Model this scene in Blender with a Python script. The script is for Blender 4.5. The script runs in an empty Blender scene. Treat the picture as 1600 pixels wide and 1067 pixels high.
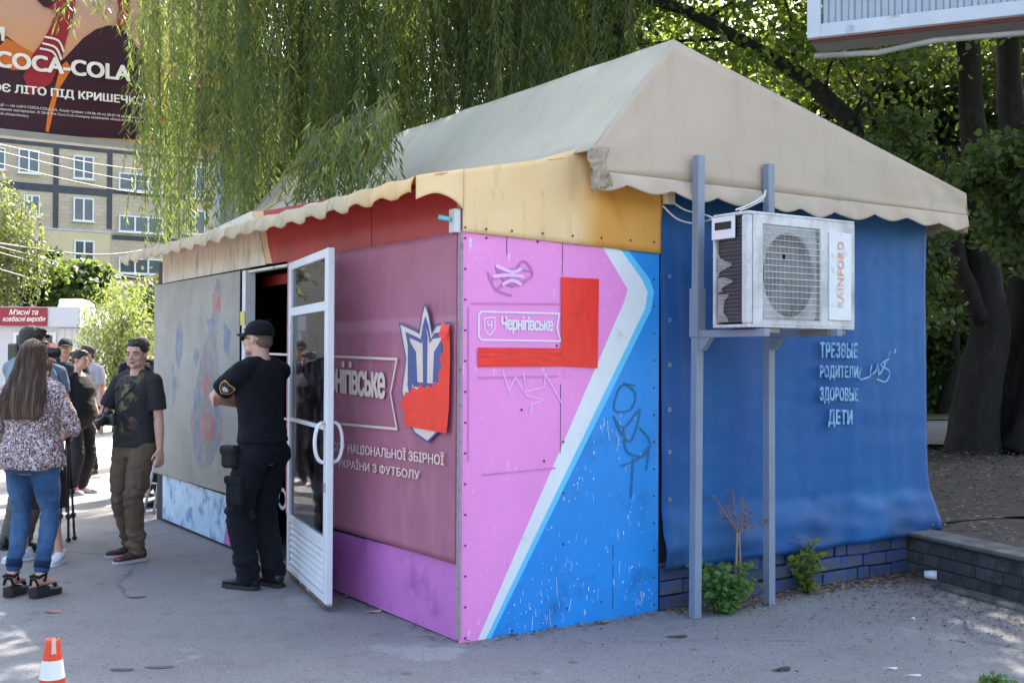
import bpy, bmesh, math, random
import numpy as np
from mathutils import Vector, Matrix, noise, Euler
from mathutils.geometry import tessellate_polygon
R = math.radians
random.seed(7)
rng = np.random.default_rng(7)
SC = bpy.context.scene
COL = SC.collection

# ---------------------------------------------------------------- camera, sky, sun, exposure
FPX = 1780.0
cam_data = bpy.data.cameras.new('camera')
CAM = bpy.data.objects.new('camera', cam_data)
COL.objects.link(CAM)
SC.camera = CAM
cam_data.sensor_width = 36.0
cam_data.lens = FPX / 1600 * 36
cam_data.clip_start = 0.05
cam_data.clip_end = 1500
CR = Matrix.Rotation(R(90 + 0.85), 3, 'X') @ Matrix.Rotation(R(0.27), 3, 'Z')
CLOC = Vector((0, 0, 1.58))
CAM.matrix_world = Matrix.Translation(CLOC) @ CR.to_4x4()

SUN_EL, SUN_AZ = 50.0, 17.0      # azimuth measured from +Y (away from the camera) towards +X
world = bpy.data.worlds.new('World')
SC.world = world
world.use_nodes = True
wn = world.node_tree
sky = wn.nodes.new('ShaderNodeTexSky')
sky.sky_type = 'NISHITA'
sky.sun_disc = False
sky.sun_elevation = R(SUN_EL)
sky.sun_rotation = R(SUN_AZ)
sky.air_density = 1.0
sky.dust_density = 5.0
sky.ozone_density = 0.4
bg = wn.nodes['Background']
wn.links.new(sky.outputs[0], bg.inputs[0])
bg.inputs[1].default_value = 0.15

sun_data = bpy.data.lights.new('sun', 'SUN')
sun_data.energy = 4.0
sun_data.angle = R(0.5)
sun_data.color = (1.0, 0.94, 0.84)
SUN = bpy.data.objects.new('sun', sun_data)
COL.objects.link(SUN)
sdir = Vector((math.sin(R(SUN_AZ)) * math.cos(R(SUN_EL)), math.cos(R(SUN_AZ)) * math.cos(R(SUN_EL)), math.sin(R(SUN_EL))))
SUN.rotation_euler = sdir.to_track_quat('Z', 'Y').to_euler()
SUN.location = (5, 20, 30)

SC.view_settings.view_transform = 'Standard'
SC.view_settings.look = 'None'
SC.view_settings.gamma = 1.0
SC.view_settings.exposure = 2.35
SC.view_settings.use_curve_mapping = False
SC.cycles.max_bounces = 8
SC.cycles.transparent_max_bounces = 8
SC.cycles.use_denoising = True

# ---------------------------------------------------------------- helpers: photograph point -> place on a real plane
def ray(u, v):
    return (CR @ Vector(((u - 800) / FPX, -(v - 533.5) / FPX, -1))).normalized()
def hit(u, v, p0, n):
    d = ray(u, v)
    n = Vector(n)
    t = (Vector(p0) - CLOC).dot(n) / d.dot(n)
    return CLOC + d * t
def G(u, v, z=0.0):
    return hit(u, v, (0, 0, z), (0, 0, 1))
def AT(u, v, Y):
    return hit(u, v, (0, Y, 0), (0, 1, 0))

# ---------------------------------------------------------------- helpers: objects
def tag(o, label=None, cat=None, group=None, kind=None):
    if label: o['label'] = label
    if cat: o['category'] = cat
    if group: o['group'] = group
    if kind: o['kind'] = kind
    return o
def thing(name, label, cat, loc=(0, 0, 0), rz=0.0, group=None):
    o = bpy.data.objects.new(name, None)
    COL.objects.link(o)
    o.empty_display_size = 0.1
    o.location = loc
    o.rotation_euler = (0, 0, rz)
    return tag(o, label, cat, group)
def copy_tree(o, parent=None):
    c = o.copy()
    COL.objects.link(c)
    if parent is not None: c.parent = parent
    for ch in [x for x in o.children]:
        copy_tree(ch, c)
    return c

class MB:
    """collects shapes and links them as one mesh object"""
    def __init__(s):
        s.v = []; s.f = []; s.m = []; s.smooth = []
    def add(s, vs, fs, mi=0, smooth=False):
        b = len(s.v)
        s.v += [tuple(p) for p in vs]
        s.f += [tuple(b + i for i in f) for f in fs]
        s.m += [mi] * len(fs)
        s.smooth += [smooth] * len(fs)
        return s
    def box(s, x0, x1, y0, y1, z0, z1, mi=0, M=None):
        vs = [Vector(p) for p in ((x0,y0,z0),(x1,y0,z0),(x1,y1,z0),(x0,y1,z0),(x0,y0,z1),(x1,y0,z1),(x1,y1,z1),(x0,y1,z1))]
        if M is not None: vs = [M @ p for p in vs]
        return s.add(vs, [(0,3,2,1),(4,5,6,7),(0,1,5,4),(1,2,6,5),(2,3,7,6),(3,0,4,7)], mi)
    def rbox(s, x0, x1, y0, y1, z0, z1, b=0.004, mi=0, M=None):
        bm = bmesh.new()
        bmesh.ops.create_cube(bm, size=1)
        for v in bm.verts:
            v.co = Vector((x0 + (v.co.x + .5) * (x1 - x0), y0 + (v.co.y + .5) * (y1 - y0), z0 + (v.co.z + .5) * (z1 - z0)))
        bmesh.ops.bevel(bm, geom=list(bm.edges), offset=b, segments=1, affect='EDGES', profile=.5)
        bm.verts.index_update()
        vs = [v.co.copy() for v in bm.verts]
        if M is not None: vs = [M @ p for p in vs]
        s.add(vs, [tuple(v.index for v in f.verts) for f in bm.faces], mi)
        bm.free()
        return s
    def poly(s, pts, mi=0):
        return s.add(pts, [tuple(range(len(pts)))], mi)
    def prism(s, pts, d, mi=0):
        """flat outline extruded along vector d"""
        n = len(pts); d = Vector(d)
        pts = [Vector(p) for p in pts]
        vs = pts + [p + d for p in pts]
        fs = [tuple(range(n))[::-1], tuple(range(n, 2 * n))] + [(i, (i + 1) % n, n + (i + 1) % n, n + i) for i in range(n)]
        return s.add(vs, fs, mi)
    def grid(s, fn, nu, nv, mi=0, smooth=True):
        vs = [fn(i / nu, j / nv) for j in range(nv + 1) for i in range(nu + 1)]
        fs = [(j*(nu+1)+i, j*(nu+1)+i+1, (j+1)*(nu+1)+i+1, (j+1)*(nu+1)+i) for j in range(nv) for i in range(nu)]
        return s.add(vs, fs, mi, smooth)
    def tube(s, pts, radii, seg=8, mi=0, smooth=True, cap=True, sq=None):
        pts = [Vector(p) for p in pts]
        if not hasattr(radii, '__len__'): radii = [radii] * len(pts)
        n = len(pts); vs = []; fs = []
        ref = None
        for i, p in enumerate(pts):
            t = (pts[min(i+1, n-1)] - pts[max(i-1, 0)])
            if t.length < 1e-9: t = Vector((0, 0, 1))
            t.normalize()
            if ref is None:
                ref = Vector((0, 0, 1)) if abs(t.z) < .9 else Vector((1, 0, 0))
            a = (ref - t * ref.dot(t)).normalized()
            b = t.cross(a)
            ref = a
            for k in range(seg):
                an = 2 * math.pi * k / seg
                rr = radii[i]
                vs.append(p + a * (math.cos(an) * rr) + b * (math.sin(an) * rr * (sq or 1)))
        for i in range(n - 1):
            for k in range(seg):
                fs.append((i*seg+k, i*seg+(k+1) % seg, (i+1)*seg+(k+1) % seg, (i+1)*seg+k))
        if cap:
            fs.append(tuple(range(seg))[::-1]); fs.append(tuple((n-1)*seg+k for k in range(seg)))
        return s.add(vs, fs, mi, smooth)
    def sphere(s, c, r, seg=12, rings=8, mi=0, M=None):
        c = Vector(c)
        if not hasattr(r, '__len__'): r = (r, r, r)
        vs = [(0, 0, 1)]
        for j in range(1, rings):
            th = math.pi * j / rings
            for k in range(seg):
                ph = 2 * math.pi * k / seg
                vs.append((math.sin(th)*math.cos(ph), math.sin(th)*math.sin(ph), math.cos(th)))
        vs.append((0, 0, -1))
        fs = [(0, 1 + k, 1 + (k + 1) % seg) for k in range(seg)]
        for j in range(rings - 2):
            for k in range(seg):
                a = 1 + j*seg; b = a + seg
                fs.append((a + k, b + k, b + (k+1) % seg, a + (k+1) % seg))
        a = 1 + (rings-2)*seg
        fs += [(a + k, len(vs)-1, a + (k+1) % seg) for k in range(seg)]
        vs = [Vector((x*r[0], y*r[1], z*r[2])) for x, y, z in vs]
        if M is not None: vs = [M @ p for p in vs]
        return s.add([c + p for p in vs], fs, mi, True)
    def loft(s, rings, seg=20, mi=0, smooth=True, cap=True):
        """rings: (center, rx_vec, ry_vec)"""
        vs = []; fs = []; n = len(rings)
        for c, a, b in rings:
            c = Vector(c); a = Vector(a); b = Vector(b)
            for k in range(seg):
                an = 2*math.pi*k/seg
                vs.append(c + a*math.cos(an) + b*math.sin(an))
        for i in range(n - 1):
            for k in range(seg):
                fs.append((i*seg+k, i*seg+(k+1) % seg, (i+1)*seg+(k+1) % seg, (i+1)*seg+k))
        if cap:
            fs.append(tuple(range(seg))[::-1]); fs.append(tuple((n-1)*seg+k for k in range(seg)))
        return s.add(vs, fs, mi, smooth)
    def mesh(s, name):
        me = bpy.data.meshes.new(name)
        me.from_pydata(s.v, [], s.f)
        me.polygons.foreach_set('material_index', s.m)
        me.polygons.foreach_set('use_smooth', s.smooth)
        me.update()
        return me
    def build(s, name, mats, parent=None, label=None, cat=None, group=None, kind=None, fix=False):
        me = s.mesh(name)
        if fix:
            bm = bmesh.new(); bm.from_mesh(me)
            bmesh.ops.recalc_face_normals(bm, faces=bm.faces)
            bm.to_mesh(me); bm.free()
        if not isinstance(mats, (list, tuple)): mats = [mats]
        for m in mats: me.materials.append(m)
        o = bpy.data.objects.new(name, me)
        COL.objects.link(o)
        if parent is not None: o.parent = parent
        return tag(o, label, cat, group, kind)

def solid(o, t, offset=-1, inner=None):
    m = o.modifiers.new('solid', 'SOLIDIFY')
    m.thickness = t; m.offset = offset
    if inner is not None: m.material_offset = inner; m.material_offset_rim = inner
    return o

# ---------------------------------------------------------------- materials
def lin(h, k=1.0):
    h = h.lstrip('#')
    c = [int(h[i:i+2], 16) / 255 for i in (0, 2, 4)]
    c = [x / 12.92 if x <= .04045 else ((x + .055) / 1.055) ** 2.4 for x in c]
    return tuple(min(.9, x * k) for x in c)
class Nt:
    def __init__(s, name):
        s.m = bpy.data.materials.new(name); s.m.use_nodes = True
        s.t = s.m.node_tree; s.b = s.t.nodes['Principled BSDF']; s.out = s.t.nodes['Material Output']
        s.tc = s.n('ShaderNodeTexCoord')
    def n(s, k, **kw):
        x = s.t.nodes.new(k)
        for a, b in kw.items(): setattr(x, a, b)
        return x
    def l(s, a, b): s.t.links.new(a, b)
    def coords(s, scale=(1, 1, 1), src='Object'):
        mp = s.n('ShaderNodeMapping'); mp.inputs['Scale'].default_value = scale
        s.l(s.tc.outputs[src], mp.inputs[0]); return mp.outputs[0]
    def noise(s, scale=5, detail=5, rough=.55, co=None, st=(1, 1, 1)):
        x = s.n('ShaderNodeTexNoise'); x.inputs['Scale'].default_value = scale
        x.inputs['Detail'].default_value = detail; x.inputs['Roughness'].default_value = rough
        s.l(co if co is not None else s.coords(st), x.inputs['Vector']); return x.outputs['Fac']
    def ramp(s, fac, a, b, c0=(0, 0, 0, 1), c1=(1, 1, 1, 1)):
        r = s.n('ShaderNodeValToRGB'); e = r.color_ramp.elements
        e[0].position = a; e[1].position = b; e[0].color = c0; e[1].color = c1
        s.l(fac, r.inputs[0]); return r.outputs[0]
    def mix(s, fac, a, b, mode='MIX'):
        x = s.n('ShaderNodeMix', data_type='RGBA', blend_type=mode)
        for i, val in ((0, fac), (6, a), (7, b)):
            if hasattr(val, 'is_output'): s.l(val, x.inputs[i])
            elif i == 0: x.inputs[0].default_value = val
            else: x.inputs[i].default_value = (*val[:3], 1)
        return x.outputs[2]
    def math(s, op, a, b=None):
        x = s.n('ShaderNodeMath', operation=op)
        for i, val in ((0, a), (1, b)):
            if val is None: continue
            if hasattr(val, 'is_output'): s.l(val, x.inputs[i])
            else: x.inputs[i].default_value = val
        return x.outputs[0]
    def sep(s, co):
        x = s.n('ShaderNodeSeparateXYZ'); s.l(co, x.inputs[0]); return x.outputs
    def bump(s, h, strength=.2, dist=.01):
        x = s.n('ShaderNodeBump'); x.inputs['Strength'].default_value = strength; x.inputs['Distance'].default_value = dist
        s.l(h, x.inputs['Height']); s.l(x.outputs[0], s.b.inputs['Normal'])
    def col(s, c):
        if hasattr(c, 'is_output'): s.l(c, s.b.inputs['Base Color'])
        else: s.b.inputs['Base Color'].default_value = (*c[:3], 1)
    def rough(s, r):
        if hasattr(r, 'is_output'): s.l(r, s.b.inputs['Roughness'])
        else: s.b.inputs['Roughness'].default_value = r
def dk(c, k): return tuple(x * k for x in c[:3])

def plain(name, c, rough=.6, var=.12, scale=4, bump=0.0, bscale=60, metal=0.0, dirt=None, damt=(.55, .75), dscale=6, dst=(1, 1, 1), scratch=None, spec=None, objvar=0):
    """general procedural material: base with mottling, optional dirt blotches and pale scratches"""
    t = Nt(name)
    c = c[:3]
    n1 = t.noise(scale, 6, .6)
    out = t.mix(t.ramp(n1, .3, .7), dk(c, 1 - var), dk(c, 1 + var))
    if dirt is not None:
        out = t.mix(t.ramp(t.noise(dscale, 8, .7, st=dst), damt[0], damt[1]), out, dirt)
    if objvar:
        oi = t.n('ShaderNodeObjectInfo'); out = t.mix(t.math('MULTIPLY', oi.outputs['Random'], objvar), out, dk(c, .3))
    if scratch is not None:
        out = t.mix(t.ramp(t.noise(26, 6, .75, st=(1, 1, .22)), scratch[1], scratch[1] + .05), out, scratch[0])
    t.col(out)
    t.rough(rough)
    if spec is not None: t.b.inputs['Specular IOR Level'].default_value = spec
    t.b.inputs['Metallic'].default_value = metal
    if bump: t.bump(t.noise(bscale, 4, .6), bump, .01)
    return t.m

def text_quad(name, body, bl, br, tl, mat, parent=None, bold=0.0, thick=.0015, shear=0.0, spacing=1.0, kind='stuff', lines=None, wave=None):
    """lettering fitted to the parallelogram bl, br, tl (world or parent-local points)"""
    c = bpy.data.curves.new(name, 'FONT')
    c.body = body; c.extrude = 0; c.space_character = spacing; c.shear = shear; c.fill_mode = 'NONE'
    c.resolution_u = 4; c.align_x = 'CENTER'; c.space_line = lines or 1.0
    tmp = bpy.data.objects.new('tmp_text', c)
    COL.objects.link(tmp)
    dg = bpy.context.evaluated_depsgraph_get(); dg.update()
    me = bpy.data.meshes.new_from_object(tmp.evaluated_get(dg))
    bpy.data.objects.remove(tmp); bpy.data.curves.remove(c)
    co = [(v.co.x, v.co.y) for v in me.vertices]; ed = [tuple(e.vertices) for e in me.edges]
    bpy.data.meshes.remove(me)
    # outlines in drawing order give the winding of every contour
    nxt = {}; 
    for i, j in ed:
        if abs(i - j) == 1: nxt[min(i, j)] = max(i, j)
        else: nxt[max(i, j)] = min(i, j)
    if bold > .01:          # heavier strokes: the union of shifted outlines
        b_ = min(bold * .55, .045); base_, be, bn = list(co), list(ed), dict(nxt); co, ed, nxt = [], [], {}
        for k_, (dx_, dy_) in enumerate(((-b_, -.5 * b_), (-b_, .5 * b_), (b_, -.5 * b_), (b_, .5 * b_), (0, 0))):
            o_ = k_ * len(base_)
            co += [(x + dx_ + 1e-5 * k_, y + dy_ + 1.3e-5 * k_) for x, y in base_]; ed += [(i + o_, j + o_) for i, j in be]
            for i, j in bn.items(): nxt[i + o_] = j + o_
    segs = np.array([(*co[i], *co[j]) for i, j in nxt.items()])
    from mathutils.geometry import delaunay_2d_cdt
    vv, _e, ff, *_r = delaunay_2d_cdt([Vector(p) for p in co], ed, [], 0, 1e-6)
    vv = np.array([tuple(p) for p in vv]); keep = []
    x0, y0, x1, y1 = segs.T
    for f in ff:
        cx, cy = vv[list(f)].mean(0)
        up_ = (y0 <= cy) & (y1 > cy); dn_ = (y0 > cy) & (y1 <= cy); cr_ = up_ | dn_
        xi = x0[cr_] + (cy - y0[cr_]) / (y1[cr_] - y0[cr_]) * (x1[cr_] - x0[cr_])
        w = np.sum(np.where(up_[cr_], 1, -1)[xi > cx])
        if w != 0: keep.append(tuple(f))
    co = np.concatenate([vv, np.zeros((len(vv), 1))], 1)
    used = co[sorted(set(i for f in keep for i in f))]
    mn, mx = used.min(0), used.max(0)
    q = (co - mn) / np.maximum(mx - mn, 1e-9); q[:, 2] = 1
    bl, br, tl = Vector(bl), Vector(br), Vector(tl)
    X = np.array(br - bl); Y = np.array(tl - bl); Z = np.array((br - bl).cross(tl - bl).normalized()) * thick
    P = np.array(bl) + q[:, :1] * X + q[:, 1:2] * Y + Z
    me = bpy.data.meshes.new(name); me.from_pydata(P.tolist(), [], keep); me.update()
    me.materials.clear(); me.materials.append(mat)
    me.name = name
    o = bpy.data.objects.new(name, me); COL.objects.link(o)
    if parent is not None: o.parent = parent
    if kind: o['kind'] = kind
    return o

def mesh_np(name, V, F, mats, parent=None, mi=None, smooth=False):
    """V (n,3), F (m,k) arrays"""
    me = bpy.data.meshes.new(name)
    k = F.shape[1]
    me.vertices.add(len(V)); me.vertices.foreach_set('co', np.ascontiguousarray(V, dtype=np.float32).ravel())
    me.loops.add(F.size); me.loops.foreach_set('vertex_index', np.ascontiguousarray(F, dtype=np.int32).ravel())
    me.polygons.add(len(F)); me.polygons.foreach_set('loop_start', np.arange(0, F.size, k, dtype=np.int32))
    me.polygons.foreach_set('loop_total', np.full(len(F), k, dtype=np.int32))
    if mi is not None: me.polygons.foreach_set('material_index', mi.astype(np.int32))
    me.update(calc_edges=True)
    if not isinstance(mats, (list, tuple)): mats = [mats]
    for m in mats: me.materials.append(m)
    o = bpy.data.objects.new(name, me); COL.objects.link(o)
    if parent is not None: o.parent = parent
    return o
# ================================================================ ground
P0 = hit(718, 1004, (0, 0, 0), (0, 0, 1))
RD = Vector((.832, .555, 0)).normalized()          # along the side wall
LD = Vector((-RD.y, RD.x, 0))                       # along the front wall
KANG = math.atan2(RD.y, RD.x)
KM = Matrix.Translation(P0) @ Matrix.Rotation(KANG, 4, 'Z')
KI = KM.inverted()
def F(u, v, a=0.0):        # point on a plane parallel to the front wall -> kiosk-local
    return KI @ hit(u, v, P0 + RD * a, RD)
def S(u, v, q=0.0):        # point on a plane parallel to the side wall -> kiosk-local
    return KI @ hit(u, v, P0 + LD * q, LD)
def KG(u, v, z=0.0):
    return KI @ G(u, v, z)

def asphalt_mat():
    t = Nt('asphalt')
    big = t.noise(.35, 4, .6)
    c = t.mix(t.ramp(big, .35, .65), (.185, .180, .176), (.238, .232, .226))
    mid = t.noise(3.0, 8, .75)
    c = t.mix(t.ramp(mid, .52, .72), c, (.145, .142, .140))
    patch = t.noise(1.1, 6, .62)
    c = t.mix(t.ramp(patch, .60, .64), c, (.27, .265, .26))
    v = t.n('ShaderNodeTexVoronoi'); v.inputs['Scale'].default_value = 130
    t.l(t.coords(), v.inputs['Vector'])
    c = t.mix(t.ramp(v.outputs['Distance'], .1, .55), t.mix(.6, c, (.34, .33, .32)), c)
    c = t.mix(t.math('MULTIPLY', t.ramp(t.noise(38, 3, .7), .58, .66), .55), c, (.08, .08, .08))
    c = t.mix(t.math('MULTIPLY', t.ramp(t.noise(55, 3, .7), .62, .68), .5), c, (.40, .39, .37))
    # thin cracks
    cr = t.n('ShaderNodeTexVoronoi', feature='DISTANCE_TO_EDGE'); cr.inputs['Scale'].default_value = .34
    dist = t.n('ShaderNodeMix', data_type='VECTOR'); 
    nz = t.n('ShaderNodeTexNoise'); nz.inputs['Scale'].default_value = 2.2; nz.inputs['Detail'].default_value = 6
    t.l(t.coords(), nz.inputs['Vector'])
    dist.inputs[0].default_value = .22
    t.l(t.coords(), dist.inputs[4]); t.l(nz.outputs['Color'], dist.inputs[5]); t.l(dist.outputs[1], cr.inputs['Vector'])
    crm = t.math('MULTIPLY', t.ramp(cr.outputs['Distance'], .0, .006, (1, 1, 1, 1), (0, 0, 0, 1)), t.ramp(t.noise(.8, 2), .5, .62))
    c = t.mix(t.math('MULTIPLY', crm, .8), c, (.05, .05, .05))
    # old gum and oil spots
    sp = t.n('ShaderNodeTexVoronoi'); sp.inputs['Scale'].default_value = 2.6
    t.l(t.coords(), sp.inputs['Vector'])
    c = t.mix(t.math('MULTIPLY', t.ramp(sp.outputs['Distance'], .05, .11, (1, 1, 1, 1), (0, 0, 0, 1)), .5), c, (.06, .06, .062))
    sp2 = t.n('ShaderNodeTexVoronoi'); sp2.inputs['Scale'].default_value = 7.3
    t.l(t.coords(), sp2.inputs['Vector'])
    c = t.mix(t.math('MULTIPLY', t.ramp(sp2.outputs['Distance'], .035, .07, (1, 1, 1, 1), (0, 0, 0, 1)), .5), c, (.05, .05, .05))
    t.col(c); t.rough(.88)
    t.b.inputs['Specular IOR Level'].default_value = .3
    h = t.math('ADD', t.noise(170, 3, .6), t.math('MULTIPLY', v.outputs['Distance'], .6))
    t.bump(h, .6, .006)
    return t.m
M_ASPH = asphalt_mat()
M_EARTH = plain('earth', (.05, .042, .034), .95, .3, 1.2, .8, 40, dirt=(.02, .018, .016), damt=(.48, .6), dscale=9)
M_GRASSG = plain('grass_ground', (.07, .10, .035), .95, .3, .6, .8, 30, dirt=(.12, .11, .06), damt=(.5, .7), dscale=2)
M_PATH = plain('path', (.20, .19, .175), .9, .12, 2, .2, 60)
MB().poly([(-400, -60, -.06), (400, -60, -.06), (400, 900, -.06), (-400, 900, -.06)]).build('ground', M_GRASSG, kind='structure')
# asphalt square around the kiosk, subtly uneven
def asph(u, v):
    x = -30 + 44 * u; y = -6 + 40 * v
    return (x, y, .010 * (noise.noise(Vector((x * .35, y * .35, 0)))) * (1 if abs(x) < 12 else .5))
asq = MB().grid(asph, 110, 110).build('pavement', M_ASPH, kind='structure')
# --- raised earth bed behind the retaining wall
rw0 = G(1426, 897); rw1 = G(1586, 940)
rdir = (rw1 - rw0).normalized(); rn = Vector((-rdir.y, rdir.x, 0))     # rn points to the bed (right/back)
if rn.x < 0: rn = -rn
RWA = rw0 - rdir * .35; RWB = rw0 + rdir * 3.4
ZB = .31
def bed(u, v):
    # u along the wall from far to near, v away from it
    p = RWA + (RWB - RWA) * u + rn * (.10 + v * v * 30) - rdir * (v * v * 16)
    z = ZB - .02 + .05 * noise.noise(Vector((p.x * .8, p.y * .8, 3))) * min(1, v * 6) + .10 * min(1, v * 2)
    return (p.x, p.y, z)
def rect_bed():
    m = MB()
    e = RWA; f = RWB
    def fn(u, v):
        base = e + (f - e) * u
        d = v ** 1.8 * 34
        p = base + Vector((.95, .32, 0)).normalized() * 0 + rn * (.10 + d)
        z = ZB - .02 + .05 * noise.noise(Vector((p.x * .9, p.y * .9, 3))) * min(1, v * 8)
        return (p.x, p.y, z)
    m.grid(fn, 30, 60)
    # the part of the bed behind the kiosk
    def fn2(u, v):
        base = e - rdir * (.0 + 30 * v ** 1.6)
        p = base + rn * (.1 + 34 * u) 
        z = ZB - .02 + .06 * noise.noise(Vector((p.x * .7, p.y * .7, 5)))
        return (p.x, p.y, z)
    m.grid(fn2, 90, 60)
    return m
M_LEAFLIT = None
rect_bed().build('earth_bed', M_EARTH, kind='structure')
# light path crossing behind the big trunk and pale grass beyond
def strip(name, v0, v1, u0, u1, z, mat):
    a = G(u0, v0, z); b = G(u1, v0, z); c = G(u1, v1, z); d = G(u0, v1, z)
    return MB().poly([d, c, b, a]).build(name, mat, kind='structure')
strip('park_path', 656, 694, 1250, 1950, ZB + .075, M_PATH)
strip('lawn', 622, 655, 1150, 2100, ZB + .10, plain('lawn_green', (.11, .115, .05), .95, .25, 1.5, .5, 30))
# concrete lip at the foot of the retaining wall and the kerb strip
M_CONC = plain('concrete', (.12, .118, .112), .9, .25, 5, .4, 50, dirt=(.05, .046, .042), damt=(.5, .68), dscale=4)

# ================================================================ retaining wall (blocks in courses, coping)
M_MORT = plain('mortar', (.05, .048, .046), .95, .2, 9, .3)
M_BLK = plain('grey_block', (.085, .09, .094), .9, .35, 7, .5, 60, dirt=(.03, .03, .03), damt=(.45, .62), dscale=5, objvar=.5)
wall = thing('retaining_wall', 'low wall of grimy grey blocks holding back the earth bed right of the blue tarp', 'wall', RWA, math.atan2(rdir.y, rdir.x))
WL = (RWB - RWA).length
sgn = 1 if (Matrix.Rotation(-math.atan2(rdir.y, rdir.x), 3, 'Z') @ rn).y > 0 else -1
MB().box(0, WL, sgn * .012, sgn * .16, -.05, ZB - .030).build('core', M_MORT, wall)
blk_cache = {}
for c in range(3):
    x = -.02 - (.12 if c == 1 else 0)
    z0 = .0 + c * .088; 
    random.seed(40 + c)
    while x < WL:
        w = random.choice((.17, .2, .25) if c == 1 else (.22, .25, .38)) 
        key = (round(w, 2),)
        if key not in blk_cache:
            m = MB().rbox(0, w - .012, 0, .05, 0, .078, .006).mesh('block'); m.materials.append(M_BLK); blk_cache[key] = m
        o = bpy.data.objects.new('block', blk_cache[key]); COL.objects.link(o); o.parent = wall
        o.location = (x, -.05 if sgn < 0 else 0, z0); 
        o.location.y = (random.uniform(-.006, .004)) if sgn > 0 else (-.05 + random.uniform(-.004, .006))
        o.rotation_euler = (0, R(random.uniform(-.8, .8)), R(random.uniform(-1, 1)))
        x += w
x = -.05
random.seed(4)
while x < WL:
    w = random.uniform(.5, .8)
    m = MB().rbox(x, x + w - .008, -.03 if sgn > 0 else -.25, .25 if sgn > 0 else .03, ZB - .030, ZB + .005 + random.uniform(-.006, .008), .008)
    m.build('coping_slab', M_CONC, wall)
    x += w
lip = G(1490, 915)
MB().tube([RWA - rn * .16 + rdir * .8 + Vector((0, 0, -.02)), RWA - rn * .17 + rdir * 3.4 + Vector((0, 0, -.02))], .055, 6).build('kerb_strip', M_CONC, kind='structure')

# ================================================================ kiosk
K = thing('kiosk', 'pink and blue street kiosk with beige tarpaulin roof and open glass door', 'kiosk', P0, KANG)
LQ, LA = 5.76, 4.11
c_pink = lin('#ea8ccb', 1.04); c_blue = lin('#1e86d2', 1.05)
M_PINK = plain('pink_sheet', c_pink, .42, .05, 2, .06, 30, scratch=((.78, .70, .78), .62), dirt=lin('#c46cae'), damt=(.62, .72), dscale=3, dst=(1, 1, .6))
M_WHITE = plain('white_sheet', (.74, .76, .76), .45, .05, 3, .05, 30, dirt=(.45, .45, .42), damt=(.6, .75), dscale=5)
M_LBLUE = plain('light_blue_sheet', lin('#5cbfe8', 1.05), .45, .05, 3, .05, 30)
M_BLUE = plain('blue_sheet', c_blue, .4, .08, 2, .06, 30, scratch=((.55, .68, .75), .63), dirt=lin('#1a6cb0'), damt=(.55, .72), dscale=2.5)
M_PURP = plain('purple_sheet', lin('#c272b8', 1.0), .45, .1, 2, .06, 30, scratch=((.6, .5, .6), .68), dirt=lin('#a0569c'), damt=(.52, .7), dscale=3)
def banner_mat():
    t = Nt('magenta_banner')
    co = t.coords()
    x, y, z = t.sep(co)
    base = t.mix(t.ramp(t.noise(1.4, 5, .6), .3, .7), lin('#9a5a6e'), lin('#b06c82'))
    weave = t.n('ShaderNodeTexWave', wave_type='BANDS', bands_direction='Z'); weave.inputs['Scale'].default_value = 90
    t.l(co, weave.inputs['Vector'])
    def band(val, c, w):   # paler where the frame behind presses through
        d = t.math('ABSOLUTE', t.math('SUBTRACT', val, c)); return t.ramp(d, w * .5, w, (1, 1, 1, 1), (0, 0, 0, 1))
    fr = t.math('MAXIMUM', band(y, 1.62, .05), band(z, 1.78, .05))
    fr = t.math('MAXIMUM', fr, t.math('MULTIPLY', t.ramp(z, 1.9, 2.28), .35))
    base = t.mix(t.math('MULTIPLY', fr, .35), base, lin('#c890a6'))
    base = t.mix(t.math('MULTIPLY', t.ramp(t.noise(6, 8, .7, st=(1, 1, .3)), .52, .75), .5), base, lin('#b98592'))
    t.col(base); t.rough(.62)
    t.bump(t.math('ADD', weave.outputs['Fac'], t.math('MULTIPLY', t.noise(2.5, 3), 6)), .12, .004)
    return t.m
M_BAN = banner_mat()
def faded_mat(tint=None, k=0.0):
    t = Nt('faded_banner')
    x, y, z = t.sep(t.coords())
    c = t.mix(t.ramp(t.noise(1.6, 6, .6), .3, .7), lin('#8e8a82'), lin('#a7a399'))
    c = t.mix(t.math('MULTIPLY', t.ramp(t.noise(3.2, 8, .7, st=(1, 1.6, .45)), .52, .7), .4), c, lin('#7c7a78'))
    c = t.mix(t.math('MULTIPLY', t.ramp(t.noise(5.2, 5, .6, st=(1, 1.5, .6)), .62, .68), .15), c, lin('#6f8ca0'))
    if tint is not None: c = t.mix(t.math('MULTIPLY', t.ramp(t.noise(9, 6, .7), .25, .6), k), c, tint)
    t.col(c); t.rough(.65); t.bump(t.noise(3, 4), .5, .03)
    return t.m
M_FADED = faded_mat()
M_RED = plain('red_fascia', lin('#a3222e', 1.0), .38, .15, 1.5, .15, 6, dirt=lin('#c0505a'), damt=(.55, .8), dscale=3, dst=(1, 3, 1))
M_CREAM = plain('cream_fascia', lin('#d0c8ba'), .5, .12, 1.5, .3, 5, dirt=lin('#8c8072'), damt=(.5, .7), dscale=4, dst=(1, 3, .5))
M_TAPE = plain('red_tape', lin('#ee2c1e', 1.0), .35, .06, 8, .25, 14, dirt=lin('#cc241a'), damt=(.5, .8), dscale=5)
M_FROST = plain('icy_blue_sheet', lin('#b8d2e6'), .45, .1, 3, .1, 30, dirt=lin('#5f93bd'), damt=(.50, .6), dscale=5)
M_TRIM = plain('white_painted_steel', (.66, .67, .68), .45, .08, 3, .1, 40, dirt=(.26, .21, .17), damt=(.60, .72), dscale=9)
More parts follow.
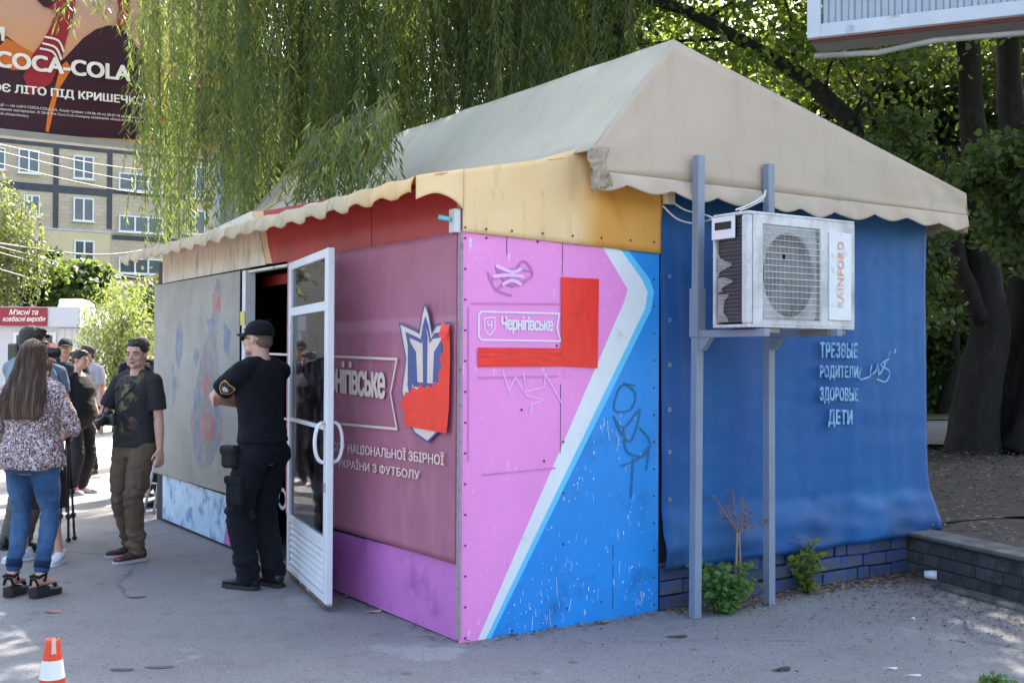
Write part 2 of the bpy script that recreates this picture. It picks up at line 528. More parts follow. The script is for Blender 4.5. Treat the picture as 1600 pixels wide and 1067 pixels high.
M_DARK = plain('dark_interior', (.035, .037, .045), .8, .3, 2)
M_BLACK = plain('black_metal', (.02, .02, .02), .6, .2, 5)

def fpoly(px, a=-.003):
    return [F(u, v, a) for u, v in px]
def spoly(px, q=-.003):
    return [S(u, v, q) for u, v in px]

# --- solid body behind the sheets
top_z = lambda a: 2.633 + .209 * a
b = MB()
b.prism([(.02, .02, 0), (.02, 2.42, 0), (.02, 2.42, 2.30), (.02, 3.30, 2.30), (.02, 3.30, 0), (.02, LQ, 0), (.02, LQ, 2.5), (.02, .02, 2.5)], (.04, 0, 0))
b.box(.06, 1.46, .02, .06, 0, 2.62); b.box(.06, 1.46, LQ - .04, LQ, 0, 2.62)
b.box(1.46, LA - .02, .06, .12, 0, 2.85); b.box(1.46, LA - .02, LQ - .06, LQ, 0, 2.85)
b.box(LA - .08, LA - .02, .12, LQ - .06, 0, 2.85)
b.box(.06, LA - .08, .12, LQ - .06, 2.42, 2.46)
b.box(.06, LA - .08, .12, LQ - .06, .02, .05)
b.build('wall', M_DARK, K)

# --- side wall: painted sheet with chevron
px_pink = [(719, 359.5), (936, 377), (981, 452), (975, 472), (746, 1001), (718, 1004)]
px_white = [(936, 377), (962, 379), (1003, 436), (1012, 456), (1008, 482), (758, 999), (746, 1001), (975, 472), (981, 452)]
px_light = [(962, 379), (973, 380), (1015, 436), (1022, 456), (1017, 485), (766, 998), (758, 999), (1008, 482), (1012, 456), (1003, 436)]
px_blue = [(973, 380), (1030, 384), (1028, 955), (766, 998), (1017, 485), (1022, 456), (1015, 436)]
sp = MB()
for i, px in enumerate((px_pink, px_white, px_light, px_blue)):
    pts = [S(u, v) for u, v in px]
    sp.prism(pts[::-1], (0, .012, 0), i)
side = sp.build('side_panel', [M_PINK, M_WHITE, M_LBLUE, M_BLUE], K, 'side wall sheet printed pink and blue with a white chevron', fix=True)
M_SEAM = plain('seam', (.07, .05, .09), .8, .2, 9)
ms = MB()
for (u0, v0, u1, v1) in ((792, 366, 791, 398), (876, 600, 876, 708), (879, 380, 879, 432), (958, 850, 957, 952)):
    a = S(u0, v0, -.002); c = S(u1, v1, -.002)
    ms.box(a.x - .0014, a.x + .0014, -.003, -.0005, c.z, a.z)
ms.build('seams', M_SEAM, side, kind='stuff')
# screws around the sheet
def disc(m, c, nrm, r, seg=7, h=.004, mi=0):
    nrm = Vector(nrm); c = Vector(c)
    m.tube([c, c + nrm * h], [r, r * .8], seg, mi)
sc = MB()
for v in range(372, 1000, 48):
    disc(sc, S(727, v, -.001), (0, -1, 0), .007)
    disc(sc, S(1022, 384 + (v - 360) * .88, -.001), (0, -1, 0), .007)
for u, v in ((790, 500), (815, 640), (880, 690), (880, 770), (880, 850), (800, 985), (886, 950), (940, 940), (850, 720), (870, 540), (760, 372), (840, 378), (900, 381), (1000, 388)):
    disc(sc, S(u, v, -.001), (0, -1, 0), .008)
sc.build('screws', plain('rusty_screw', (.09, .05, .035), .7, .3, 20), side, kind='stuff')
# red tape on the pink sheet, two crossing strips, slightly wavy
def tape(name, px, plane, off, seed, parent):
    """crinkled strip cut to a quad given as tl,tr,br,bl"""
    tl, tr, br, bl = [plane(u, v, off) for u, v in px]
    nrm = (tr - tl).cross(bl - tl).normalized()
    m = MB()
    def fn(s_, t_):
        p = tl.lerp(tr, s_).lerp(bl.lerp(br, s_), t_)
        return p + nrm * (.0025 * noise.noise(Vector((s_ * 7 + seed, t_ * 11, seed))))
    m.grid(fn, 14, 14)
    return m.build(name, M_TAPE, parent)
tape('tape', [(877, 433), (936, 436), (934, 575), (877, 572)], S, -.009, 1, side)
tape('tape', [(747, 543), (877, 544), (877, 572), (747, 573)], S, -.0095, 2, side)
M_PRINTW = plain('white_print', (.78, .76, .78), .5, .06, 6)
M_GREYP = plain('grey_print', lin('#b39aa8'), .55, .15, 8)
def outline(m, pts, w, plane_n, t=.0012, closed=True, mi=0):
    """flat stroke of width w along a polyline lying in a plane with normal plane_n"""
    pts = [Vector(p) for p in pts]; n = len(pts); plane_n = Vector(plane_n)
    L = []; Rr = []
    for i in range(n):
        if closed: a, c = pts[i-1], pts[(i+1) % n]
        else: a, c = pts[max(i-1, 0)], pts[min(i+1, n-1)]
        d1 = (pts[i]-a); d2 = (c-pts[i])
        if d1.length < 1e-9: d1 = d2
        if d2.length < 1e-9: d2 = d1
        d1.normalize(); d2.normalize()
        tdir = (d1 + d2)
        if tdir.length < 1e-6: tdir = d1
        tdir.normalize()
        s_ = tdir.cross(plane_n).normalized()
        k = 1 / max(.45, s_.dot(d1.cross(plane_n).normalized()))
        L.append(pts[i] + s_ * w * .5 * k); Rr.append(pts[i] - s_ * w * .5 * k)
    off = plane_n * t
    m.add([p + off for p in L + Rr], [(i, (i+1) % n, n + (i+1) % n, n + i) for i in range(n if closed else n-1)], mi)
# beer logo box on the pink sheet
lg = MB()
NS = (0, -1, 0); NF = (-1, 0, 0)
outline(lg, [S(u, v, -.004) for u, v in ((752, 487), (874, 490), (870, 512), (876, 533), (752, 531), (748, 526), (748, 492))], .010, NS)
outline(lg, [S(u, v, -.004) for u, v in ((757, 497), (773, 496), (773, 514), (765, 524), (757, 515))], .006, NS)
lg.build('logo_frame', M_PRINTW, side)
text_quad('lettering', 'Ч', S(761, 514, -.004), S(769, 514, -.004), S(761, 501, -.004), M_PRINTW, side, .02)
text_quad('lettering', 'Чернігівське', S(783, 521, -.004), S(864, 523, -.004), S(783, 493, -.004), M_PRINTW, side, .06, spacing=.9)
def strokes(name, lines, plane, off, w, mat, parent, nrm):
    m = MB()
    for k, ln in enumerate(lines):
        outline(m, [plane(u, v, off - .0006 * k) for u, v in ln], w, nrm, closed=False)
    return m.build(name, mat, parent)
M_GRAFD = plain('faint_dark_marker', lin('#27688f'), .6, .1, 8)
M_GRAFP = plain('purple_scribble', lin('#bb74b0'), .6, .1, 8)
M_GRAFW = plain('white_scratch', lin('#f0bce6'), .6, .1, 8)
def curve(pts, n=6):
    """Catmull-Rom through pixel points"""
    out = []
    P = [pts[0]] + list(pts) + [pts[-1]]
    for i in range(1, len(P) - 2):
        for k in range(n):
            t = k / n; a = []
            for j in (0, 1):
                p0, p1, p2, p3 = P[i-1][j], P[i][j], P[i+1][j], P[i+2][j]
                a.append(.5 * ((2*p1) + (-p0+p2)*t + (2*p0-5*p1+4*p2-p3)*t*t + (-p0+3*p1-3*p2+p3)*t**3))
            out.append(tuple(a))
    out.append(pts[-1]); return out
strokes('graffiti', [curve([(992, 602), (970, 604), (960, 640), (985, 640), (993, 615), (975, 598)]), curve([(958, 650), (975, 668), (1000, 640), (985, 690), (962, 660)]),
                     curve([(975, 668), (980, 705), (1008, 712), (1016, 690), (1000, 668)]), curve([(970, 728), (1000, 716), (1014, 700), (1010, 735)]), curve([(990, 716), (986, 778)])], S, -.004, .012, M_GRAFD, side, NS)
strokes('graffiti', [curve([(762, 425), (775, 452), (800, 462)]), curve([(766, 440), (790, 422), (832, 424)]), curve([(775, 455), (800, 430), (818, 408), (832, 430), (800, 448)]), curve([(775, 418), (795, 445), (822, 440)])], S, -.004, .012, M_GRAFP, side, NS)
strokes('graffiti', [curve([(775, 415), (800, 425), (815, 420)]), curve([(770, 432), (795, 430), (818, 432)]), curve([(785, 445), (800, 438), (815, 445)])], S, -.0065, .02, M_GRAFW, side, NS)
strokes('graffiti', [[(785, 578), (795, 610), (805, 590), (822, 618), (818, 582)], [(820, 612), (850, 605), (852, 585), (878, 630)], [(828, 648), (830, 632), (850, 625), (822, 618)]], S, -.004, .009, M_GRAFW, side, NS)
M_STREAK = plain('pale_drips', lin('#cfe2ee'), .6, .1, 8)
random.seed(11)
dm = MB(); dm2 = MB()
def inblue(u, v): return u > 766 + (1017 - 766) * (998 - v) / (998 - 485) + 6
def cluster_marks(m, centres, n, blue):
    for (cu, cv, su, sv) in centres:
        for i in range(n):
            u = random.gauss(cu, su); v = random.gauss(cv, sv)
            if not (728 < u < 1018 and 372 < v < 985) or v > 1003 - (u - 721) * .156 - 6: continue
            if inblue(u, v) != blue or (not blue and v < 600 and 740 < u < 940 and 480 < v): continue
            if not blue and inblue(u + 26, v): continue
            ln = min(34, random.expovariate(1 / 5.0) + .8); w_ = random.choice((.0012, .0016, .0022, .0035, .006)) if ln < 7 else random.uniform(.0012, .003)
            sl = random.gauss(0, .12) * ln if blue else random.gauss(0, .5) * ln
            outline(m, [S(u, v, -.0035), S(u + sl * .5 + random.gauss(0, .6), v + ln * .5, -.0035), S(u + sl, v + ln, -.0035)], w_, NS, closed=False)
cluster_marks(dm, [(960, 650, 14, 30), (985, 780, 12, 60), (880, 830, 26, 50), (850, 910, 30, 30), (940, 900, 40, 26), (905, 740, 12, 22), (1000, 930, 14, 14), (820, 960, 20, 12)], 26, True)
cluster_marks(dm2, [(755, 640, 14, 60), (800, 660, 30, 40), (850, 660, 30, 50), (745, 780, 10, 60), (790, 860, 20, 50), (770, 930, 16, 26), (760, 400, 20, 12), (735, 560, 5, 80), (870, 400, 50, 12)], 22, False)
dm.build('drips', M_STREAK, side, kind='stuff')
dm2.build('scratches', M_GRAFW, side, kind='stuff')
# old sticker residue rectangle lines
gr = MB()
for pts in (((736, 474), (880, 475)), ((752, 742), (868, 731)), ((732, 480), (732, 720)), ((746, 590), (872, 588))):
    outline(gr, [S(u, v, -.0038) for u, v in pts], .009, NS, closed=False)
gr.build('glue_marks', plain('glue_line', lin('#c97fb8'), .6, .1, 8), side, kind='stuff')

# --- yellow cloth band above the side sheet
M_YEL = Nt('yellow_cloth')
_x, _y, _z = M_YEL.sep(M_YEL.coords())
_c = M_YEL.mix(M_YEL.ramp(M_YEL.noise(1.5, 5), .3, .7), lin('#dab680', 1.1), lin('#e4c494', 1.1))
_c = M_YEL.mix(M_YEL.math('MULTIPLY', M_YEL.ramp(_x, .78, .95), .85), _c, lin('#d89428'))  # orange towards the gable: sun glowing through the cloth, put into its colour
_c = M_YEL.mix(M_YEL.math('MULTIPLY', M_YEL.ramp(M_YEL.noise(5, 7, .7, st=(2, 1, .5)), .55, .72), .5), _c, lin('#a8804c'))
M_YEL.col(_c); M_YEL.rough(.7); M_YEL.bump(M_YEL.noise(4, 4), .3, .02)
M_YEL.b.inputs['Transmission Weight'].default_value = 0
M_YEL = M_YEL.m
def yel(u, v):
    a = u * 1.455
    zt = 2.633 + .209 * min(a, .82) + .035 * max(0, min(a, .8) - .5) / .3
    zb = 2.285 - .03 * a
    z = zb + (zt - zb) * v
    fold = .012 * math.sin(a * 9) * v + (.035 * max(0, math.sin((a - .8) * 10 + z * 5)) if a > .82 else 0)
    return (a, -.012 - fold * math.sin(math.pi * min(1, v * 1.1)) - .006 * noise.noise(Vector((a * 4, z * 5, 0))), z)
solid(MB().grid(yel, 60, 14).build('side_cloth', M_YEL, K, 'faded yellow cloth stretched above the pink side sheet'), .006)
fs = MB()
for u in (727, 760, 800, 848, 895, 940, 985, 1022):
    disc(fs, S(u, 352 + (u - 721) * .0777 + 3, -.02), NS, .007)
fs.build('staples', M_BLACK, K, kind='stuff')

# --- front wall sheets
def sheet(name, px, mat, a=-.002, t=.010, label=None, parent=K):
    pts = [F(u, v, a) for u, v in px]
    return MB().prism(pts, (t, 0, 0)).build(name, mat, parent, label, fix=True)
ZT = 2.29
# fascia
sheet('fascia_panel', [(412, 330), (422, 392), (427, 412), (580, 386), (580, 300)], M_RED, label='red fascia sheet over the door')
sheet('fascia_panel', [(581, 300), (581, 386), (717, 362.5), (717, 285)], M_RED)
sheet('fascia_panel', [(394, 330), (405, 360), (416, 412), (426, 412), (421, 392), (411, 330)], plain('pale_edge', lin('#c9a883'), .5, .1, 3), label='pale curved edge of the fascia print')
sheet('fascia_panel', [(254, 395), (254, 443), (415, 413.5), (404, 360), (393, 330)], M_CREAM, label='grubby cream fascia sheet at the far end')
# pinkish fading along the fascia bottom (old print wear)
# magenta banner on a frame
qb0 = F(719, 500).y; qb1 = 2.44
zb0, zt0 = .435, 2.285
def ban(u, v):
    q = .022 + u * (qb1 - .022); z = zb0 + (zt0 - zb0) * v
    w = .007 * noise.noise(Vector((q * 2.3, z * 1.4, 1))) + .004 * math.sin(q * 7 + z * 2) 
    edge = min(u, 1 - u, v, 1 - v)
    return (-.016 - max(0, w + .006) * min(1, edge * 12), q, z)
banner = solid(MB().grid(ban, 60, 50).build('banner', M_BAN, K, 'faded magenta mesh banner with a beer logo and football sponsor text'), .004)
M_CRT = plain('cream_print', lin('#d8c4b8'), .6, .08, 6)
M_NAVY = plain('navy_print', lin('#4a5488'), .6, .1, 6)
AB = -.044
lf = MB()
outline(lf, [F(u, v, AB) for u, v in ((620, 561), (610, 614), (620, 670), (400, 650), (400, 552))], .016, NF)
lf.build('logo_frame', M_CRT, banner)
text_quad('lettering', 'Чернігівське', F(494, 622, AB), F(602, 637, AB), F(494, 561, AB) , M_CRT, banner, .07, spacing=.9)
text_quad('lettering', 'СПОНСОР НАЦІОНАЛЬНОЇ ЗБІРНОЇ', F(491, 702, AB), F(694, 730, AB), F(491, 683, AB), M_CRT, banner, .04)
text_quad('lettering', 'КОМАНДИ УКРАЇНИ З ФУТБОЛУ', F(472, 722, AB), F(656, 752, AB), F(472, 705, AB), M_CRT, banner, .04)
# emblem: pointed shield outline with trident
em = MB()
AE = AB
def E_(pts, w, mi, a): outline(em, [F(u, v, a) for u, v in pts], w, NF, mi=mi)
shape = [(664, 474), (670, 492), (675, 520), (682, 508), (704, 504), (700, 545), (703, 590), (700, 640), (686, 672), (668, 690), (648, 676), (636, 655), (628, 610), (634, 560), (624, 505), (648, 516), (655, 520), (659, 492)]
em.poly([F(u, v, AE) for u, v in shape], 0)
E_(shape, .012, 1, AE - .001)
def inset(pts, k):
    cx = sum(p[0] for p in pts)/len(pts); cy = sum(p[1] for p in pts)/len(pts)
    return [(cx + (x-cx)*k, cy + (y-cy)*k) for x, y in pts]
em.poly([F(u, v, AE - .002) for u, v in inset(shape, .78)], 1)
em.poly([F(u, v, AE - .003) for u, v in inset(shape, .62)], 0)
for pts in ([(664, 505), (668, 525), (667, 600), (664, 612), (661, 600), (660, 525)], [(637, 528), (650, 550), (652, 598), (637, 598)], [(691, 528), (678, 550), (676, 598), (691, 598)], [(642, 596), (688, 600), (682, 608), (646, 604)]):
    em.poly([F(u, v, AE - .004) for u, v in pts], 1)
em.build('emblem', [M_CRT, M_NAVY], banner, 'trident shield emblem printed cream and navy')
# torn red tape over the emblem
tp = MB()
pts = [(691, 505), (702, 508), (703, 560), (701, 640), (697, 677), (632, 664), (632, 640), (624, 634), (629, 624), (634, 612), (640, 615), (644, 604), (652, 609), (656, 598), (662, 608), (668, 601), (674, 606), (680, 596), (686, 600), (685, 582), (690, 574), (687, 560), (693, 548), (690, 530)]
P_ = [F(u, v, AB - .007) for u, v in pts]
tp.prism(P_, (.0015, 0, 0))
o = tp.build('tape', M_TAPE, banner, 'torn crossed red tape stuck over the emblem', fix=True)
tape('tape', [(632, 640), (700, 655), (697, 677), (632, 665)], F, AB - .009, 5, banner)
flap = MB(); 
flap.grid(lambda a, b_: F(690 + 13 * a - 5 * b_, 504 + 22 * b_ + 4 * a, AB - .014 - .03 * b_ * (1 - a)), 5, 5)
flap.build('tape', M_TAPE, banner)
# lower purple sheets
sheet('lower_panel', [(516, 828), (516, 918), (571, 941), (571, 842)], M_PURP)
sheet('lower_panel', [(573, 842), (573, 942), (714, 1001), (714, 880)], M_PURP)
# corner post trim
MB().box(-.010, .004, -.011, -.002, 0.02, 2.28).box(-.013, -.004, -.002, .03, 0.02, 2.6).build('corner_trim', plain('weathered_trim', lin('#a58a98'), .6, .2, 12, .1, 40, dirt=(.2, .12, .1), damt=(.55, .65), dscale=12), K)
cb = F(716, 345)
MB().box(-.05, -.013, -.002, .055, cb.z - .07, cb.z + .06).build('corner_bracket', plain('pale_bracket', lin('#c9ccc8'), .5, .1, 9), K)
MB().tube([(-.055, .03, cb.z), (-.12, .05, cb.z + .015)], .014, 8).build('pipe_stub', plain('aqua_stub', lin('#7fc4d0'), .5, .1, 9), K)
# far (left) end sheets
qd0, qd1 = 2.47, 3.265
def fad(u, v):
    q = 3.41 + u * (LQ - 3.42); z = .455 + (2.275 - .455) * v
    w = .010 * noise.noise(Vector((q * 1.6, z * 1.1, 4))) + .005 * math.sin(q * 6 + 3 * z)
    edge = min(u, 1 - u, v, 1 - v)
    return (-.02 - max(0, w + .014) * min(1, edge * 9), q, z)
bottle = [(336, 434), (345, 436), (345, 485), (340, 520), (343, 560), (348, 620), (345, 690), (332, 728), (312, 732), (302, 690), (305, 610), (315, 560), (325, 520), (333, 485)]
def inside(px, py, pg):
    c_ = False; j = len(pg) - 1
    for i in range(len(pg)):
        if (pg[i][1] > py) != (pg[j][1] > py) and px < (pg[j][0]-pg[i][0]) * (py-pg[i][1]) / (pg[j][1]-pg[i][1]) + pg[i][0]: c_ = not c_
        j = i
    return c_
prints = [([F(u, v, -.03) for u, v in pg], mi) for pg, mi in (
    (bottle, 1), ([(298, 640), (350, 652), (349, 690), (299, 678)], 2), ([(332, 460), (346, 462), (345, 488), (333, 486)], 2), ([(317, 583), (329, 585), (328, 612), (322, 619), (317, 608)], 2),
    ([(325, 498), (343, 501), (342, 522), (326, 519)], 3), ([(303, 612), (310, 600), (312, 690), (318, 722), (308, 722), (301, 690)], 3), ([(338, 600), (347, 612), (346, 690), (334, 722), (330, 715), (338, 690)], 3),
    ([(306, 540), (312, 548), (308, 575), (303, 560)], 3), ([(275, 520), (283, 500), (288, 540), (281, 580), (276, 560)], 3), ([(352, 500), (362, 520), (360, 560), (352, 545)], 3), ([(270, 560), (280, 600), (272, 640)], 3))]
prints = [([(p.y, p.z) for p in P], mi) for P, mi in prints]
fg = MB().grid(fad, 150, 170)
for i, f_ in enumerate(fg.f):
    cx = sum(fg.v[j][1] for j in f_) / 4 + .012 * noise.noise(Vector((i * .37, 0, 0))); cz = sum(fg.v[j][2] for j in f_) / 4
    for pg, mi in prints:
        if inside(cx, cz, pg): fg.m[i] = mi
fb = solid(fg.build('faded_banner', [M_FADED, faded_mat(lin('#6e6470'), .62), faded_mat(lin('#a04a52'), .75), faded_mat(lin('#4f6a8c'), .7)], K, 'weathered grey banner with a washed-out beer bottle'), .004)
sheet('lower_panel', [(254, 741), (254, 809), (349, 849), (360, 776)], M_FROST, label='icy light blue lower sheet')
sheet('lower_panel', [(361, 776), (350, 849), (376, 860), (376, 781)], M_PURP)
# door frame
fr = MB()
fr.box(-.03, .05, qd1, qd1 + .075, .0, ZT - .02).box(-.004, .05, 2.40, qd0 - .03, .0, ZT - .02).box(-.01, .05, qd0 - .03, qd1, ZT - .038, ZT - .02)
dfr = fr.build('door_frame', M_TRIM, K)
MB().box(-.02, .06, qd0, qd1, .0, .05).build('threshold', plain('rusty_sill', (.20, .12, .08), .8, .3, 8, .3), K)
sk = F(371, 497, -.036)
MB().box(-.036, -.033, qd1 + .0, qd1 + .1, sk.z - .06, sk.z + .05).build('sticker', plain('yellow_sticker', lin('#c8bf62'), .6, .2, 30), K)
bp = MB()
bp.box(-.006, 0, 3.345, 3.405, .02, 2.27); bp.build('wall_strip', plain('dull_trim', lin('#9d978b'), .6, .1, 6), K)

# --- door leaf, standing open towards the corner
H0 = Vector((-.03, F(454, 650, -.03).y, 0))
N0 = KG(514, 949, .03)
dd = Vector((N0.x - H0.x, N0.y - H0.y, 0)); DW = dd.length
dang = math.atan2(dd.y, dd.x)
door = bpy.data.objects.new('door', None); COL.objects.link(door); door.parent = K; door.location = H0; door.rotation_euler = (0, 0, dang)
tag(door, 'white steel glass door standing open')
# local: x 0..DW from hinge to free edge, y thickness, z
z_b, z_k, z_m1, z_m2, z_t = .035, .40, 1.135, 1.905, 2.265
M_DOORP = plain('door_paint', (.70, .71, .73), .4, .06, 3, .08, 40, dirt=(.30, .20, .13), damt=(.63, .72), dscale=8, dst=(1, 1, .6))
st = MB()
for x0, x1 in ((0, .075), (DW - .09, DW)): st.rbox(x0, x1, -.022, .022, z_b, z_t, .004)
for z0, z1 in ((z_b, z_b + .055), (z_k, z_k + .05), (z_m1 - .012, z_m1 + .014), (z_m2 - .03, z_m2 + .03), (z_t - .055, z_t)):
    st.rbox(.075, DW - .09, -.020, .020, z0, z1, .003)
st.build('frame', M_DOORP, door)
M_RUST = plain('rust', (.16, .085, .05), .85, .35, 12, .4, 40, dirt=(.55, .55, .54), damt=(.56, .6), dscale=16)
MB().box(.0, DW, -.024, .024, z_b - .004, z_b + .016).build('rusty_edge', M_RUST, door)
def glass(name, tint, rough=.02):
    t = Nt(name); nt = t.t
    gl = t.n('ShaderNodeBsdfGlossy'); gl.inputs['Roughness'].default_value = rough
    tr = t.n('ShaderNodeBsdfTransparent'); tr.inputs['Color'].default_value = (*tint, 1)
    fr_ = t.n('ShaderNodeFresnel'); fr_.inputs['IOR'].default_value = 1.5
    df = t.n('ShaderNodeBsdfDiffuse'); df.inputs['Color'].default_value = (.5, .5, .5, 1)
    mx = t.n('ShaderNodeMixShader'); mx2 = t.n('ShaderNodeMixShader')
    t.l(t.math('MULTIPLY', fr_.outputs[0], .75), mx.inputs[0]); t.l(tr.outputs[0], mx.inputs[1]); t.l(gl.outputs[0], mx.inputs[2])
    t.l(t.math('MULTIPLY', t.ramp(t.noise(5, 8, .7), .45, .8), .10), mx2.inputs[0]); t.l(mx.outputs[0], mx2.inputs[1]); t.l(df.outputs[0], mx2.inputs[2])
    t.l(mx2.outputs[0], t.out.inputs[0])
    return t.m
M_GLASS = glass('dusty_glass', (.62, .64, .66))
for z0, z1 in ((z_k + .05, z_m1 - .012), (z_m1 + .014, z_m2 - .03), (z_m2 + .03, z_t - .055)):
    MB().box(.078, DW - .093, -.003, .003, z0 + .002, z1 - .002).build('pane', M_GLASS, door)
kp = MB()
nsl = 7
for i in range(nsl):
    z0 = z_b + .058 + i * (z_k - z_b - .06) / nsl; h = (z_k - z_b - .06) / nsl
    m = MB()
    m.add([(.077, -.002, z0), (DW - .092, -.002, z0), (DW - .092, -.016, z0 + h * .25), (.077, -.016, z0 + h * .25), (.077, -.016, z0 + h * .6), (DW - .092, -.016, z0 + h * .6), (.077, -.002, z0 + h * .95), (DW - .092, -.002, z0 + h * .95)],
          [(0, 1, 2, 3), (3, 2, 5, 4), (4, 5, 7, 6)])
    m.add([(.077, .002, z0), (DW - .092, .002, z0), (DW - .092, .016, z0 + h * .25), (.077, .016, z0 + h * .25), (.077, .016, z0 + h * .6), (DW - .092, .016, z0 + h * .6), (.077, .002, z0 + h * .95), (DW - .092, .002, z0 + h * .95)],
          [(3, 2, 1, 0), (4, 5, 2, 3), (6, 7, 5, 4)])
    m.build('slat', M_DOORP, door)
hd = MB()
hx = DW - .045
for s_ in (-1, 1):
    pts = []
    for k in range(13):
        an = math.pi * k / 12
        pts.append((hx, s_ * (.022 + .065 * math.sin(an) ** .7), 1.05 - .125 * math.cos(an)))
    hd.tube(pts, .012, 8)
hd.build('handle', M_DOORP, door)
MB().rbox(DW - .075, DW - .02, -.028, .028, .74, .80, .003).build('lock', plain('dull_steel', (.35, .35, .34), .5, .1, 9, metal=.6), door)

# --- inside the doorway
M_WOOD = plain('orange_wood', lin('#9a5426'), .55, .2, 3, .1, 30)
ct = MB().box(.30, .85, 2.1, 3.1, .12, .80)
counter = ct.build('counter', M_WOOD, K)
cs = MB()
for z in (.12, .34, .57, .79): cs.box(.292, .30, 2.12, 3.08, z, z + .016)
cs.build('counter_ledge', plain('dark_edge', (.10, .05, .03), .6), counter)
rg = MB(); c0 = F(441, 808, .285)
pr = [(.285, c0.y + .075 * math.cos(a), .44 + .075 * math.sin(a)) for a in [2*math.pi*k/24 for k in range(24)]]
outline(rg, pr, .03, NF); rg.build('counter_ring', M_PRINTW, counter)
sg = MB().box(.55, .58, 2.3, 3.4, 1.80, 2.02)
sgo = sg.build('inner_sign', plain('navy_sign', lin('#1d3f66', .8), .4, .1, 3), K)
q1 = F(392, 488, .54); q2 = F(424, 486, .54)
text_quad('lettering', 'СОН', (.546, F(390, 487, .546).y, 1.86), (.546, F(424, 487, .546).y, 1.86), (.546, F(390, 487, .546).y, 1.97), plain('pale_blue_print', lin('#7fa6c4'), .5), sgo, .03)
MB().box(.2, .24, 2.2, 3.5, 2.16, 2.24).build('inner_beam', plain('red_beam', lin('#8c1f20'), .5), K)
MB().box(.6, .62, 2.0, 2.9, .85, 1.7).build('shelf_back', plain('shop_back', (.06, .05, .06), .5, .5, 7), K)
sh = MB()
for z in (.95, 1.2, 1.45, 1.68): sh.box(.52, .60, 2.0, 3.2, z, z + .015)
sh.build('shelf', plain('shelf_metal', (.12, .12, .13), .5), K)
"""goods"""
random.seed(3)
gm = MB()
for z in (.965, 1.215, 1.465):
    q = 2.02
    while q < 3.15:
        w = random.uniform(.05, .09); h = random.uniform(.1, .19)
        gm.box(.53, .58, q, q + w, z + .002, z + h, random.randrange(4)); q += w + .012
gm.build('goods', [plain('pack_a', (.18, .03, .03), .4), plain('pack_b', (.03, .06, .16), .4), plain('pack_c', (.2, .17, .1), .4), plain('pack_d', (.05, .11, .06), .4)], K, kind='stuff')

# --- blue tarpaulin over the rear block
def tarp_mat():
    t = Nt('blue_tarp')
    x, y, z = t.sep(t.coords())
    c = t.mix(t.ramp(t.noise(.9, 4, .6), .3, .7), lin('#155186'), lin('#1e6796'))
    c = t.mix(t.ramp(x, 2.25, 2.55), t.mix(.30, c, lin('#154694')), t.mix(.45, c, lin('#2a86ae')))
    c = t.mix(t.math('MULTIPLY', t.ramp(t.noise(7, 8, .75), .5, .8), .2), c, lin('#5f90bb'))
    c = t.mix(t.math('MULTIPLY', t.ramp(t.noise(.9, 3, .5, st=(1.6, 1, .5)), .45, .65), .35), c, lin('#1d4488'))
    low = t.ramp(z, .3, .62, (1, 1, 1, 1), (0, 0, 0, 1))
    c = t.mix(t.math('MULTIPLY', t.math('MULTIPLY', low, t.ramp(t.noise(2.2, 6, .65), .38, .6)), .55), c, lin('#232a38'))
    t.col(c); t.rough(.55); t.b.inputs['Specular IOR Level'].default_value = .3
    wv = t.noise(240, 2); t.bump(t.math('ADD', wv, t.math('MULTIPLY', t.noise(3, 4), 14)), .12, .004)
    return t.m
M_TARP = tarp_mat()
def tarp(u, v):
    a = 1.475 + u * (LA + .04 - 1.475)
    z0 = .262 + .02 * u + (-.05 * max(0, (u - .97) / .03) * 0)
    z = z0 + (2.8 - z0) * v
    y = .012 - .018 * noise.noise(Vector((a * 1.3, z * .7, 2))) - .012 * noise.noise(Vector((a * 3.5, z * 1.2, 9)))
    y -= .010 * math.sin(a * 42 + z * 1.5) * max(0, 1 - abs(a - 1.5) * 4)
    y -= .0035 * noise.noise(Vector((a * 2 + z * 3.5, z * 7, 5))) + .005 * noise.noise(Vector((a * 9, z * 1.2, 6)))
    if z < .62:
        k = (.62 - z) / .36
        y -= .055 * math.sin(min(1, k * 1.0) * math.pi * .55) + .022 * noise.noise(Vector((a * 4, z * 9, 1)))
    if u > .94 and z < .75:
        f_ = ((u - .94) / .06) * ((.75 - z) / .45)
        a += .10 * f_ ** 1.5; z += .01 * f_
    return (a, y, z)
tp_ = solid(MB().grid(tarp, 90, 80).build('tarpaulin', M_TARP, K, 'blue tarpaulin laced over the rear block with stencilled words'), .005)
ey = MB()
for v in (432, 500, 570, 640, 706, 780, 850):
    c = S(1046, v, -.012)
    outline(ey, [c + Vector((.011 * math.cos(a), 0, .011 * math.sin(a))) for a in [2*math.pi*k/10 for k in range(10)]], .006, NS, .003)
ey.build('eyelets', plain('grey_eyelet', (.3, .31, .33), .5, .1, 9, metal=.5), tp_, kind='stuff')
M_STEN = plain('stencil_paint', lin('#86b2ce'), .7, .2, 14, dirt=lin('#3f77a8'), damt=(.46, .6), dscale=24)
SQ = -.075
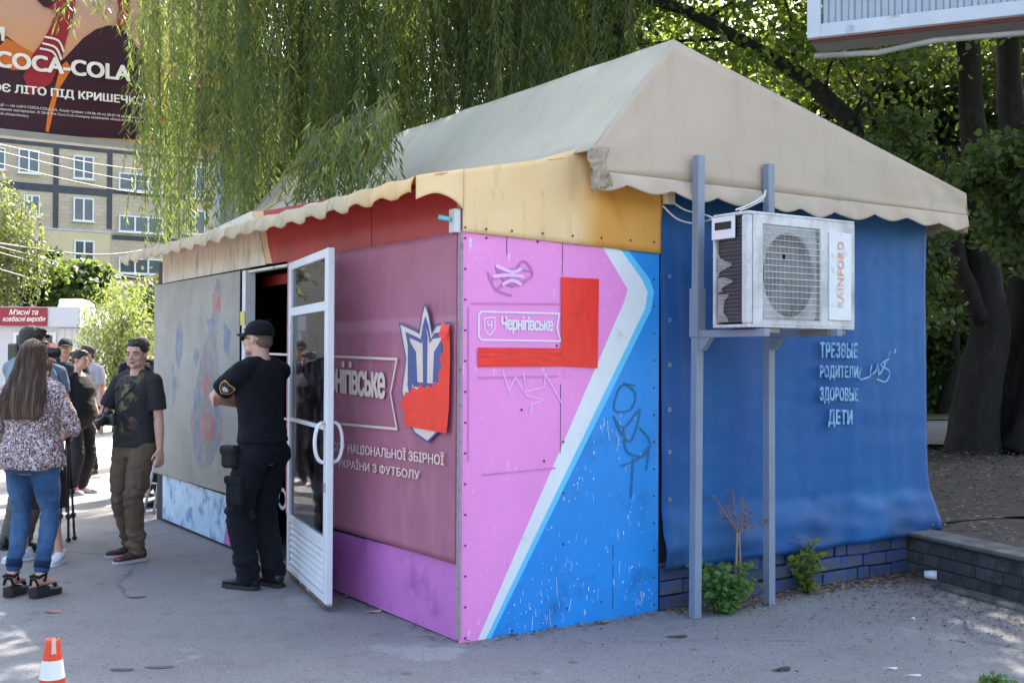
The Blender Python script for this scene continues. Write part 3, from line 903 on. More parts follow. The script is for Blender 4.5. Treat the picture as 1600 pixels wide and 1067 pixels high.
for wd, (x0, y0, x1, y1) in (('ТРЕЗВЫЕ', (1281, 534, 1340, 559)), ('РОДИТЕЛИ', (1281, 570, 1341, 593)), ('ЗДОРОВЫЕ', (1281, 604, 1341, 630)), ('ДЕТИ', (1294, 639, 1332, 667))):
    SQ = .0
    # find where the cloth is and put the print just proud of it
    c = S((x0 + x1) / 2, (y0 + y1) / 2, 0)
    yy = min(tarp((c.x + dx - 1.475) / (LA + .04 - 1.475), (c.z + dz - .28) / 2.52)[1] for dx in (-.2, -.1, 0, .1, .2) for dz in (-.07, 0, .07)) - .014
    text_quad('lettering', wd, S(x0, y1, yy), S(x1, y1 + 1, yy), S(x0, y0, yy), M_STEN, tp_, .095, spacing=1.1)
strokes('graffiti', [curve([(1345, 575), (1343, 592), (1360, 588)]), curve([(1362, 570), (1360, 585), (1368, 580), (1372, 568), (1374, 585), (1384, 566)]), curve([(1390, 560), (1376, 570), (1390, 580), (1384, 596), (1370, 592)]), [(1392, 548), (1388, 556)], [(1400, 545), (1397, 552)]], S, -.02, .012, M_STEN, tp_, NS)

# --- brick plinth under the tarpaulin, each brick a part
M_BB = plain('blue_painted_brick', lin('#36568f', .8), .8, .25, 6, .5, 50, dirt=(.09, .09, .095), damt=(.48, .62), dscale=8, objvar=.6)
MB().box(1.47, LA + .03, .035, .06, 0, .27).build('plinth_core', M_MORT, K)
bc = {}
random.seed(8)
for c in range(3):
    z0 = .006 + c * .092
    a = 1.46 + (0 if c != 1 else -.06)
    while a < LA + .02:
        w = random.choice((.25, .25, .125, .25)); a1 = max(a, 1.462); w2 = min(a + w, LA + .05) - a1
        if w2 > .04:
            k = round(w2, 3)
            if k not in bc:
                m = MB().rbox(0, w2 - .010, -.045, .0, 0, .082, .005).mesh('brick'); m.materials.append(M_BB); bc[k] = m
            o = bpy.data.objects.new('brick', bc[k]); COL.objects.link(o); o.parent = K
            o.location = (a1, .036 + random.uniform(-.010, .009), z0 + random.uniform(-.004, .004)); o.rotation_euler = (R(random.uniform(-2, 2)), R(random.uniform(-1.6, 1.6)), R(random.uniform(-2.2, 2.2)))
        a += w
MB().box(1.465, LA + .06, .028, .12, .275, .292).build('plinth_cap', M_CONC, K)

# --- roof: mansard-like front slope, low back slope, upright gable sheet with scalloped skirt
def cloth(name, ca, cb_, streak=None):
    t = Nt(name)
    c = t.mix(t.ramp(t.noise(.8, 6, .6), .3, .7), ca, cb_)
    c = t.mix(t.math('MULTIPLY', t.ramp(t.noise(3, 8, .7, st=(2, 2, .35)), .5, .75), .5), c, dk(cb_, .68))
    c = t.mix(t.math('MULTIPLY', t.ramp(t.noise(1.3, 7, .72), .56, .74), .45), c, dk(ca, .55))
    fine = t.n('ShaderNodeTexWave', wave_type='BANDS', bands_direction='Z'); fine.inputs['Scale'].default_value = 120; fine.inputs['Distortion'].default_value = 1
    t.l(t.coords(), fine.inputs['Vector'])
    t.col(c); t.rough(.7); t.bump(t.math('ADD', fine.outputs['Fac'], t.math('MULTIPLY', t.noise(2, 4), 12)), .12, .004)
    return t
M_ROOFG = cloth('gable_cloth', lin('#b3a18d'), lin('#c0ae9a')).m
M_ROOFF = cloth('slope_cloth', lin('#aaa38f'), lin('#b8b09c')).m
M_ORANGE = plain('orange_lining', lin('#d07a1c'), .7, .12, 4)
AP = (1.41, 3.545); AL, ARr = .77, 4.33
QG = -.20
zcr = 2.80
def scal(x, period, amp):        # scalloped hem: 0 at the cusps, amp at the bellies
    return amp * abs(math.sin(math.pi * x / period)) ** .8
def gable(u, v):
    a = AL + (ARr - AL) * u
    zt = zcr + (AP[1] - zcr) * (a - AL) / (AP[0] - AL) if a < AP[0] else AP[1] + (2.84 - AP[1]) * (a - AP[0]) / (ARr - AP[0])
    zt = max(zt, zcr + .01)
    zb = 2.675
    wr = .014 * noise.noise(Vector((a * 1.6, v * 2, 7))) + .006 * noise.noise(Vector((a * 5, v * 3 + a * 2, 2)))
    return (a, QG + .03 * v * (zt - zcr) - wr * min(1, 5 * v) * min(1, 5 * (1 - v)), zb + (zt - zb) * v)
def gskirt(u, v):
    a = AL + (ARr - AL) * u
    hem = 2.595 - scal(a + .1 + .05 * noise.noise(Vector((a * 2, 4, 0))), .37, .042 + .02 * noise.noise(Vector((a * .9, 9, 0)))) - .03 * noise.noise(Vector((a * 1.3, 0, 0)))
    z = 2.675 + (hem - 2.675) * v
    y = QG - .004 - .018 * math.sin(v * math.pi * .55) * (1 + .8 * math.sin(2 * math.pi * (a + .1) / .37)) - .01 * noise.noise(Vector((a * 6, z * 5, 0)))
    return (a, y, z)
n_u = 100
us = sorted(set([i / n_u for i in range(n_u + 1)] + [(AP[0] - AL) / (ARr - AL)]))
g = MB()
rows = 12
vs = [gable(u, j / rows) for j in range(rows + 1) for u in us]; W = len(us)
g.add(vs, [(j*W+i, j*W+i+1, (j+1)*W+i+1, (j+1)*W+i) for j in range(rows) for i in range(W - 1)], 0, True)
solid(g.build('gable_tarp', [M_ROOFG, M_ORANGE], K, 'beige gable sheet of the tarpaulin roof'), .005)
g2 = MB().grid(lambda u, v: gskirt(u, 1 - v), 150, 9)
solid(g2.build('valance', [M_ROOFG, M_ORANGE], K, 'scalloped skirt under the beige gable sheet'), .004, offset=-1, inner=1)
# right hand skirt (seen from inside at the far corner)
def rskirt(u, v):
    q = QG + (LQ + .3 - QG) * u
    hem = 2.60 - scal(q, .37, .055)
    return (ARr + .02 * math.sin(v * 2) + .01 * math.sin(q * 9), q, zcr + .04 + (hem - zcr - .04) * v)
solid(MB().grid(rskirt, 120, 6).build('valance', [M_ROOFG, M_ORANGE], K), .004, offset=-1, inner=1)
# slopes
def fslope(q0, q1, dz=0.0):
    def fn(u, v):
        q = q0 + (q1 - q0) * u
        a = AL + (AP[0] - AL) * v; z = zcr + .0 + (AP[1] - zcr) * v
        sag = .028 * math.sin(math.pi * v) * (1 - .6 * math.cos(2 * math.pi * q / .9)) + .022 * noise.noise(Vector((q * 2, v * 3, 1)))
        return (a + sag * .7 , q, z - sag * .6 + dz)
    return fn
def bslope(q0, q1, dz=0.0):
    return lambda u, v: (AP[0] + (ARr - AP[0]) * v, q0 + (q1 - q0) * u, AP[1] + (2.84 - AP[1]) * v + dz - .02 * math.sin(math.pi * v))
def gable_end(q, m, dz=0.0):
    m.poly([(AL, q, zcr + dz - .005), (AP[0], q, AP[1] + dz - .005), (ARr, q, 2.835 + dz)], 0)
QM = 3.64
m = MB().grid(fslope(QG + .024, QM), 60, 10).grid(bslope(QG + .026, QM), 40, 8); gable_end(QM, m)
solid(m.build('roof_tarp', M_ROOFF, K, 'pale tarpaulin roof slope nearest the corner'), .005)
m = MB().grid(fslope(QM + .05, 6.05, -.03), 60, 10).grid(bslope(QM + .05, 6.05, -.03), 40, 8); gable_end(6.05, m, -.03)
solid(m.build('roof_tarp', M_ROOFF, K, 'far section of the tarpaulin roof under the willow'), .005)
MB().tube([F(480, 262, .9) + Vector((0, 0, 0)), (1.1, 5.4, 3.15), (.74, 6.1, 2.83)], .012, 6).build('roof_cord', plain('yellow_cord', lin('#c9b070'), .7), K)
# lean-to awning over the front
ZA0, AO = 2.572, -.30
def awn(u, v):
    q = -.01 + u * (5.76 + .03)
    a = AO + (.80 - AO) * v
    z = ZA0 + (2.79 - ZA0) * v
    if q < .35 and a < .02:       # near corner falls back to the wall corner
        pass
    s_ = .012 * math.sin(q * 9.0) * math.sin(math.pi * v) 
    return (a, q, z - abs(s_) - .012 * (1 - v) * (.5 + .5 * math.sin(q * 17)))
M_AWN = cloth('awning_cloth', lin('#b89f78'), lin('#cdb088')).m
M_AWND = plain('awning_hem', lin('#b5a384'), .75, .2, 4, .3, 10, dirt=lin('#5d5347'), damt=(.50, .66), dscale=4, dst=(1, 1.5, .25))
aw = solid(MB().grid(lambda u, v: awn(1 - u, v), 120, 10).build('awning', [M_AWN, M_ORANGE], K, 'lean-to canvas awning along the kiosk front'), .004, offset=-1, inner=1)
_t = Nt('awning_hem_cloth'); _x, _y, _z = _t.sep(_t.coords())
_c = _t.mix(_t.ramp(_t.noise(4, 6, .65), .3, .7), lin('#a8987c'), lin('#beae90'))
_c = _t.mix(_t.math('MULTIPLY', _t.ramp(_t.noise(5, 8, .7, st=(1, 1.6, .3)), .5, .68), .7), _c, lin('#64594c'))
_c = _t.mix(_t.ramp(_y, .2, 2.4, (1, 1, 1, 1), (0, 0, 0, 1)), _c, _t.mix(.25, lin('#dcb274', 1.05), _c))
_t.col(_c); _t.rough(.75); _t.bump(_t.noise(10, 4), .3, .01); M_AWND = _t.m
def aval(u, v):
    q = -.01 + u * 5.79
    per = .32
    ph = (q % per) / per
    hem = ZA0 - .085 - .034 * (ph ** .9 if ph < .82 else ((1 - ph) / .18) ** .7 * .84)
    out_ = .016 * math.sin(2 * math.pi * q / per + .6) * v
    z = ZA0 - .012 * (.5 + .5 * math.sin(q * 17)) + (hem - ZA0) * v
    return (AO - .008 - .02 * math.sin(v * 2.2) - out_, q + .02 * v * math.sin(2 * math.pi * q / per), z)
solid(MB().grid(lambda u, v: aval(u, v), 340, 6).build('valance', [M_AWND, M_ORANGE], K, 'sagging scalloped hem of the front awning'), .004, offset=-1, inner=1)
# side return of the awning at the near corner
def aret(u, v):
    a = AO + (0.0 - AO) * u
    zt = ZA0 + .209 * (a - AO)
    hem = 2.440 + .060 * math.sin(math.pi * min(1, u * 1.0)) - .035 * u
    return (a, -.012 - .02 * math.sin(u * math.pi) * v - .01 * math.sin(u * 9), zt + (hem - zt) * v)
solid(MB().grid(lambda u, v: aret(1 - u, v), 30, 8).build('awning_return', [M_YEL, M_ORANGE], K), .004, inner=1)

# --- junction box under the eave
jb = S(1044, 312, -.06)
MB().rbox(jb.x - .035, jb.x + .035, -.09, -.045, jb.z - .03, jb.z + .05, .004).build('junction_box', plain('ivory_plastic', lin('#cfc5b0'), .5, .1, 9), K)

# crumpled dirty cloth corner where the yellow band meets the gable sheet
def crump(u, v):
    p = S(918 + 30 * u + 5 * v, 236 + 62 * v - 6 * u, -.222)
    n_ = noise.noise(Vector((u * 3.5, v * 3, 2)))
    return (p.x + .02 * n_, p.y - .03 * abs(noise.noise(Vector((u * 4 + v * 3, v * 5, 1)))) - .01 * n_, p.z + .012 * noise.noise(Vector((u * 5, v * 2, 8))))
solid(MB().grid(crump, 18, 20).build('cloth_flap', plain('dirty_flap', lin('#ab9b88'), .8, .2, 6, .3, 12, dirt=lin('#7d6b58'), damt=(.46, .66), dscale=8), K, 'crumpled dirty corner of the roof cloth'), .004)
# ================================================================ steel stand with the air conditioner
M_POST = plain('grey_blue_steel', lin('#8a94a4', .85), .45, .08, 4, .08, 40, dirt=(.14, .15, .18), damt=(.66, .76), dscale=6)
g1 = KG(1086, 962); g2 = KG(1202, 936)
print('QP', g1.y, g2.y)
QP1 = min(g1.y, -.26); g1 = S(1086, 960, QP1); QP2 = QP1 + .02; g2 = S(1202, 938, QP2)
stand = thing('post_stand', 'two grey-blue steel posts with arms standing before the blue tarp', 'stand', P0, KANG)
def wpt(u, v, q): return S(u, v, q)
def rail(name, a, b_, w=.028, d=None, mat=M_POST, par=stand):
    a = Vector(a); b_ = Vector(b_); t = (b_ - a).normalized()
    d = d or w
    side_ = Vector((0, 1, 0)) if abs(t.y) < .8 else Vector((1, 0, 0))
    x_ = t.cross(side_).normalized(); y_ = x_.cross(t).normalized()
    Mx = Matrix((x_, y_, t)).transposed().to_4x4(); Mx.translation = a
    L_ = (b_ - a).length
    m = MB(); m.rbox(-w, w, -d, d, 0, L_, .003, M=Mx); return m.build(name, mat, par)
p1t = S(1092, 243, QP1); p2t = S(1201, 257, QP2)
p1b = Vector((g1.x, QP1, 0)); p2b = Vector((g2.x, QP2, 0))
post1 = rail('post', p1b, p1t); post2 = rail('post', p2b, p2t)
z1 = S(1090, 522, QP1).z; z2 = S(1201, 522, QP2).z
pm1 = p1b.lerp(p1t, z1 / p1t.z); pm2 = p2b.lerp(p2t, z2 / p2t.z)
# arms reach outwards (towards the camera side) and carry the unit
e1 = KI @ AT(1188, 520, (KM @ pm1).y - .02); 
arm1 = rail('arm', pm1 + Vector((0, -.03, 0)), Vector((pm1.x, pm1.y - .58, z1)), .022)
arm2 = rail('arm', pm2 + Vector((0, -.03, 0)), Vector((pm2.x, pm2.y - .58, z2)), .022)
for pm in (pm1, pm2):
    MB().prism([pm + Vector((-.02, -.029, -.10)), pm + Vector((-.02, -.06, -.10)), pm + Vector((-.02, -.13, -.024)), pm + Vector((-.02, -.029, -.024))], (.04, 0, 0)).build('gusset', M_POST, stand)
MB().rbox(pm1.x - .036, pm1.x + .036, pm1.y - .036, pm1.y + .036, z1 - .02, z1 + .28, .003).build('splice_sleeve', M_POST, stand)

# --- air conditioner box; its corners read from the photograph on its own planes
def ac_unit():
    # front face bottom-left / bottom-right on vertical plane through the unit
    A = KM @ S(1169, 511, pm1.y - .52)
    print('acz', A.z, z1, z2)                      # near bottom corner (between side and front)
    fdir = (RD * 1.0).copy()
    # solve width so that the far edge lands on u=1336
    def proj(p):
        d = CR.transposed() @ (Vector(p) - CLOC); return (800 + FPX * d.x / -d.z, 533.5 - FPX * d.y / -d.z)
    ang = KANG          # the unit is turned a little against the wall
    fdir = Vector((math.cos(ang), math.sin(ang), 0)); 
    w = .3
    while proj(A + fdir * w)[0] < 1335: w += .004
    h = .1
    while proj(A + Vector((0, 0, h)))[1] > 329: h += .004
    ddir = Vector((-fdir.y, fdir.x, 0)); 
    d = .05
    while proj(A + ddir * d)[0] > 1114 and d < .6: d += .004
    return A, ang, w, h, d
A_, ang_, ACW, ACH, ACD = ac_unit()
print('AC', A_, ACW, ACH, ACD)
ac = thing('air_conditioner', 'grimy white air conditioner outdoor unit on the steel posts', 'air conditioner', A_, ang_)
M_ACW = plain('grimy_white_metal', (.62, .62, .62), .45, .08, 3, .05, 30, dirt=(.30, .29, .28), damt=(.42, .68), dscale=3.5, dst=(1, 1, .8))
M_ACD = plain('coil_dark', (.045, .046, .05), .6, .3, 9)
M_FIN = plain('bare_fin', (.5, .5, .48), .5, .2, 14, metal=.2)
t_ = .018
sh = MB()
sh.rbox(0, ACW, 0, ACD, ACH - t_, ACH, .005)                 # top
sh.rbox(0, ACW, 0, ACD, 0, t_, .004)                         # bottom
sh.rbox(ACW - .012, ACW, .0, ACD, t_, ACH - t_, .003)        # right side
sh.rbox(0, .03, ACD - .02, ACD, t_, ACH - t_, .003)          # rear left post
sh.rbox(-.002, .04, -.002, .06, t_, ACH - t_, .012)          # rounded front corner
sh.rbox(.04, ACW - .012, ACD - .012, ACD, t_, ACH - t_, .003)
# front plate around the grille opening
gx0, gx1, gz0, gz1 = .13 * ACW, .66 * ACW, .07 * ACH, .90 * ACH
sh.box(.04, gx0, 0, .014, t_, ACH - t_); sh.box(gx1, ACW - .012, 0, .014, t_, ACH - t_)
sh.box(gx0, gx1, 0, .014, t_, gz0); sh.box(gx0, gx1, 0, .014, gz1, ACH - t_)
casing = sh.build('casing', M_ACW, ac)
# plate with ring opening right behind the wires
cx, cz = (gx0 + gx1) / 2 + .01, (gz0 + gz1) / 2 - .01; rad = min(gx1 - gx0, gz1 - gz0) * .485
pl = MB(); nn = 48
outer = []; inner = []
for k in range(nn):
    an = 2 * math.pi * k / nn
    inner.append(Vector((cx + rad * math.cos(an) * .95, .03, cz + rad * 1.08 * math.sin(an))))
    c_, s_ = math.cos(an), math.sin(an)
    kx = (gx1 - cx if c_ > 0 else cx - gx0) / max(abs(c_), 1e-6); kz = (gz1 - cz if s_ > 0 else cz - gz0) / max(abs(s_), 1e-6)
    kk = min(kx, kz); outer.append(Vector((cx + c_ * kk, .03, cz + s_ * kk)))
pl.add(outer + inner, [(k, (k+1) % nn, nn + (k+1) % nn, nn + k) for k in range(nn)])
pl.tube([Vector((p.x, .04, p.z)) for p in inner + inner[:1]], .008, 5)
pl.build('fan_shroud', M_ACW, ac, fix=False)
# grille wires: horizontal ones bold, vertical ones fine
gw = MB()
for i in range(15):
    z = gz0 + (gz1 - gz0) * (i + .5) / 15
    gw.box(gx0, gx1, -.012, -.006, z - .0018, z + .0018)
for i in range(44):
    x = gx0 + (gx1 - gx0) * (i + .5) / 44
    if 13 < i < 16: 
        gw.box(x - .0010, x + .0010, -.006, -.0035, gz0, cz + .08); gw.box(x - .0010, x + .0010, -.006, -.0035, cz + .115, gz1)
    else: gw.box(x - .0010, x + .0010, -.006, -.0035, gz0, gz1)
M_WIRE = plain('grille_wire', (.60, .595, .58), .5, .1, 9, dirt=(.34, .33, .31), damt=(.5, .7), dscale=5)
gw.build('grille', M_WIRE, ac)
fan = MB()
for k in range(3):
    a0 = 2 * math.pi * k / 3 + .4
    def bl(u, v):
        rr = .03 + (rad * .9 - .03) * u; an = a0 + (v - .5) * (1.6 - .3 * u)
        return (cx + rr * math.cos(an), .09 + .05 * (v - .5), cz + rr * math.sin(an))
    fan.grid(bl, 8, 8)
fan.tube([(cx, .06, cz), (cx, .14, cz)], .045, 16)
fan.build('fan', plain('fan_grey', (.07, .07, .075), .5, .15, 6), ac)
MB().box(.06, ACW - .02, ACD - .05, ACD - .02, .03, ACH - .03).build('rear_coil', M_ACD, ac)
# side coil: dark with fins, lower part worn bright
sd = MB(); x0 = .022
sd.box(x0, x0 + .01, .075, ACD - .03, .03, ACH - .03)
sdo = sd.build('side_coil', M_ACD, ac)
fins = MB(); fins2 = MB(); 
for i in range(26):
    z = .035 + i * (ACH - .07) / 26
    fins.box(x0 - .008, x0 - .001, .075, ACD - .03, z, z + .004)
fins.build('coil_tubes', plain('coil_fin_grey', (.13, .13, .135), .5, .2, 9, metal=.3), sdo)
random.seed(6)
for i in range(52):
    z = .035 + i * (ACH * .60) / 52
    k_ = noise.noise(Vector((i * .13, 2.5, 0))); k2 = noise.noise(Vector((i * .09, 8.5, 0)))
    if 20 < i < 23 or 33 < i < 35: continue
    y1 = ACD - .035; y0_ = .085 + max(0, .07 + .16 * k_) + random.uniform(0, .006) + max(0, (i - 36) * .006)
    fins2.box(x0 - .013, x0 - .0085, y0_, max(y0_ + .02, y1), z, z + .0042)
fins2.build('bent_fins', M_FIN, sdo, kind='stuff')
hb = MB(); hb.rbox(-.012, .0, ACD - .19, ACD - .0, ACH - .15, ACH - .02, .004); 
hbo = hb.build('handle_cover', plain('white_plastic', (.74, .74, .75), .4, .04, 4), ac)
MB().box(-.0135, -.012, ACD - .165, ACD - .03, ACH - .095, ACH - .05).build('grip_slot', M_BLACK, hbo)
bp = MB(); bx0, bx1 = .735 * ACW, .955 * ACW
bp.rbox(bx0, bx1, -.010, .0, .08 * ACH, .88 * ACH, .004)
bpo = bp.build('side_cover', plain('paler_cover', (.68, .69, .69), .45, .06, 4, dirt=(.33, .32, .3), damt=(.55, .7), dscale=6), ac)
M_ORT = plain('orange_lettering', lin('#d8967c'), .6, .1, 12, dirt=(.6, .58, .56), damt=(.5, .6), dscale=18)
lx = (bx0 + bx1) / 2
text_quad('lettering', 'RAINFORD', (lx + .028, -.0115, .20 * ACH), (lx + .028, -.0115, .80 * ACH), (lx - .028, -.0115, .20 * ACH), M_ORT, bpo, .05, spacing=1.15)
ft = MB()
M_FOOT = plain('rusty_foot', (.25, .22, .2), .6, .2, 9)
for x in (.12, ACW - .22): MB().rbox(x, x + .16, .02, ACD - .04, -.03, -.0005, .003).build('foot_rail', M_FOOT, ac)
# support arms under the unit that really reach it
AI = KI @ (Matrix.Translation(A_)).to_translation()
# cables
M_CABW = plain('white_cable', (.68, .67, .64), .5)
def cable(name, label, pts, r, mat, cat='cable', n=8):
    P3 = [Vector(p) for p in pts]
    out = []
    Q = [P3[0]] + P3 + [P3[-1]]
    for i in range(1, len(Q) - 2):
        for k in range(n):
            t = k / n
            out.append(.5 * ((2*Q[i]) + (-Q[i-1]+Q[i+1])*t + (2*Q[i-1]-5*Q[i]+4*Q[i+1]-Q[i+2])*t*t + (-Q[i-1]+3*Q[i]-3*Q[i+1]+Q[i+2])*t**3))
    out.append(P3[-1])
    return MB().tube(out, r, 6).build(name, mat, label=label, cat=cat)
def SW(u, v, q): return KM @ S(u, v, q)
actop = A_ + Vector((math.cos(ang_ + math.pi/2), math.sin(ang_ + math.pi/2), 0)) * (ACD * .5) + Vector((0, 0, ACH + .004))
cable('cable', 'white cable sagging from the eave box behind the near post to the air conditioner', [SW(1046, 312, -.07), SW(1070, 328, -.12), SW(1098, 335, -.22), SW(1118, 343, -.34), SW(1124, 352, -.36)], .006, M_CABW)
cable('cable', 'lower white cable looping across the tarp towards the air conditioner', [SW(1036, 322, -.05), SW(1058, 342, -.08), SW(1085, 349, -.12), SW(1112, 343, -.3)], .006, M_CABW)
cable('cable', 'outer of two white wires curving from the far post down to the unit top', [SW(1196, 298, QP2 - .04), SW(1193, 306, QP2 - .07), SW(1175, 318, QP2 - .15), SW(1150, 328, QP2 - .25)], .006, M_CABW)
cable('cable', 'inner of two white wires curving from the far post down to the unit top', [SW(1196, 304, QP2 - .04), SW(1190, 313, QP2 - .07), SW(1172, 323, QP2 - .15), SW(1156, 329, QP2 - .25)], .005, M_CABW)

# ================================================================ traffic cone
cpos = G(81, 1120)
cone = thing('traffic_cone', 'orange traffic cone with a white band at the lower left corner', 'cone', cpos)
zt_c = (hit(77, 997, cpos, (0, 1, 0))).z
hc = zt_c
def cr(z): return .074 + (.029 - .074) * (z / hc)
M_CO = plain('orange_plastic', lin('#e2461a'), .4, .06, 4, dirt=lin('#a83b1c'), damt=(.62, .8), dscale=8)
M_CW = plain('reflective_white', (.76, .76, .80), .35, .04, 6, dirt=(.5, .5, .5), damt=(.6, .8), dscale=9)
def cseg(z0, z1, off=0):
    m = MB(); m.loft([((0, 0, z0), (cr(z0) + off, 0, 0), (0, cr(z0) + off, 0)), ((0, 0, z1), (cr(z1) + off, 0, 0), (0, cr(z1) + off, 0))], 32, cap=False); return m
c1 = MB(); c1.loft([((0, 0, z), (cr(z), 0, 0), (0, cr(z), 0)) for z in (.03, .2, hc - .012, hc - .002)] + [((0, 0, hc), (.022, 0, 0), (0, .022, 0)), ((0, 0, hc - .06), (.020, 0, 0), (0, .020, 0))], 32)
c1.build('body', M_CO, cone)
zb1 = hit(80, 1058, cpos, (0, 1, 0)).z; zb2 = hit(78, 1029, cpos, (0, 1, 0)).z
cseg(zb1, zb2, .002).build('band', M_CW, cone)
MB().rbox(-.11, .11, -.11, .11, 0, .025, .012).build('base', M_CO, cone)
lb = MB(); 
lb.add([Vector((cr(z) + .003) * math.cos(a) for _ in (0,)) if False else Vector(((cr(z) + .003) * math.cos(a), (cr(z) + .003) * math.sin(a), z)) for z in (zb2 + .03, zb2 + .10) for a in (R(-75), R(-60), R(-45))], [(0, 1, 4, 3), (1, 2, 5, 4)])
lb.build('sticker', plain('pale_sticker', lin('#d9b7a4'), .5, .1, 9), cone)

# ================================================================ small litter
def wcup():
    p = G(1444, 905); t = thing('paper_cup', 'white and pale blue paper cup lying by the retaining wall', 'cup', p, R(-20))
    m = MB(); Mx = Matrix.Rotation(R(82), 4, 'Y')
    rings = []
    for z, r_ in ((0, .026), (.085, .036)): rings.append(((z, 0, .037), (0, r_, 0), (0, 0, r_)))
    m.loft(rings, 20, cap=False); m.loft([((.001, 0, .037), (0, .0255, 0), (0, 0, .0255)), ((.002, 0, .037), (0, .001, 0), (0, 0, .001))], 20)
    solid(m.build('cup_wall', plain('cup_paper', (.70, .76, .80), .5, .05, 6), t), .0015)
wcup()
def leaf_bits(name, label, cat, n, area, mat, size, z0=.004, seed=1, kind='stuff', curl=.4):
    r = np.random.default_rng(seed)
    pts = np.array([area(r) for _ in range(n)])
    a = r.uniform(0, 2*np.pi, n); s_ = r.uniform(size[0], size[1], n); w = s_ * r.uniform(.25, .6, n)
    dx = np.stack([np.cos(a), np.sin(a), r.uniform(-.15, .25, n)], 1); dy = np.stack([-np.sin(a), np.cos(a), r.uniform(-curl, curl, n)], 1)
    V = np.stack([pts, pts + dx * (s_ * .5)[:, None] + dy * (w * .5)[:, None], pts + dx * s_[:, None], pts + dx * (s_ * .5)[:, None] - dy * (w * .5)[:, None]], 1)
    V[:, :, 2] = np.maximum(V[:, :, 2], z0 + 0 * V[:, :, 2])
    mi = r.integers(0, len(mat) if isinstance(mat, list) else 1, n)
    o = mesh_np(name, V.reshape(-1, 3), np.arange(4*n).reshape(n, 4), mat, mi=mi)
    return tag(o, label, cat, kind=kind)
M_DL = [plain('dry_leaf_brown', (.17, .10, .05), .8, .3, 20), plain('dry_leaf_tan', (.28, .20, .11), .8, .3, 20), plain('dark_bit', (.035, .03, .028), .9, .3, 20)]
def a_wallfoot(r):
    s_ = r.random() * (LA - 1.5) + 1.5; d = abs(r.normal()) * .12
    p = KM @ Vector((s_, -.02 - d, .012)); return (p.x, p.y, .012)
leaf_bits('leaf_litter', 'dry brown leaves drifted along the foot of the brick plinth', 'leaf litter', 1500, a_wallfoot, M_DL, (.015, .045), seed=2)
def a_corner(r):
    base = RWA + rdir * (.35 + r.random() ** 1.3 * 2.6); d = .03 + abs(r.normal()) * .48; p = base - rn * d; return (p.x, p.y, .012)
leaf_bits('debris', 'dark crumbs and leaf bits scattered on the asphalt by the grey block wall', 'debris', 5200, a_corner, [M_DL[2], M_DL[2], M_DL[0]], (.01, .03), seed=3)
def a_open(r):
    u = r.uniform(850, 1600); v = 905 + abs(r.normal()) * 75; p = G(u, min(v, 1066)); return (p.x, p.y, .012)
leaf_bits('debris', 'small dark spots and bits on the asphalt in the lower right foreground', 'debris', 1500, a_open, [M_DL[2], M_DL[2], M_DL[2], M_DL[1]], (.008, .024), seed=4)
def a_bed(r):
    b_ = RWA + rdir * (r.random() * 9 - 6.5); d = .2 + r.random() * 9; p = b_ + rn * d; return (p.x, p.y, ZB + .03 + .02 * r.random())
leaf_bits('leaf_litter', 'dead leaves and crumbs covering the raised earth bed under the trees', 'leaf litter', 16000, a_bed, [M_DL[0], M_DL[2], M_DL[2], M_DL[1]], (.02, .06), seed=5)
def a_front(r):
    q = r.random() * 2.4; p = KM @ Vector((-.02 - abs(r.normal()) * .05, q, .012)); return (p.x, p.y, .012)
leaf_bits('leaf_litter', 'few dry leaves caught along the foot of the purple front sheets', 'leaf litter', 40, a_front, M_DL, (.02, .05), seed=6)
def a_side(r):
    q = r.random() * 1.5; p = KM @ Vector((q, -.03 - abs(r.normal()) * .05, .012)); return (p.x, p.y, .012)
leaf_bits('leaf_litter', 'thin line of straw and leaves under the pink and blue side sheet', 'leaf litter', 120, a_side, M_DL, (.015, .05), seed=7)
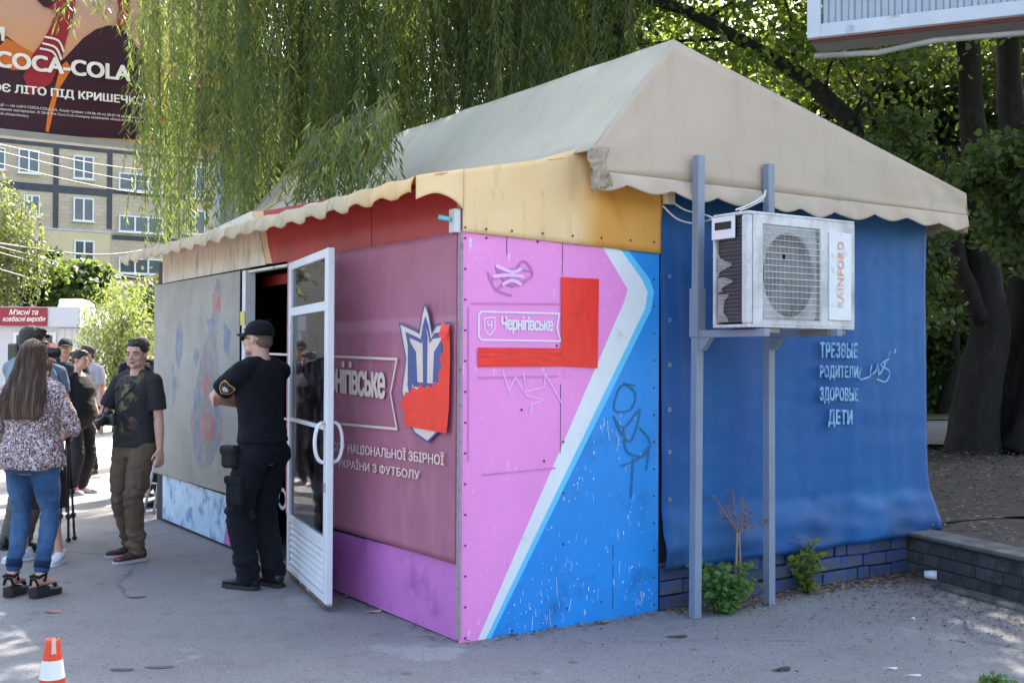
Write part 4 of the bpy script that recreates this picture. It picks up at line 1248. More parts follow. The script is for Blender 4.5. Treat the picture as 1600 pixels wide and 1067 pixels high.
for (u, v, nm, lb_, c, sx, sy, rz) in ((584, 957, 'dry_leaf', 'curled tan leaf on the asphalt below the purple sheet', (.42, .33, .2), .05, .02, .4),
    (83, 957, 'dry_leaf', 'small orange leaf on the asphalt behind the traffic cone', (.45, .2, .08), .05, .02, .1),
    (213, 933, 'flat_stain', 'dark flattened gum spot on asphalt between the cone and the doorway', (.06, .06, .06), .06, .03, .2),
    (190, 1047, 'flat_stain', 'dark oval gum spot on asphalt right of the traffic cone', (.07, .07, .07), .06, .03, 0),
    (249, 1043, 'flat_stain', 'paler oval gum spot on asphalt, second right of the traffic cone', (.1, .1, .1), .07, .03, .1),
    (1392, 1046, 'paper_scrap', 'white paper strip on asphalt at the lower right', (.6, .6, .58), .035, .006, .0),
    (1426, 969, 'paper_scrap', 'tiny white paper scrap on asphalt near the cup', (.6, .6, .58), .018, .01, .5),
    (1426, 1057, 'paper_scrap', 'thin white stick on asphalt at the bottom edge', (.6, .6, .57), .045, .004, .05),
    (1222, 1047, 'bark_chip', 'black bark chip on asphalt in the lower right foreground', (.03, .03, .03), .05, .025, .3),
    (1058, 996, 'bark_chip', 'dark twig bit on asphalt before the blue sheet corner', (.04, .035, .03), .06, .015, .1)):
    p = G(u, v); m = MB(); n_ = 9
    pz_ = .010 * noise.noise(Vector((p.x * .35, p.y * .35, 0))) + .003
    hz = 0 if 'stain' in nm else .005
    out = [Vector((sx * math.cos(a) * (1 + .2 * math.sin(3*a)), sy * math.sin(a) * (1 + .25 * math.cos(2*a)), pz_ + hz * (1 + math.sin(2 * a)))) for a in [2*math.pi*k/n_ for k in range(n_)]]
    m.prism(out, (0, 0, .001 if 'stain' in nm else .003)); o = m.build(nm, plain(nm + '_mat', c, .8, .2, 20), label=lb_, cat=nm.split('_')[1] if 'leaf' in nm or 'chip' in nm else nm.split('_')[-1])
    o.location = (p.x, p.y, 0); o.rotation_euler = (0, 0, rz)

def a_all(r):
    u = r.uniform(0, 1600); v = 800 + 267 * r.random() ** .7; p = G(u, v)
    l_ = KI @ p
    return (p.x, p.y, .012) if not (-.02 < l_.x < 4.3 and -.02 < l_.y < 6) else (p.x * 0 - .9, 5.2, .012)
leaf_bits('grit', 'scattered grit, crumbs and tiny stones over the asphalt square', 'grit', 2600, a_all, [M_DL[2], plain('pale_grit', (.35, .33, .3), .9, .2, 30), M_DL[1], M_DL[2]], (.005, .016), seed=14)
# ================================================================ leaves
def leaf_mat(name, c1, c2, trans=.45, rough=.45, yellow=None, tint=(.42, .55, .08)):
    t = Nt(name)
    oi = t.n('ShaderNodeNewGeometry')
    r_ = oi.outputs['Random Per Island']
    c = t.mix(r_, c1, c2)
    if yellow is not None:
        c = t.mix(t.ramp(r_, .93, .94), c, yellow)
    big = t.noise(.55, 3, .5)
    c = t.mix(t.math('MULTIPLY', t.ramp(big, .35, .65), .35), c, dk(c1, .6))
    t.col(c); t.rough(rough)
    t.b.inputs['Specular IOR Level'].default_value = .35
    tr = t.n('ShaderNodeBsdfTranslucent')
    t.l(t.mix(.5, c, tint, 'MIX'), tr.inputs['Color'])
    mx = t.n('ShaderNodeMixShader'); mx.inputs[0].default_value = trans
    t.l(t.b.outputs[0], mx.inputs[1]); t.l(tr.outputs[0], mx.inputs[2]); t.l(mx.outputs[0], t.out.inputs[0])
    return t.m
M_WIL = leaf_mat('willow_leaf', (.036, .078, .038), (.090, .145, .068), .35, yellow=(.30, .25, .05))
M_WIL2 = leaf_mat('willow_leaf_fresh', (.08, .125, .035), (.17, .20, .06), .4, yellow=(.4, .3, .05))
M_MAP = leaf_mat('maple_leaf', (.024, .050, .020), (.044, .082, .027), .28)
M_MAP2 = leaf_mat('maple_leaf_mid', (.042, .085, .028), (.075, .125, .04), .33)
M_BIR = leaf_mat('birch_leaf', (.13, .135, .08), (.20, .20, .13), .3, tint=(.30, .31, .14))
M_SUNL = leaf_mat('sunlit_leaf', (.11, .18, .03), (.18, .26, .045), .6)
M_NET = leaf_mat('nettle_leaf', (.07, .16, .045), (.12, .24, .06), .35)
M_BARK = plain('bark', (.013, .011, .009), .9, .35, 5, 1.0, 18, dirt=(.03, .025, .02), damt=(.5, .65), dscale=10, dst=(1, 1, .3))
M_BARK2 = plain('pale_bark', (.10, .085, .07), .9, .3, 5, .8, 18)
M_TWIG = plain('willow_twig', (.16, .14, .06), .8, .2, 9)
def leaves(name, P, D, L, W, mats, parent, r, droop=None, mi=None, hexa=False):
    """P base points, D unit axes, L lengths, W widths: one folded rhombus or a six-point blade per leaf"""
    n = len(P)
    up = r.normal(size=(n, 3)); side_ = np.cross(D, up); side_ /= np.linalg.norm(side_, axis=1)[:, None] + 1e-9
    nr = np.cross(side_, D)
    L = L[:, None]; W = W[:, None]
    if hexa:
        V = np.stack([P, P + D*L*.35 + side_*W*.5 + nr*W*.12, P + D*L*.75 + side_*W*.36 + nr*W*.1, P + D*L - nr*W*.1, P + D*L*.75 - side_*W*.36 + nr*W*.1, P + D*L*.35 - side_*W*.5 + nr*W*.12], 1)
        F_ = np.concatenate([np.arange(6*n).reshape(n, 6)[:, [0, 1, 2, 3]], np.arange(6*n).reshape(n, 6)[:, [0, 3, 4, 5]]])
        if mi is not None: mi = np.concatenate([mi, mi])
    else:
        V = np.stack([P, P + D*L*.45 + side_*W*.5 + nr*W*.15, P + D*L, P + D*L*.45 - side_*W*.5 + nr*W*.15], 1)
        F_ = np.arange(4*n).reshape(n, 4)
    o = mesh_np(name, V.reshape(-1, 3), F_, mats, parent, mi=mi)
    return o
def unit(a): return a / (np.linalg.norm(a, axis=1)[:, None] + 1e-9)
def branch(m, a, b_, r0, r1, bend=.1, n=7, seg=7, r=None, mi=0):
    a = Vector(a); b_ = Vector(b_); L_ = (b_ - a).length
    pts = []
    off = Vector((random.uniform(-1, 1), random.uniform(-1, 1), random.uniform(-.5, .5))) * L_ * bend
    for i in range(n):
        t = i / (n - 1)
        pts.append(a.lerp(b_, t) + off * math.sin(math.pi * t) + Vector((noise.noise(Vector((a.x + t*3, 0, 0))), noise.noise(Vector((0, a.y + t*3, 1))), 0)) * L_ * .04)
    m.tube(pts, [r0 + (r1 - r0) * (i / (n-1)) for i in range(n)], seg, mi)
    return pts

# ---- willow
def project_np(P):
    M_ = np.array(CR.transposed()); q = (P - np.array(CLOC)) @ M_.T
    return 800 + FPX * q[:, 0] / -q[:, 2], 533.5 - FPX * q[:, 1] / -q[:, 2]
wbase = Vector((1.5, 14.6, .25))
willow = thing('willow_tree', 'big weeping willow hanging its long strands over the kiosk roof', 'tree', wbase)
random.seed(21)
tm = MB()
trunk_top = Vector((-.6, .4, 4.2))
branch(tm, (0, 0, -.3), trunk_top, .38, .26, .03, seg=14)
limbs = []
for tx, ty, tz in ((-4.4, -1.0, 8.5), (-2.6, -2.5, 9.5), (-1.0, -2.5, 9), (.6, -2, 9.5), (-1.6, 2, 10), (-5.2, 1.0, 8), (1.5, 1.5, 9), (-.5, 3, 10.5)):
    pts = branch(tm, trunk_top, (tx, ty, tz), .12, .03, .12, seg=8)
    limbs.append(pts)
    for k in (3, 4, 5):
        e = Vector(pts[k]) + Vector((random.uniform(-2, 2), random.uniform(-2, 2), random.uniform(.4, 1.6)))
        branch(tm, pts[k], e, .06, .02, .15, seg=6)
tm.build('trunk', M_BARK, willow)
r = np.random.default_rng(5)
# clusters of strands: (centre u, depth Y, lowest v, spread px, number)
CL = []
def bottom_v(u):
    xs = [188, 205, 240, 265, 290, 312, 330, 365, 400, 425, 450, 480, 540, 620, 700, 800, 900, 940, 1000]
    ys = [110, 190, 395, 420, 400, 300, 345, 345, 350, 290, 270, 268, 250, 240, 215, 180, 150, 120, 60]
    return float(np.interp(u, xs, ys))
for u in np.arange(240, 1000, 6.3):
    for k in range(3):
        uu = u + r.normal() * 6
        if uu < 450 and (k == 2 or noise.noise(Vector((uu * .055, 3.3, 0))) > .12 + .3 * r.random()): continue
        if 292 < uu < 330 and r.random() < .8: continue
        Y = r.uniform(12.2, 16.0) if uu > 440 else r.uniform(11.6, 14.6)
        CL.append((uu, Y, bottom_v(uu) + r.normal() * 16 - (r.random() < .25) * r.uniform(20, 120) + (60 if uu > 470 else 0), 8, 7 if uu < 900 else 4))
SP = []; SD = []; SL = []; SW_ = []; twigs = MB(); SM = []
def strand(x, y, z0, z1, dens=.036, lean=None, L_=(.085, .145), W_=(.013, .021), mi=0, r=r, wob=.05):
    n = max(3, int((z0 - z1) / dens))
    t = np.linspace(0, 1, n)
    ph = r.uniform(0, 6.3, 2); lx, ly = (lean if lean is not None else r.normal(size=2) * .10)
    zz = z0 + (z1 - z0) * t
    px = x + lx * t + wob * np.sin(t * 5 + ph[0]); py = y + ly * t + wob * np.sin(t * 4 + ph[1])
    P = np.stack([px, py, zz], 1)
    an = r.uniform(0, 2*np.pi, n)
    D = unit(np.stack([np.cos(an) * r.uniform(.25, .7, n), np.sin(an) * r.uniform(.25, .7, n), -r.uniform(.5, 1.1, n)], 1))
    SP.append(P); SD.append(D); SL.append(r.uniform(*L_, n)); SW_.append(r.uniform(*W_, n)); SM.append(np.full(n, mi))
    if r.random() < .3:
        twigs.tube([tuple(P[i]) for i in np.linspace(0, n-1, 6).astype(int)], .004, 3, cap=False)
for (u, Y, vb, sp_, n) in CL:
    c = AT(u, 0, Y); zt = c.z; zb = AT(u, vb, Y).z
    top = zt + r.uniform(.2, 1.6)
    fresh = 1 if r.random() < .38 else 0
    for i in range(n):
        x = c.x + r.normal() * sp_ * Y / FPX * .8; y = Y + r.normal() * .10
        low = zb + abs(r.normal()) * .35 * (1.0 if r.random() < .7 else 3)
        if low < top - .3: strand(x, y, top, low, mi=fresh if r.random() < .8 else 1 - fresh)
# upper-left wisps crossing the billboard
for u, vb in ((98, 40), (105, 30), (165, 25), (150, 15), (120, 12), (186, 50), (200, 90), (212, 130), (226, 190), (236, 250)):
    c = AT(u, 0, 12.4)
    for i in range(3): strand(c.x + r.normal() * .03, 12.4 + r.normal() * .05, c.z + .7, AT(u, vb + r.normal() * 6, 12.4).z)
# the leafy bough lying over the roof
for i in range(250):
    u = r.uniform(476, 618); k = (u - 480) / 135
    vt = 236 - 62 * k + r.normal() * 20; vb_ = min(vt + r.uniform(30, 110), 326 - 45 * k + r.normal() * 10)
    Y = 8.3 + (1 - k) * .9 + r.normal() * .2
    a = AT(u, vt, Y); b_ = AT(u - 18, vb_, Y - .2)
    strand(a.x, a.y, a.z, b_.z, lean=(b_.x - a.x + r.normal() * .06, -.2 + r.normal() * .12), L_=(.07, .15), W_=(.012, .020), mi=1 if r.random() < .6 else 0, wob=.05)
for i in range(44):
    u = r.uniform(560, 740); a = AT(u, 240 - (u - 560) * .36 - 12 + r.normal() * 6, 11.0); strand(a.x, a.y, a.z, a.z - .22, mi=1, wob=.02)
Pn = np.concatenate(SP); Dn = np.concatenate(SD); Ln = np.concatenate(SL); Wn = np.concatenate(SW_); Mi = np.concatenate(SM)
print('willow leaves', len(Pn))
leaves('foliage', Pn, Dn, Ln, Wn, [M_WIL, M_WIL2], willow, r, mi=Mi).matrix_parent_inverse = Matrix.Translation(-wbase)
twigs.build('twigs', M_TWIG, willow, kind='stuff').matrix_parent_inverse = Matrix.Translation(-wbase)
# high crown (above the frame, shades the square)
def crown(name, parent, c, rad, nclump, nleaf, size, mats, r, squash=.75, mi_p=.3, clump=.8, hexa=False, shell=.55, flat=False, keep=None):
    c = np.array(c); rad = np.array(rad)
    d = unit(r.normal(size=(nclump, 3))); k = (shell + (1 - shell) * r.random(nclump)) ** .7
    C = c + d * rad * k[:, None]
    idx = r.integers(0, nclump, nleaf)
    P = C[idx] + r.normal(size=(nleaf, 3)) * clump * np.array([1, 1, .6]) * (r.uniform(.4, 1.2, nclump)[idx])[:, None]
    if keep is not None:
        msk = keep(P); P = P[msk]; idx = idx[msk]
    n = len(P)
    D = unit(np.stack([r.normal(size=n), r.normal(size=n), -np.abs(r.normal(size=n)) * .6 - .1], 1))
    cm = (r.random(nclump) < mi_p).astype(int)[idx]
    o = leaves(name, P, D, r.uniform(size[0], size[1], n), r.uniform(size[0], size[1], n) * (.75 if not flat else .5), mats, parent, r, mi=cm, hexa=hexa)
    return o
def wparent(o, base):
    o.matrix_parent_inverse = Matrix.Translation(-Vector(base)); return o
def above(P):
    u_, v_ = project_np(P); return v_ < -25
wparent(crown('crown', willow, (.2, 11.6, 9.8), (6.2, 3.6, 2.8), 260, 42000, (.12, .22), [M_WIL, M_WIL2], r, clump=.9, flat=True, keep=above), wbase)

# ---- broad trees behind and to the right
def limb_tree(label, base, h, fork, tips, r0, mats, crown_args, group=None, seed=1, bark=M_BARK, name='broadleaf_tree'):
    random.seed(seed); r_ = np.random.default_rng(seed)
    t = thing(name, label, 'tree', base, group=group)
    m = MB()
    f = Vector(fork)
    pts = branch(m, (0, 0, -.3), f, r0, r0 * .7, .04, seg=14)
    for tip in tips:
        pt = branch(m, f, tip, r0 * .55, r0 * .12, .12, seg=8)
        for k in (3, 5):
            e = Vector(pt[k]) + Vector((random.uniform(-1.4, 1.4), random.uniform(-1.4, 1.4), random.uniform(.2, 1.2)))
            branch(m, pt[k], e, r0 * .2, r0 * .05, .15, seg=6)
    m.build('trunk', bark, t)
    for ca in crown_args:
        wparent(crown('crown', t, r=r_, mats=mats, **ca), base)
    return t
# diagonal bough tree behind the kiosk ridge
b2 = Vector((5.3, 15.5, .3))
p_a = AT(1330, 190, 15.0) - b2; p_b = AT(1180, 75, 14.6) - b2; p_c = AT(960, -15, 14.2) - b2
t2 = thing('broadleaf_tree', 'tree behind the roof peak with a dark bough slanting up to the left', 'tree', b2)
random.seed(5)
m = MB()
m.tube([(0, 0, -.3), (.0, 0, 1.5), p_a * .7 + Vector((0, 0, .3)), p_a, (p_a + p_b) / 2 + Vector((0, 0, .1)), p_b, p_b.lerp(p_c, .5) + Vector((0, 0, .12)), p_c, p_c + Vector((-1.5, 0, .6))], [.24, .21, .17, .135, .105, .085, .07, .055, .04], 12)
for (u0, v0, u1, v1) in ((1245, 120, 1225, -10), (1150, 62, 960, 75), (1290, 150, 1335, 30), (1330, 190, 1420, 60), (1100, 35, 1180, -20), (1370, 200, 1310, 90)):
    a = AT(u0, v0, 14.8) - b2; c = AT(u1, v1, 14.5) - b2
    branch(m, a, c, .032, .010, .08, seg=6)
m.build('trunk', M_BARK, t2)
r2 = np.random.default_rng(12)
cr_c = AT(1080, 20, 16.5)
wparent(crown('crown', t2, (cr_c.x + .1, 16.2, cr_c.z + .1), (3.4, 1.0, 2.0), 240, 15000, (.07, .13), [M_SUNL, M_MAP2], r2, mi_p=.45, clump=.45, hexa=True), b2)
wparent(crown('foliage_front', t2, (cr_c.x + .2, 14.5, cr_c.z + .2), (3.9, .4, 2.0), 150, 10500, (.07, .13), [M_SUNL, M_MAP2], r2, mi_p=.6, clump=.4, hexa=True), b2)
wparent(crown('crown', t2, (9.5, 19.5, 11.6), (4.0, 3.0, 2.4), 150, 15000, (.13, .24), [M_MAP, M_MAP2], r2, clump=.9, keep=above), b2)
wparent(crown('crown', t2, (6.6, 14.8, 11.2), (5.6, 3.0, 2.4), 180, 20000, (.13, .24), [M_MAP, M_MAP2], r2, clump=.9, keep=above), b2)
# big double trunk on the right
bt_ = G(1545, 700, ZB + .05)
t3 = thing('old_tree', 'massive dark double-trunked tree standing on the earth bed at the right edge', 'tree', bt_)
m = MB()
sc_ = bt_.y / FPX
def rel(u, v, dy=0): 
    p = AT(u, v, bt_.y + dy); return p - bt_
def trunkline(pix, rad_px, dy, seg=18, mi=0):
    P3 = [rel(u, v, dy) for u, v in pix]; Rr = [x * sc_ for x in rad_px]
    b0 = len(m.v)
    m.tube(P3, Rr, seg)
    for i in range(b0, len(m.v)):       # gnarl the bark
        p = Vector(m.v[i]); k = noise.noise(Vector((p.x * 5, p.y * 5, p.z * .9))) * .06 + noise.noise(Vector((p.x * 16, p.y * 16, p.z * 2))) * .02
        c = P3[min(range(len(P3)), key=lambda j: abs(P3[j].z - p.z))]
        d = Vector((p.x - c.x, p.y - c.y, 0)); 
        if d.length > 1e-4: p += d.normalized() * k
        m.v[i] = tuple(p)
def dens(pix, rad, n=5):
    P_ = []; R_ = []
    for i in range(len(pix) - 1):
        for k in range(n):
            t = k / n; P_.append((pix[i][0] + (pix[i+1][0]-pix[i][0])*t, pix[i][1] + (pix[i+1][1]-pix[i][1])*t)); R_.append(rad[i] + (rad[i+1]-rad[i])*t)
    return P_ + [pix[-1]], R_ + [rad[-1]]
trunkline(*dens([(1520, 712), (1522, 680), (1532, 600), (1545, 520), (1540, 430), (1525, 330), (1520, 200), (1512, 60), (1505, -120)], [46, 40, 34, 30, 27, 22, 19, 17, 14]), 0)
trunkline(*dens([(1565, 712), (1566, 680), (1572, 600), (1590, 520), (1606, 430), (1600, 300), (1580, 150), (1570, 0), (1560, -120)], [44, 38, 32, 29, 26, 24, 22, 19, 16]), .5)
trunkline(*dens([(1535, 500), (1500, 420), (1490, 330), (1470, 240)], [18, 13, 10, 7]), -.1, 10)
trunkline(*dens([(1600, 712), (1612, 680), (1630, 560), (1660, 400), (1700, 200)], [40, 34, 30, 26, 20]), -.2)
m.build('trunk', M_BARK, t3)
r3 = np.random.default_rng(31)
wparent(crown('crown', t3, (11.0, 15, 8.6), (5.0, 4.5, 3.2), 240, 24000, (.13, .24), [M_MAP, M_MAP2], r3, clump=.9, keep=above), bt_)
def in_px(u0, u1, v0, v1, inv=None):
    def f(P):
        u_, v_ = project_np(P); k = (u_ > u0) & (u_ < u1) & (v_ > v0) & (v_ < v1)
        return k
    return f
c_ = AT(1440, 150, 19)
wparent(crown('crown', t3, (c_.x, 19.8, c_.z - 1.1), (5.4, 2.2, 2.7), 380, 52000, (.09, .16), [M_MAP, M_MAP2], r3, clump=.5, hexa=True, shell=.2, mi_p=.35), bt_)
# thinner trunks deeper in the park
for i, (u, v0, Y, rp, lean, lb_) in enumerate(((1380, 628, 27, 8, -12, 'slim dark tree just right of the tarp, deep in the park'), (1420, 625, 30, 7, 8, 'slim dark tree between the tarp edge and the double trunk'),
        (1466, 625, 25, 10, 4, 'slim dark tree right beside the double trunk, behind it'), (1345, 630, 24, 9, 20, 'slim tree behind the right roof slope, mostly leaf-covered'), (1650, 625, 26, 14, -10, 'dark park tree beyond the right edge of the frame'))):
    p = AT(u, v0, Y); base = Vector((p.x, Y, .38))
    random.seed(60 + i); r_ = np.random.default_rng(60 + i)
    t = thing('park_tree', lb_, 'tree', base, group='trees in the park behind')
    m = MB(); s_ = Y / FPX
    top = Vector((lean * s_ * 6, 0, 7.5))
    branch(m, (0, 0, -.2), top, rp * s_, rp * s_ * .5, .03, seg=10)
    for k in range(5):
        a = Vector((0, 0, 0)).lerp(top, random.uniform(.35, .9)); branch(m, a, a + Vector((random.uniform(-2.4, 2.4), random.uniform(-1, 1), random.uniform(.3, 2))), .06, .02, .15, seg=6)
    m.build('trunk', M_BARK, t)
    wparent(crown('crown', t, (base.x + .3, Y + .4, 5.6), (3.2, 2.2, 3.4), 160, 17000, (.14, .24), [M_MAP, M_MAP2], r_, clump=.55, shell=.25, mi_p=.35, hexa=False), base)
# understorey shrubs
def shrub(label, c, rad, n, size, mats, seed, group=None, clumps=60, hexa=True, name='shrub', clump=.25, shell=.3, mi_p=.4):
    r_ = np.random.default_rng(seed); random.seed(seed)
    base = Vector((c[0], c[1], max(0, c[2] - rad[2])))
    t = thing(name, label, 'shrub', base, group=group)
    m = MB()
    for k in range(7):
        branch(m, (random.uniform(-.1, .1), random.uniform(-.1, .1), -.05), (random.uniform(-rad[0], rad[0]) * .7, random.uniform(-rad[1], rad[1]) * .6, rad[2] * random.uniform(1.0, 1.8)), .02, .006, .1, seg=5)
    m.build('stems', M_BARK2, t)
    wparent(crown('foliage', t, c, rad, clumps, n, size, mats, r_, clump=clump, shell=shell, mi_p=mi_p, hexa=hexa), base)
    return t
p = AT(1560, 300, 11.5); shrub('leafy green shrub at the right edge in front of the double trunk', (p.x + .42, 11.5, p.z + .05), (.85, .6, .85), 3800, (.07, .12), [M_MAP2, M_MAP], 71, clumps=70, clump=.14, name='leafy_shrub')
p = AT(1400, 330, 14); shrub('dark shrub behind the far roof corner', (p.x, 14.5, p.z), (1.1, .8, 1.5), 4200, (.07, .12), [M_MAP, M_MAP2], 72, clumps=80, clump=.2, name='leafy_shrub')
p = AT(1500, 590, 22.5); 
for i, (u, v, Y, rr, lb_) in enumerate(((1400, 540, 26, 2.2, 'dim bush showing just past the edge of the blue tarp'), (1470, 500, 28, 2.4, 'dim bush behind the gap left of the double trunk'), (1560, 510, 27, 2.6, 'dim bush seen between the two big trunks'), (1640, 520, 26, 2.6, 'dim bush at the right frame edge behind the trunks'), (1320, 420, 30, 3.2, 'tall dim thicket behind the roof, right half'), (1180, 300, 32, 3.6, 'tall dim thicket behind the roof peak'))):
    p = AT(u, v, Y); shrub(lb_, (p.x, Y, p.z), (rr, 1.5, rr * .95), 8000, (.12, .22), [M_MAP, M_MAP2], 80 + i, group='bushes deep in the park', clumps=90, clump=.45, hexa=False, name='park_bush')
# distant wood wall that closes the view
r4 = np.random.default_rng(44)
n = 60000
xx = r4.uniform(-8, 34, n); yy = 40 + r4.normal(size=n) * 2.5 + np.where(xx < 4, 4, 0); hh = 12 + 3 * np.sin(xx * .5); zz = hh * r4.random(n) ** .8
P = np.stack([xx, yy, zz], 1); D = unit(r4.normal(size=(n, 3)))
tag(leaves('far_wood', P, D, r4.uniform(.3, .6, n), r4.uniform(.2, .4, n), [M_MAP, M_MAP2], None, r4, mi=(r4.random(n) < .4).astype(int)), 'mass of distant park trees closing the view behind the kiosk', 'trees', kind='stuff')

# ---- nettle clump with dry stalk, and weeds
def herb(label, u, v, h, w, n, seed, stalk=False, name='weed', mats=None, size=(.03, .07)):
    b_ = G(u, v); t = thing(name, label, 'plant', b_)
    random.seed(seed); r_ = np.random.default_rng(seed)
    m = MB(); P = []; D = []
    for k in range(16):
        e = Vector((random.uniform(-w, w), random.uniform(-w * .5, w * .5), h * random.uniform(.45, 1)))
        pts = branch(m, (random.uniform(-.03, .03), random.uniform(-.02, .02), 0), e, .004, .002, .08, n=5, seg=4)
        for q in pts[1:]:
            for j in range(n // 64):
                P.append(Vector(q) + Vector((random.gauss(0, .018), random.gauss(0, .018), random.gauss(0, .015)))); D.append((random.gauss(0, 1), random.gauss(0, 1), random.gauss(.0, .45)))
    m.build('stems', M_BARK2, t)
    P = np.array([tuple(x) for x in P]); D = unit(np.array(D)); k = len(P)
    leaves('foliage', P, D, r_.uniform(size[0], size[1], k), r_.uniform(size[0], size[1], k) * .62, mats or [M_NET], t, r_, hexa=True)
    return t
herb('green nettle clump at the foot of the near steel post', 1128, 958, .30, .19, 640, 3, name='nettle')
hb2 = herb('yellow-green weed growing against the brick plinth right of the far post', 1262, 926, .36, .09, 330, 9, name='weed', mats=[leaf_mat('weed_leaf', (.14, .22, .04), (.22, .28, .05), .4)])
herb('low green tuft at the lower right corner', 1560, 1072, .035, .09, 220, 12, name='weed', size=(.02, .04))
# dry stalk
bs = G(1150, 945); ds = thing('dry_stalk', 'withered brown seedy stalk rising above the nettles', 'plant', bs)
m = MB(); random.seed(9)
Yb = bs.y
def rl(u, v): return AT(u, v, Yb) - bs
m.tube([rl(1148, 944), rl(1150, 890), rl(1152, 830)], [.009, .008, .006], 6)
m.tube([rl(1156, 940), rl(1157, 880), rl(1155, 830)], [.006, .006, .005], 6)
tips = [(1118, 778), (1124, 800), (1146, 768), (1168, 790), (1195, 812), (1176, 806), (1135, 790), (1158, 780)]
seeds = MB()
for (u, v) in tips:
    pts = branch(m, rl(1153, 832), rl(u, v) + Vector((0, random.uniform(-.05, .05), 0)), .004, .0015, .12, n=6, seg=4)
    for q in pts[2:]:
        for j in range(5): seeds.sphere(Vector(q) + Vector((random.gauss(0, .014), random.gauss(0, .014), random.gauss(0, .014))), random.uniform(.004, .008), 5, 4)
m.build('stem', plain('dry_stem', (.32, .20, .13), .8, .2, 20), ds)
seeds.build('seed_heads', plain('dry_seed', (.22, .12, .07), .9, .3, 30), ds, kind='stuff')
# ================================================================ far side: apartment block, shop, billboards, wires
PA = AT(130, 330, 77)
MI = Vector((RD.y, -RD.x, 0))      # normal pointing back towards the camera
def A2(u, v, off=0.0): return hit(u, v, PA + MI * off, MI)
apt = thing('apartment_block', 'beige panel apartment block with dark joint bands far behind the square', 'building', PA, KANG)
AM = Matrix.Translation(PA) @ Matrix.Rotation(KANG, 4, 'Z'); AI_ = AM.inverted()
def tileface(name, ca, cb_, mort, sc=1.0):
    t = Nt(name)
    br = t.n('ShaderNodeTexBrick'); br.inputs['Color1'].default_value = (*ca, 1); br.inputs['Color2'].default_value = (*cb_, 1); br.inputs['Mortar'].default_value = (*mort, 1)
    br.inputs['Scale'].default_value = 1.0; br.inputs['Brick Width'].default_value = .6 * sc; br.inputs['Row Height'].default_value = .28 * sc; br.inputs['Mortar Size'].default_value = .015
    x, y, z = t.sep(t.coords()); cm = t.n('ShaderNodeCombineXYZ'); t.l(x, cm.inputs[0]); t.l(z, cm.inputs[1]); t.l(cm.outputs[0], br.inputs['Vector'])
    c = t.mix(t.math('MULTIPLY', t.ramp(t.noise(.35, 6, .6), .4, .7), .3), br.outputs[0], dk(ca, .75))
    t.col(c); t.rough(.85); return t.m
M_APT = tileface('tiled_facade', lin('#c4b29c'), lin('#b8a690'), lin('#a3937f'))
M_APTY = plain('yellow_render', lin('#ccb994'), .85, .06, .5)
M_BAND = plain('dark_joint', (.07, .07, .085), .9, .2, 2)
def al(u, v, off=0.0): return AI_ @ A2(u, v, off)
x_l, x_r = al(-260, 300).x - 45, al(560, 300).x
zs = 24 - PA.z
MB().box(x_l, x_r, 0, 12, -PA.z - .1, zs).build('wall', M_APT, apt)
# insulated yellow flat
q_ = [al(60, 358, .06), al(172, 362, .06), al(172, 440, .06), al(60, 445, .06)]
MB().box(q_[0].x - 6, q_[1].x, -.10, -.0, q_[2].z - 3.0, q_[0].z).build('yellow_cladding', M_APTY, apt)
MB().box(q_[0].x - 6, q_[1].x + .05, -.14, -.0, q_[0].z + .01, q_[0].z + .12).build('cladding_cap', plain('cap_grey', (.5, .5, .52), .6), apt)
bd = MB()
for u in (88, 172): 
    a = al(u, 225); bd.box(a.x - .17, a.x + .17, -.05, -.002, al(u, 358).z, zs)
a88, a172, a245 = al(88, 230).x, al(172, 230).x, al(262, 230).x
for (za, x0, x1) in ((al(60, 222).z, x_l, a172), (al(60, 222).z + 2.8, x_l, a172)): bd.box(x0, x1, -.045, -.002, za - .28, za + .28)
for (v, x0, x1, t_b) in ((298, a88 - 6, a172 - .2, .25),): z = al(120, v).z; bd.box(x0, x1, -.045, -.002, z - t_b, z + t_b)
for v in (238, 301, 372, 433): z = al(200, v).z; bd.box(a172 + .2, a245 + 12, -.045, -.002, z - .16, z + .16)
bd.box(a245, a245 + .3, -.05, -.002, al(262, 430).z, zs)
bd.build('joint_bands', M_BAND, apt)
M_WFR = plain('window_white', (.75, .75, .77), .4, .03, 3)
def wglass():
    t = Nt('window_glass'); t.col(t.mix(t.noise(.8, 3), (.03, .04, .05), (.13, .15, .17))); t.rough(.08); t.b.inputs['Specular IOR Level'].default_value = .8; return t.m
M_WGL = wglass()
def window(u0, v0, u1, v1, splits, parent=apt, alf=al, dirn=-1):
    a = alf(u0, v1); b_ = alf(u1, v0)
    x0, x1, z0, z1 = a.x, b_.x, a.z, b_.z
    w = MB(); f = .09; d = -.16
    w.box(x0, x1, d, -.001, z0, z0 + f); w.box(x0, x1, d, -.001, z1 - f, z1)
    w.box(x0, x0 + f, d, -.001, z0 + f, z1 - f); w.box(x1 - f, x1, d, -.001, z0 + f, z1 - f)
    xs = [x0 + (x1 - x0) * s_ for s_ in splits]
    for x in xs: w.box(x - f * .6, x + f * .6, d, -.001, z0 + f, z1 - f)
    w.box(x0 - .1, x1 + .1, d - .06, -.001, z0 - .07, z0 - .001)
    o = w.build('window', M_WFR, parent)
    e = [x0 + f] + xs + [x1 - f]
    for i in range(len(e) - 1):
        MB().box(e[i] + .03, e[i+1] - .03, d + .05, d + .07, z0 + f, z1 - f).build('pane', M_WGL, o)
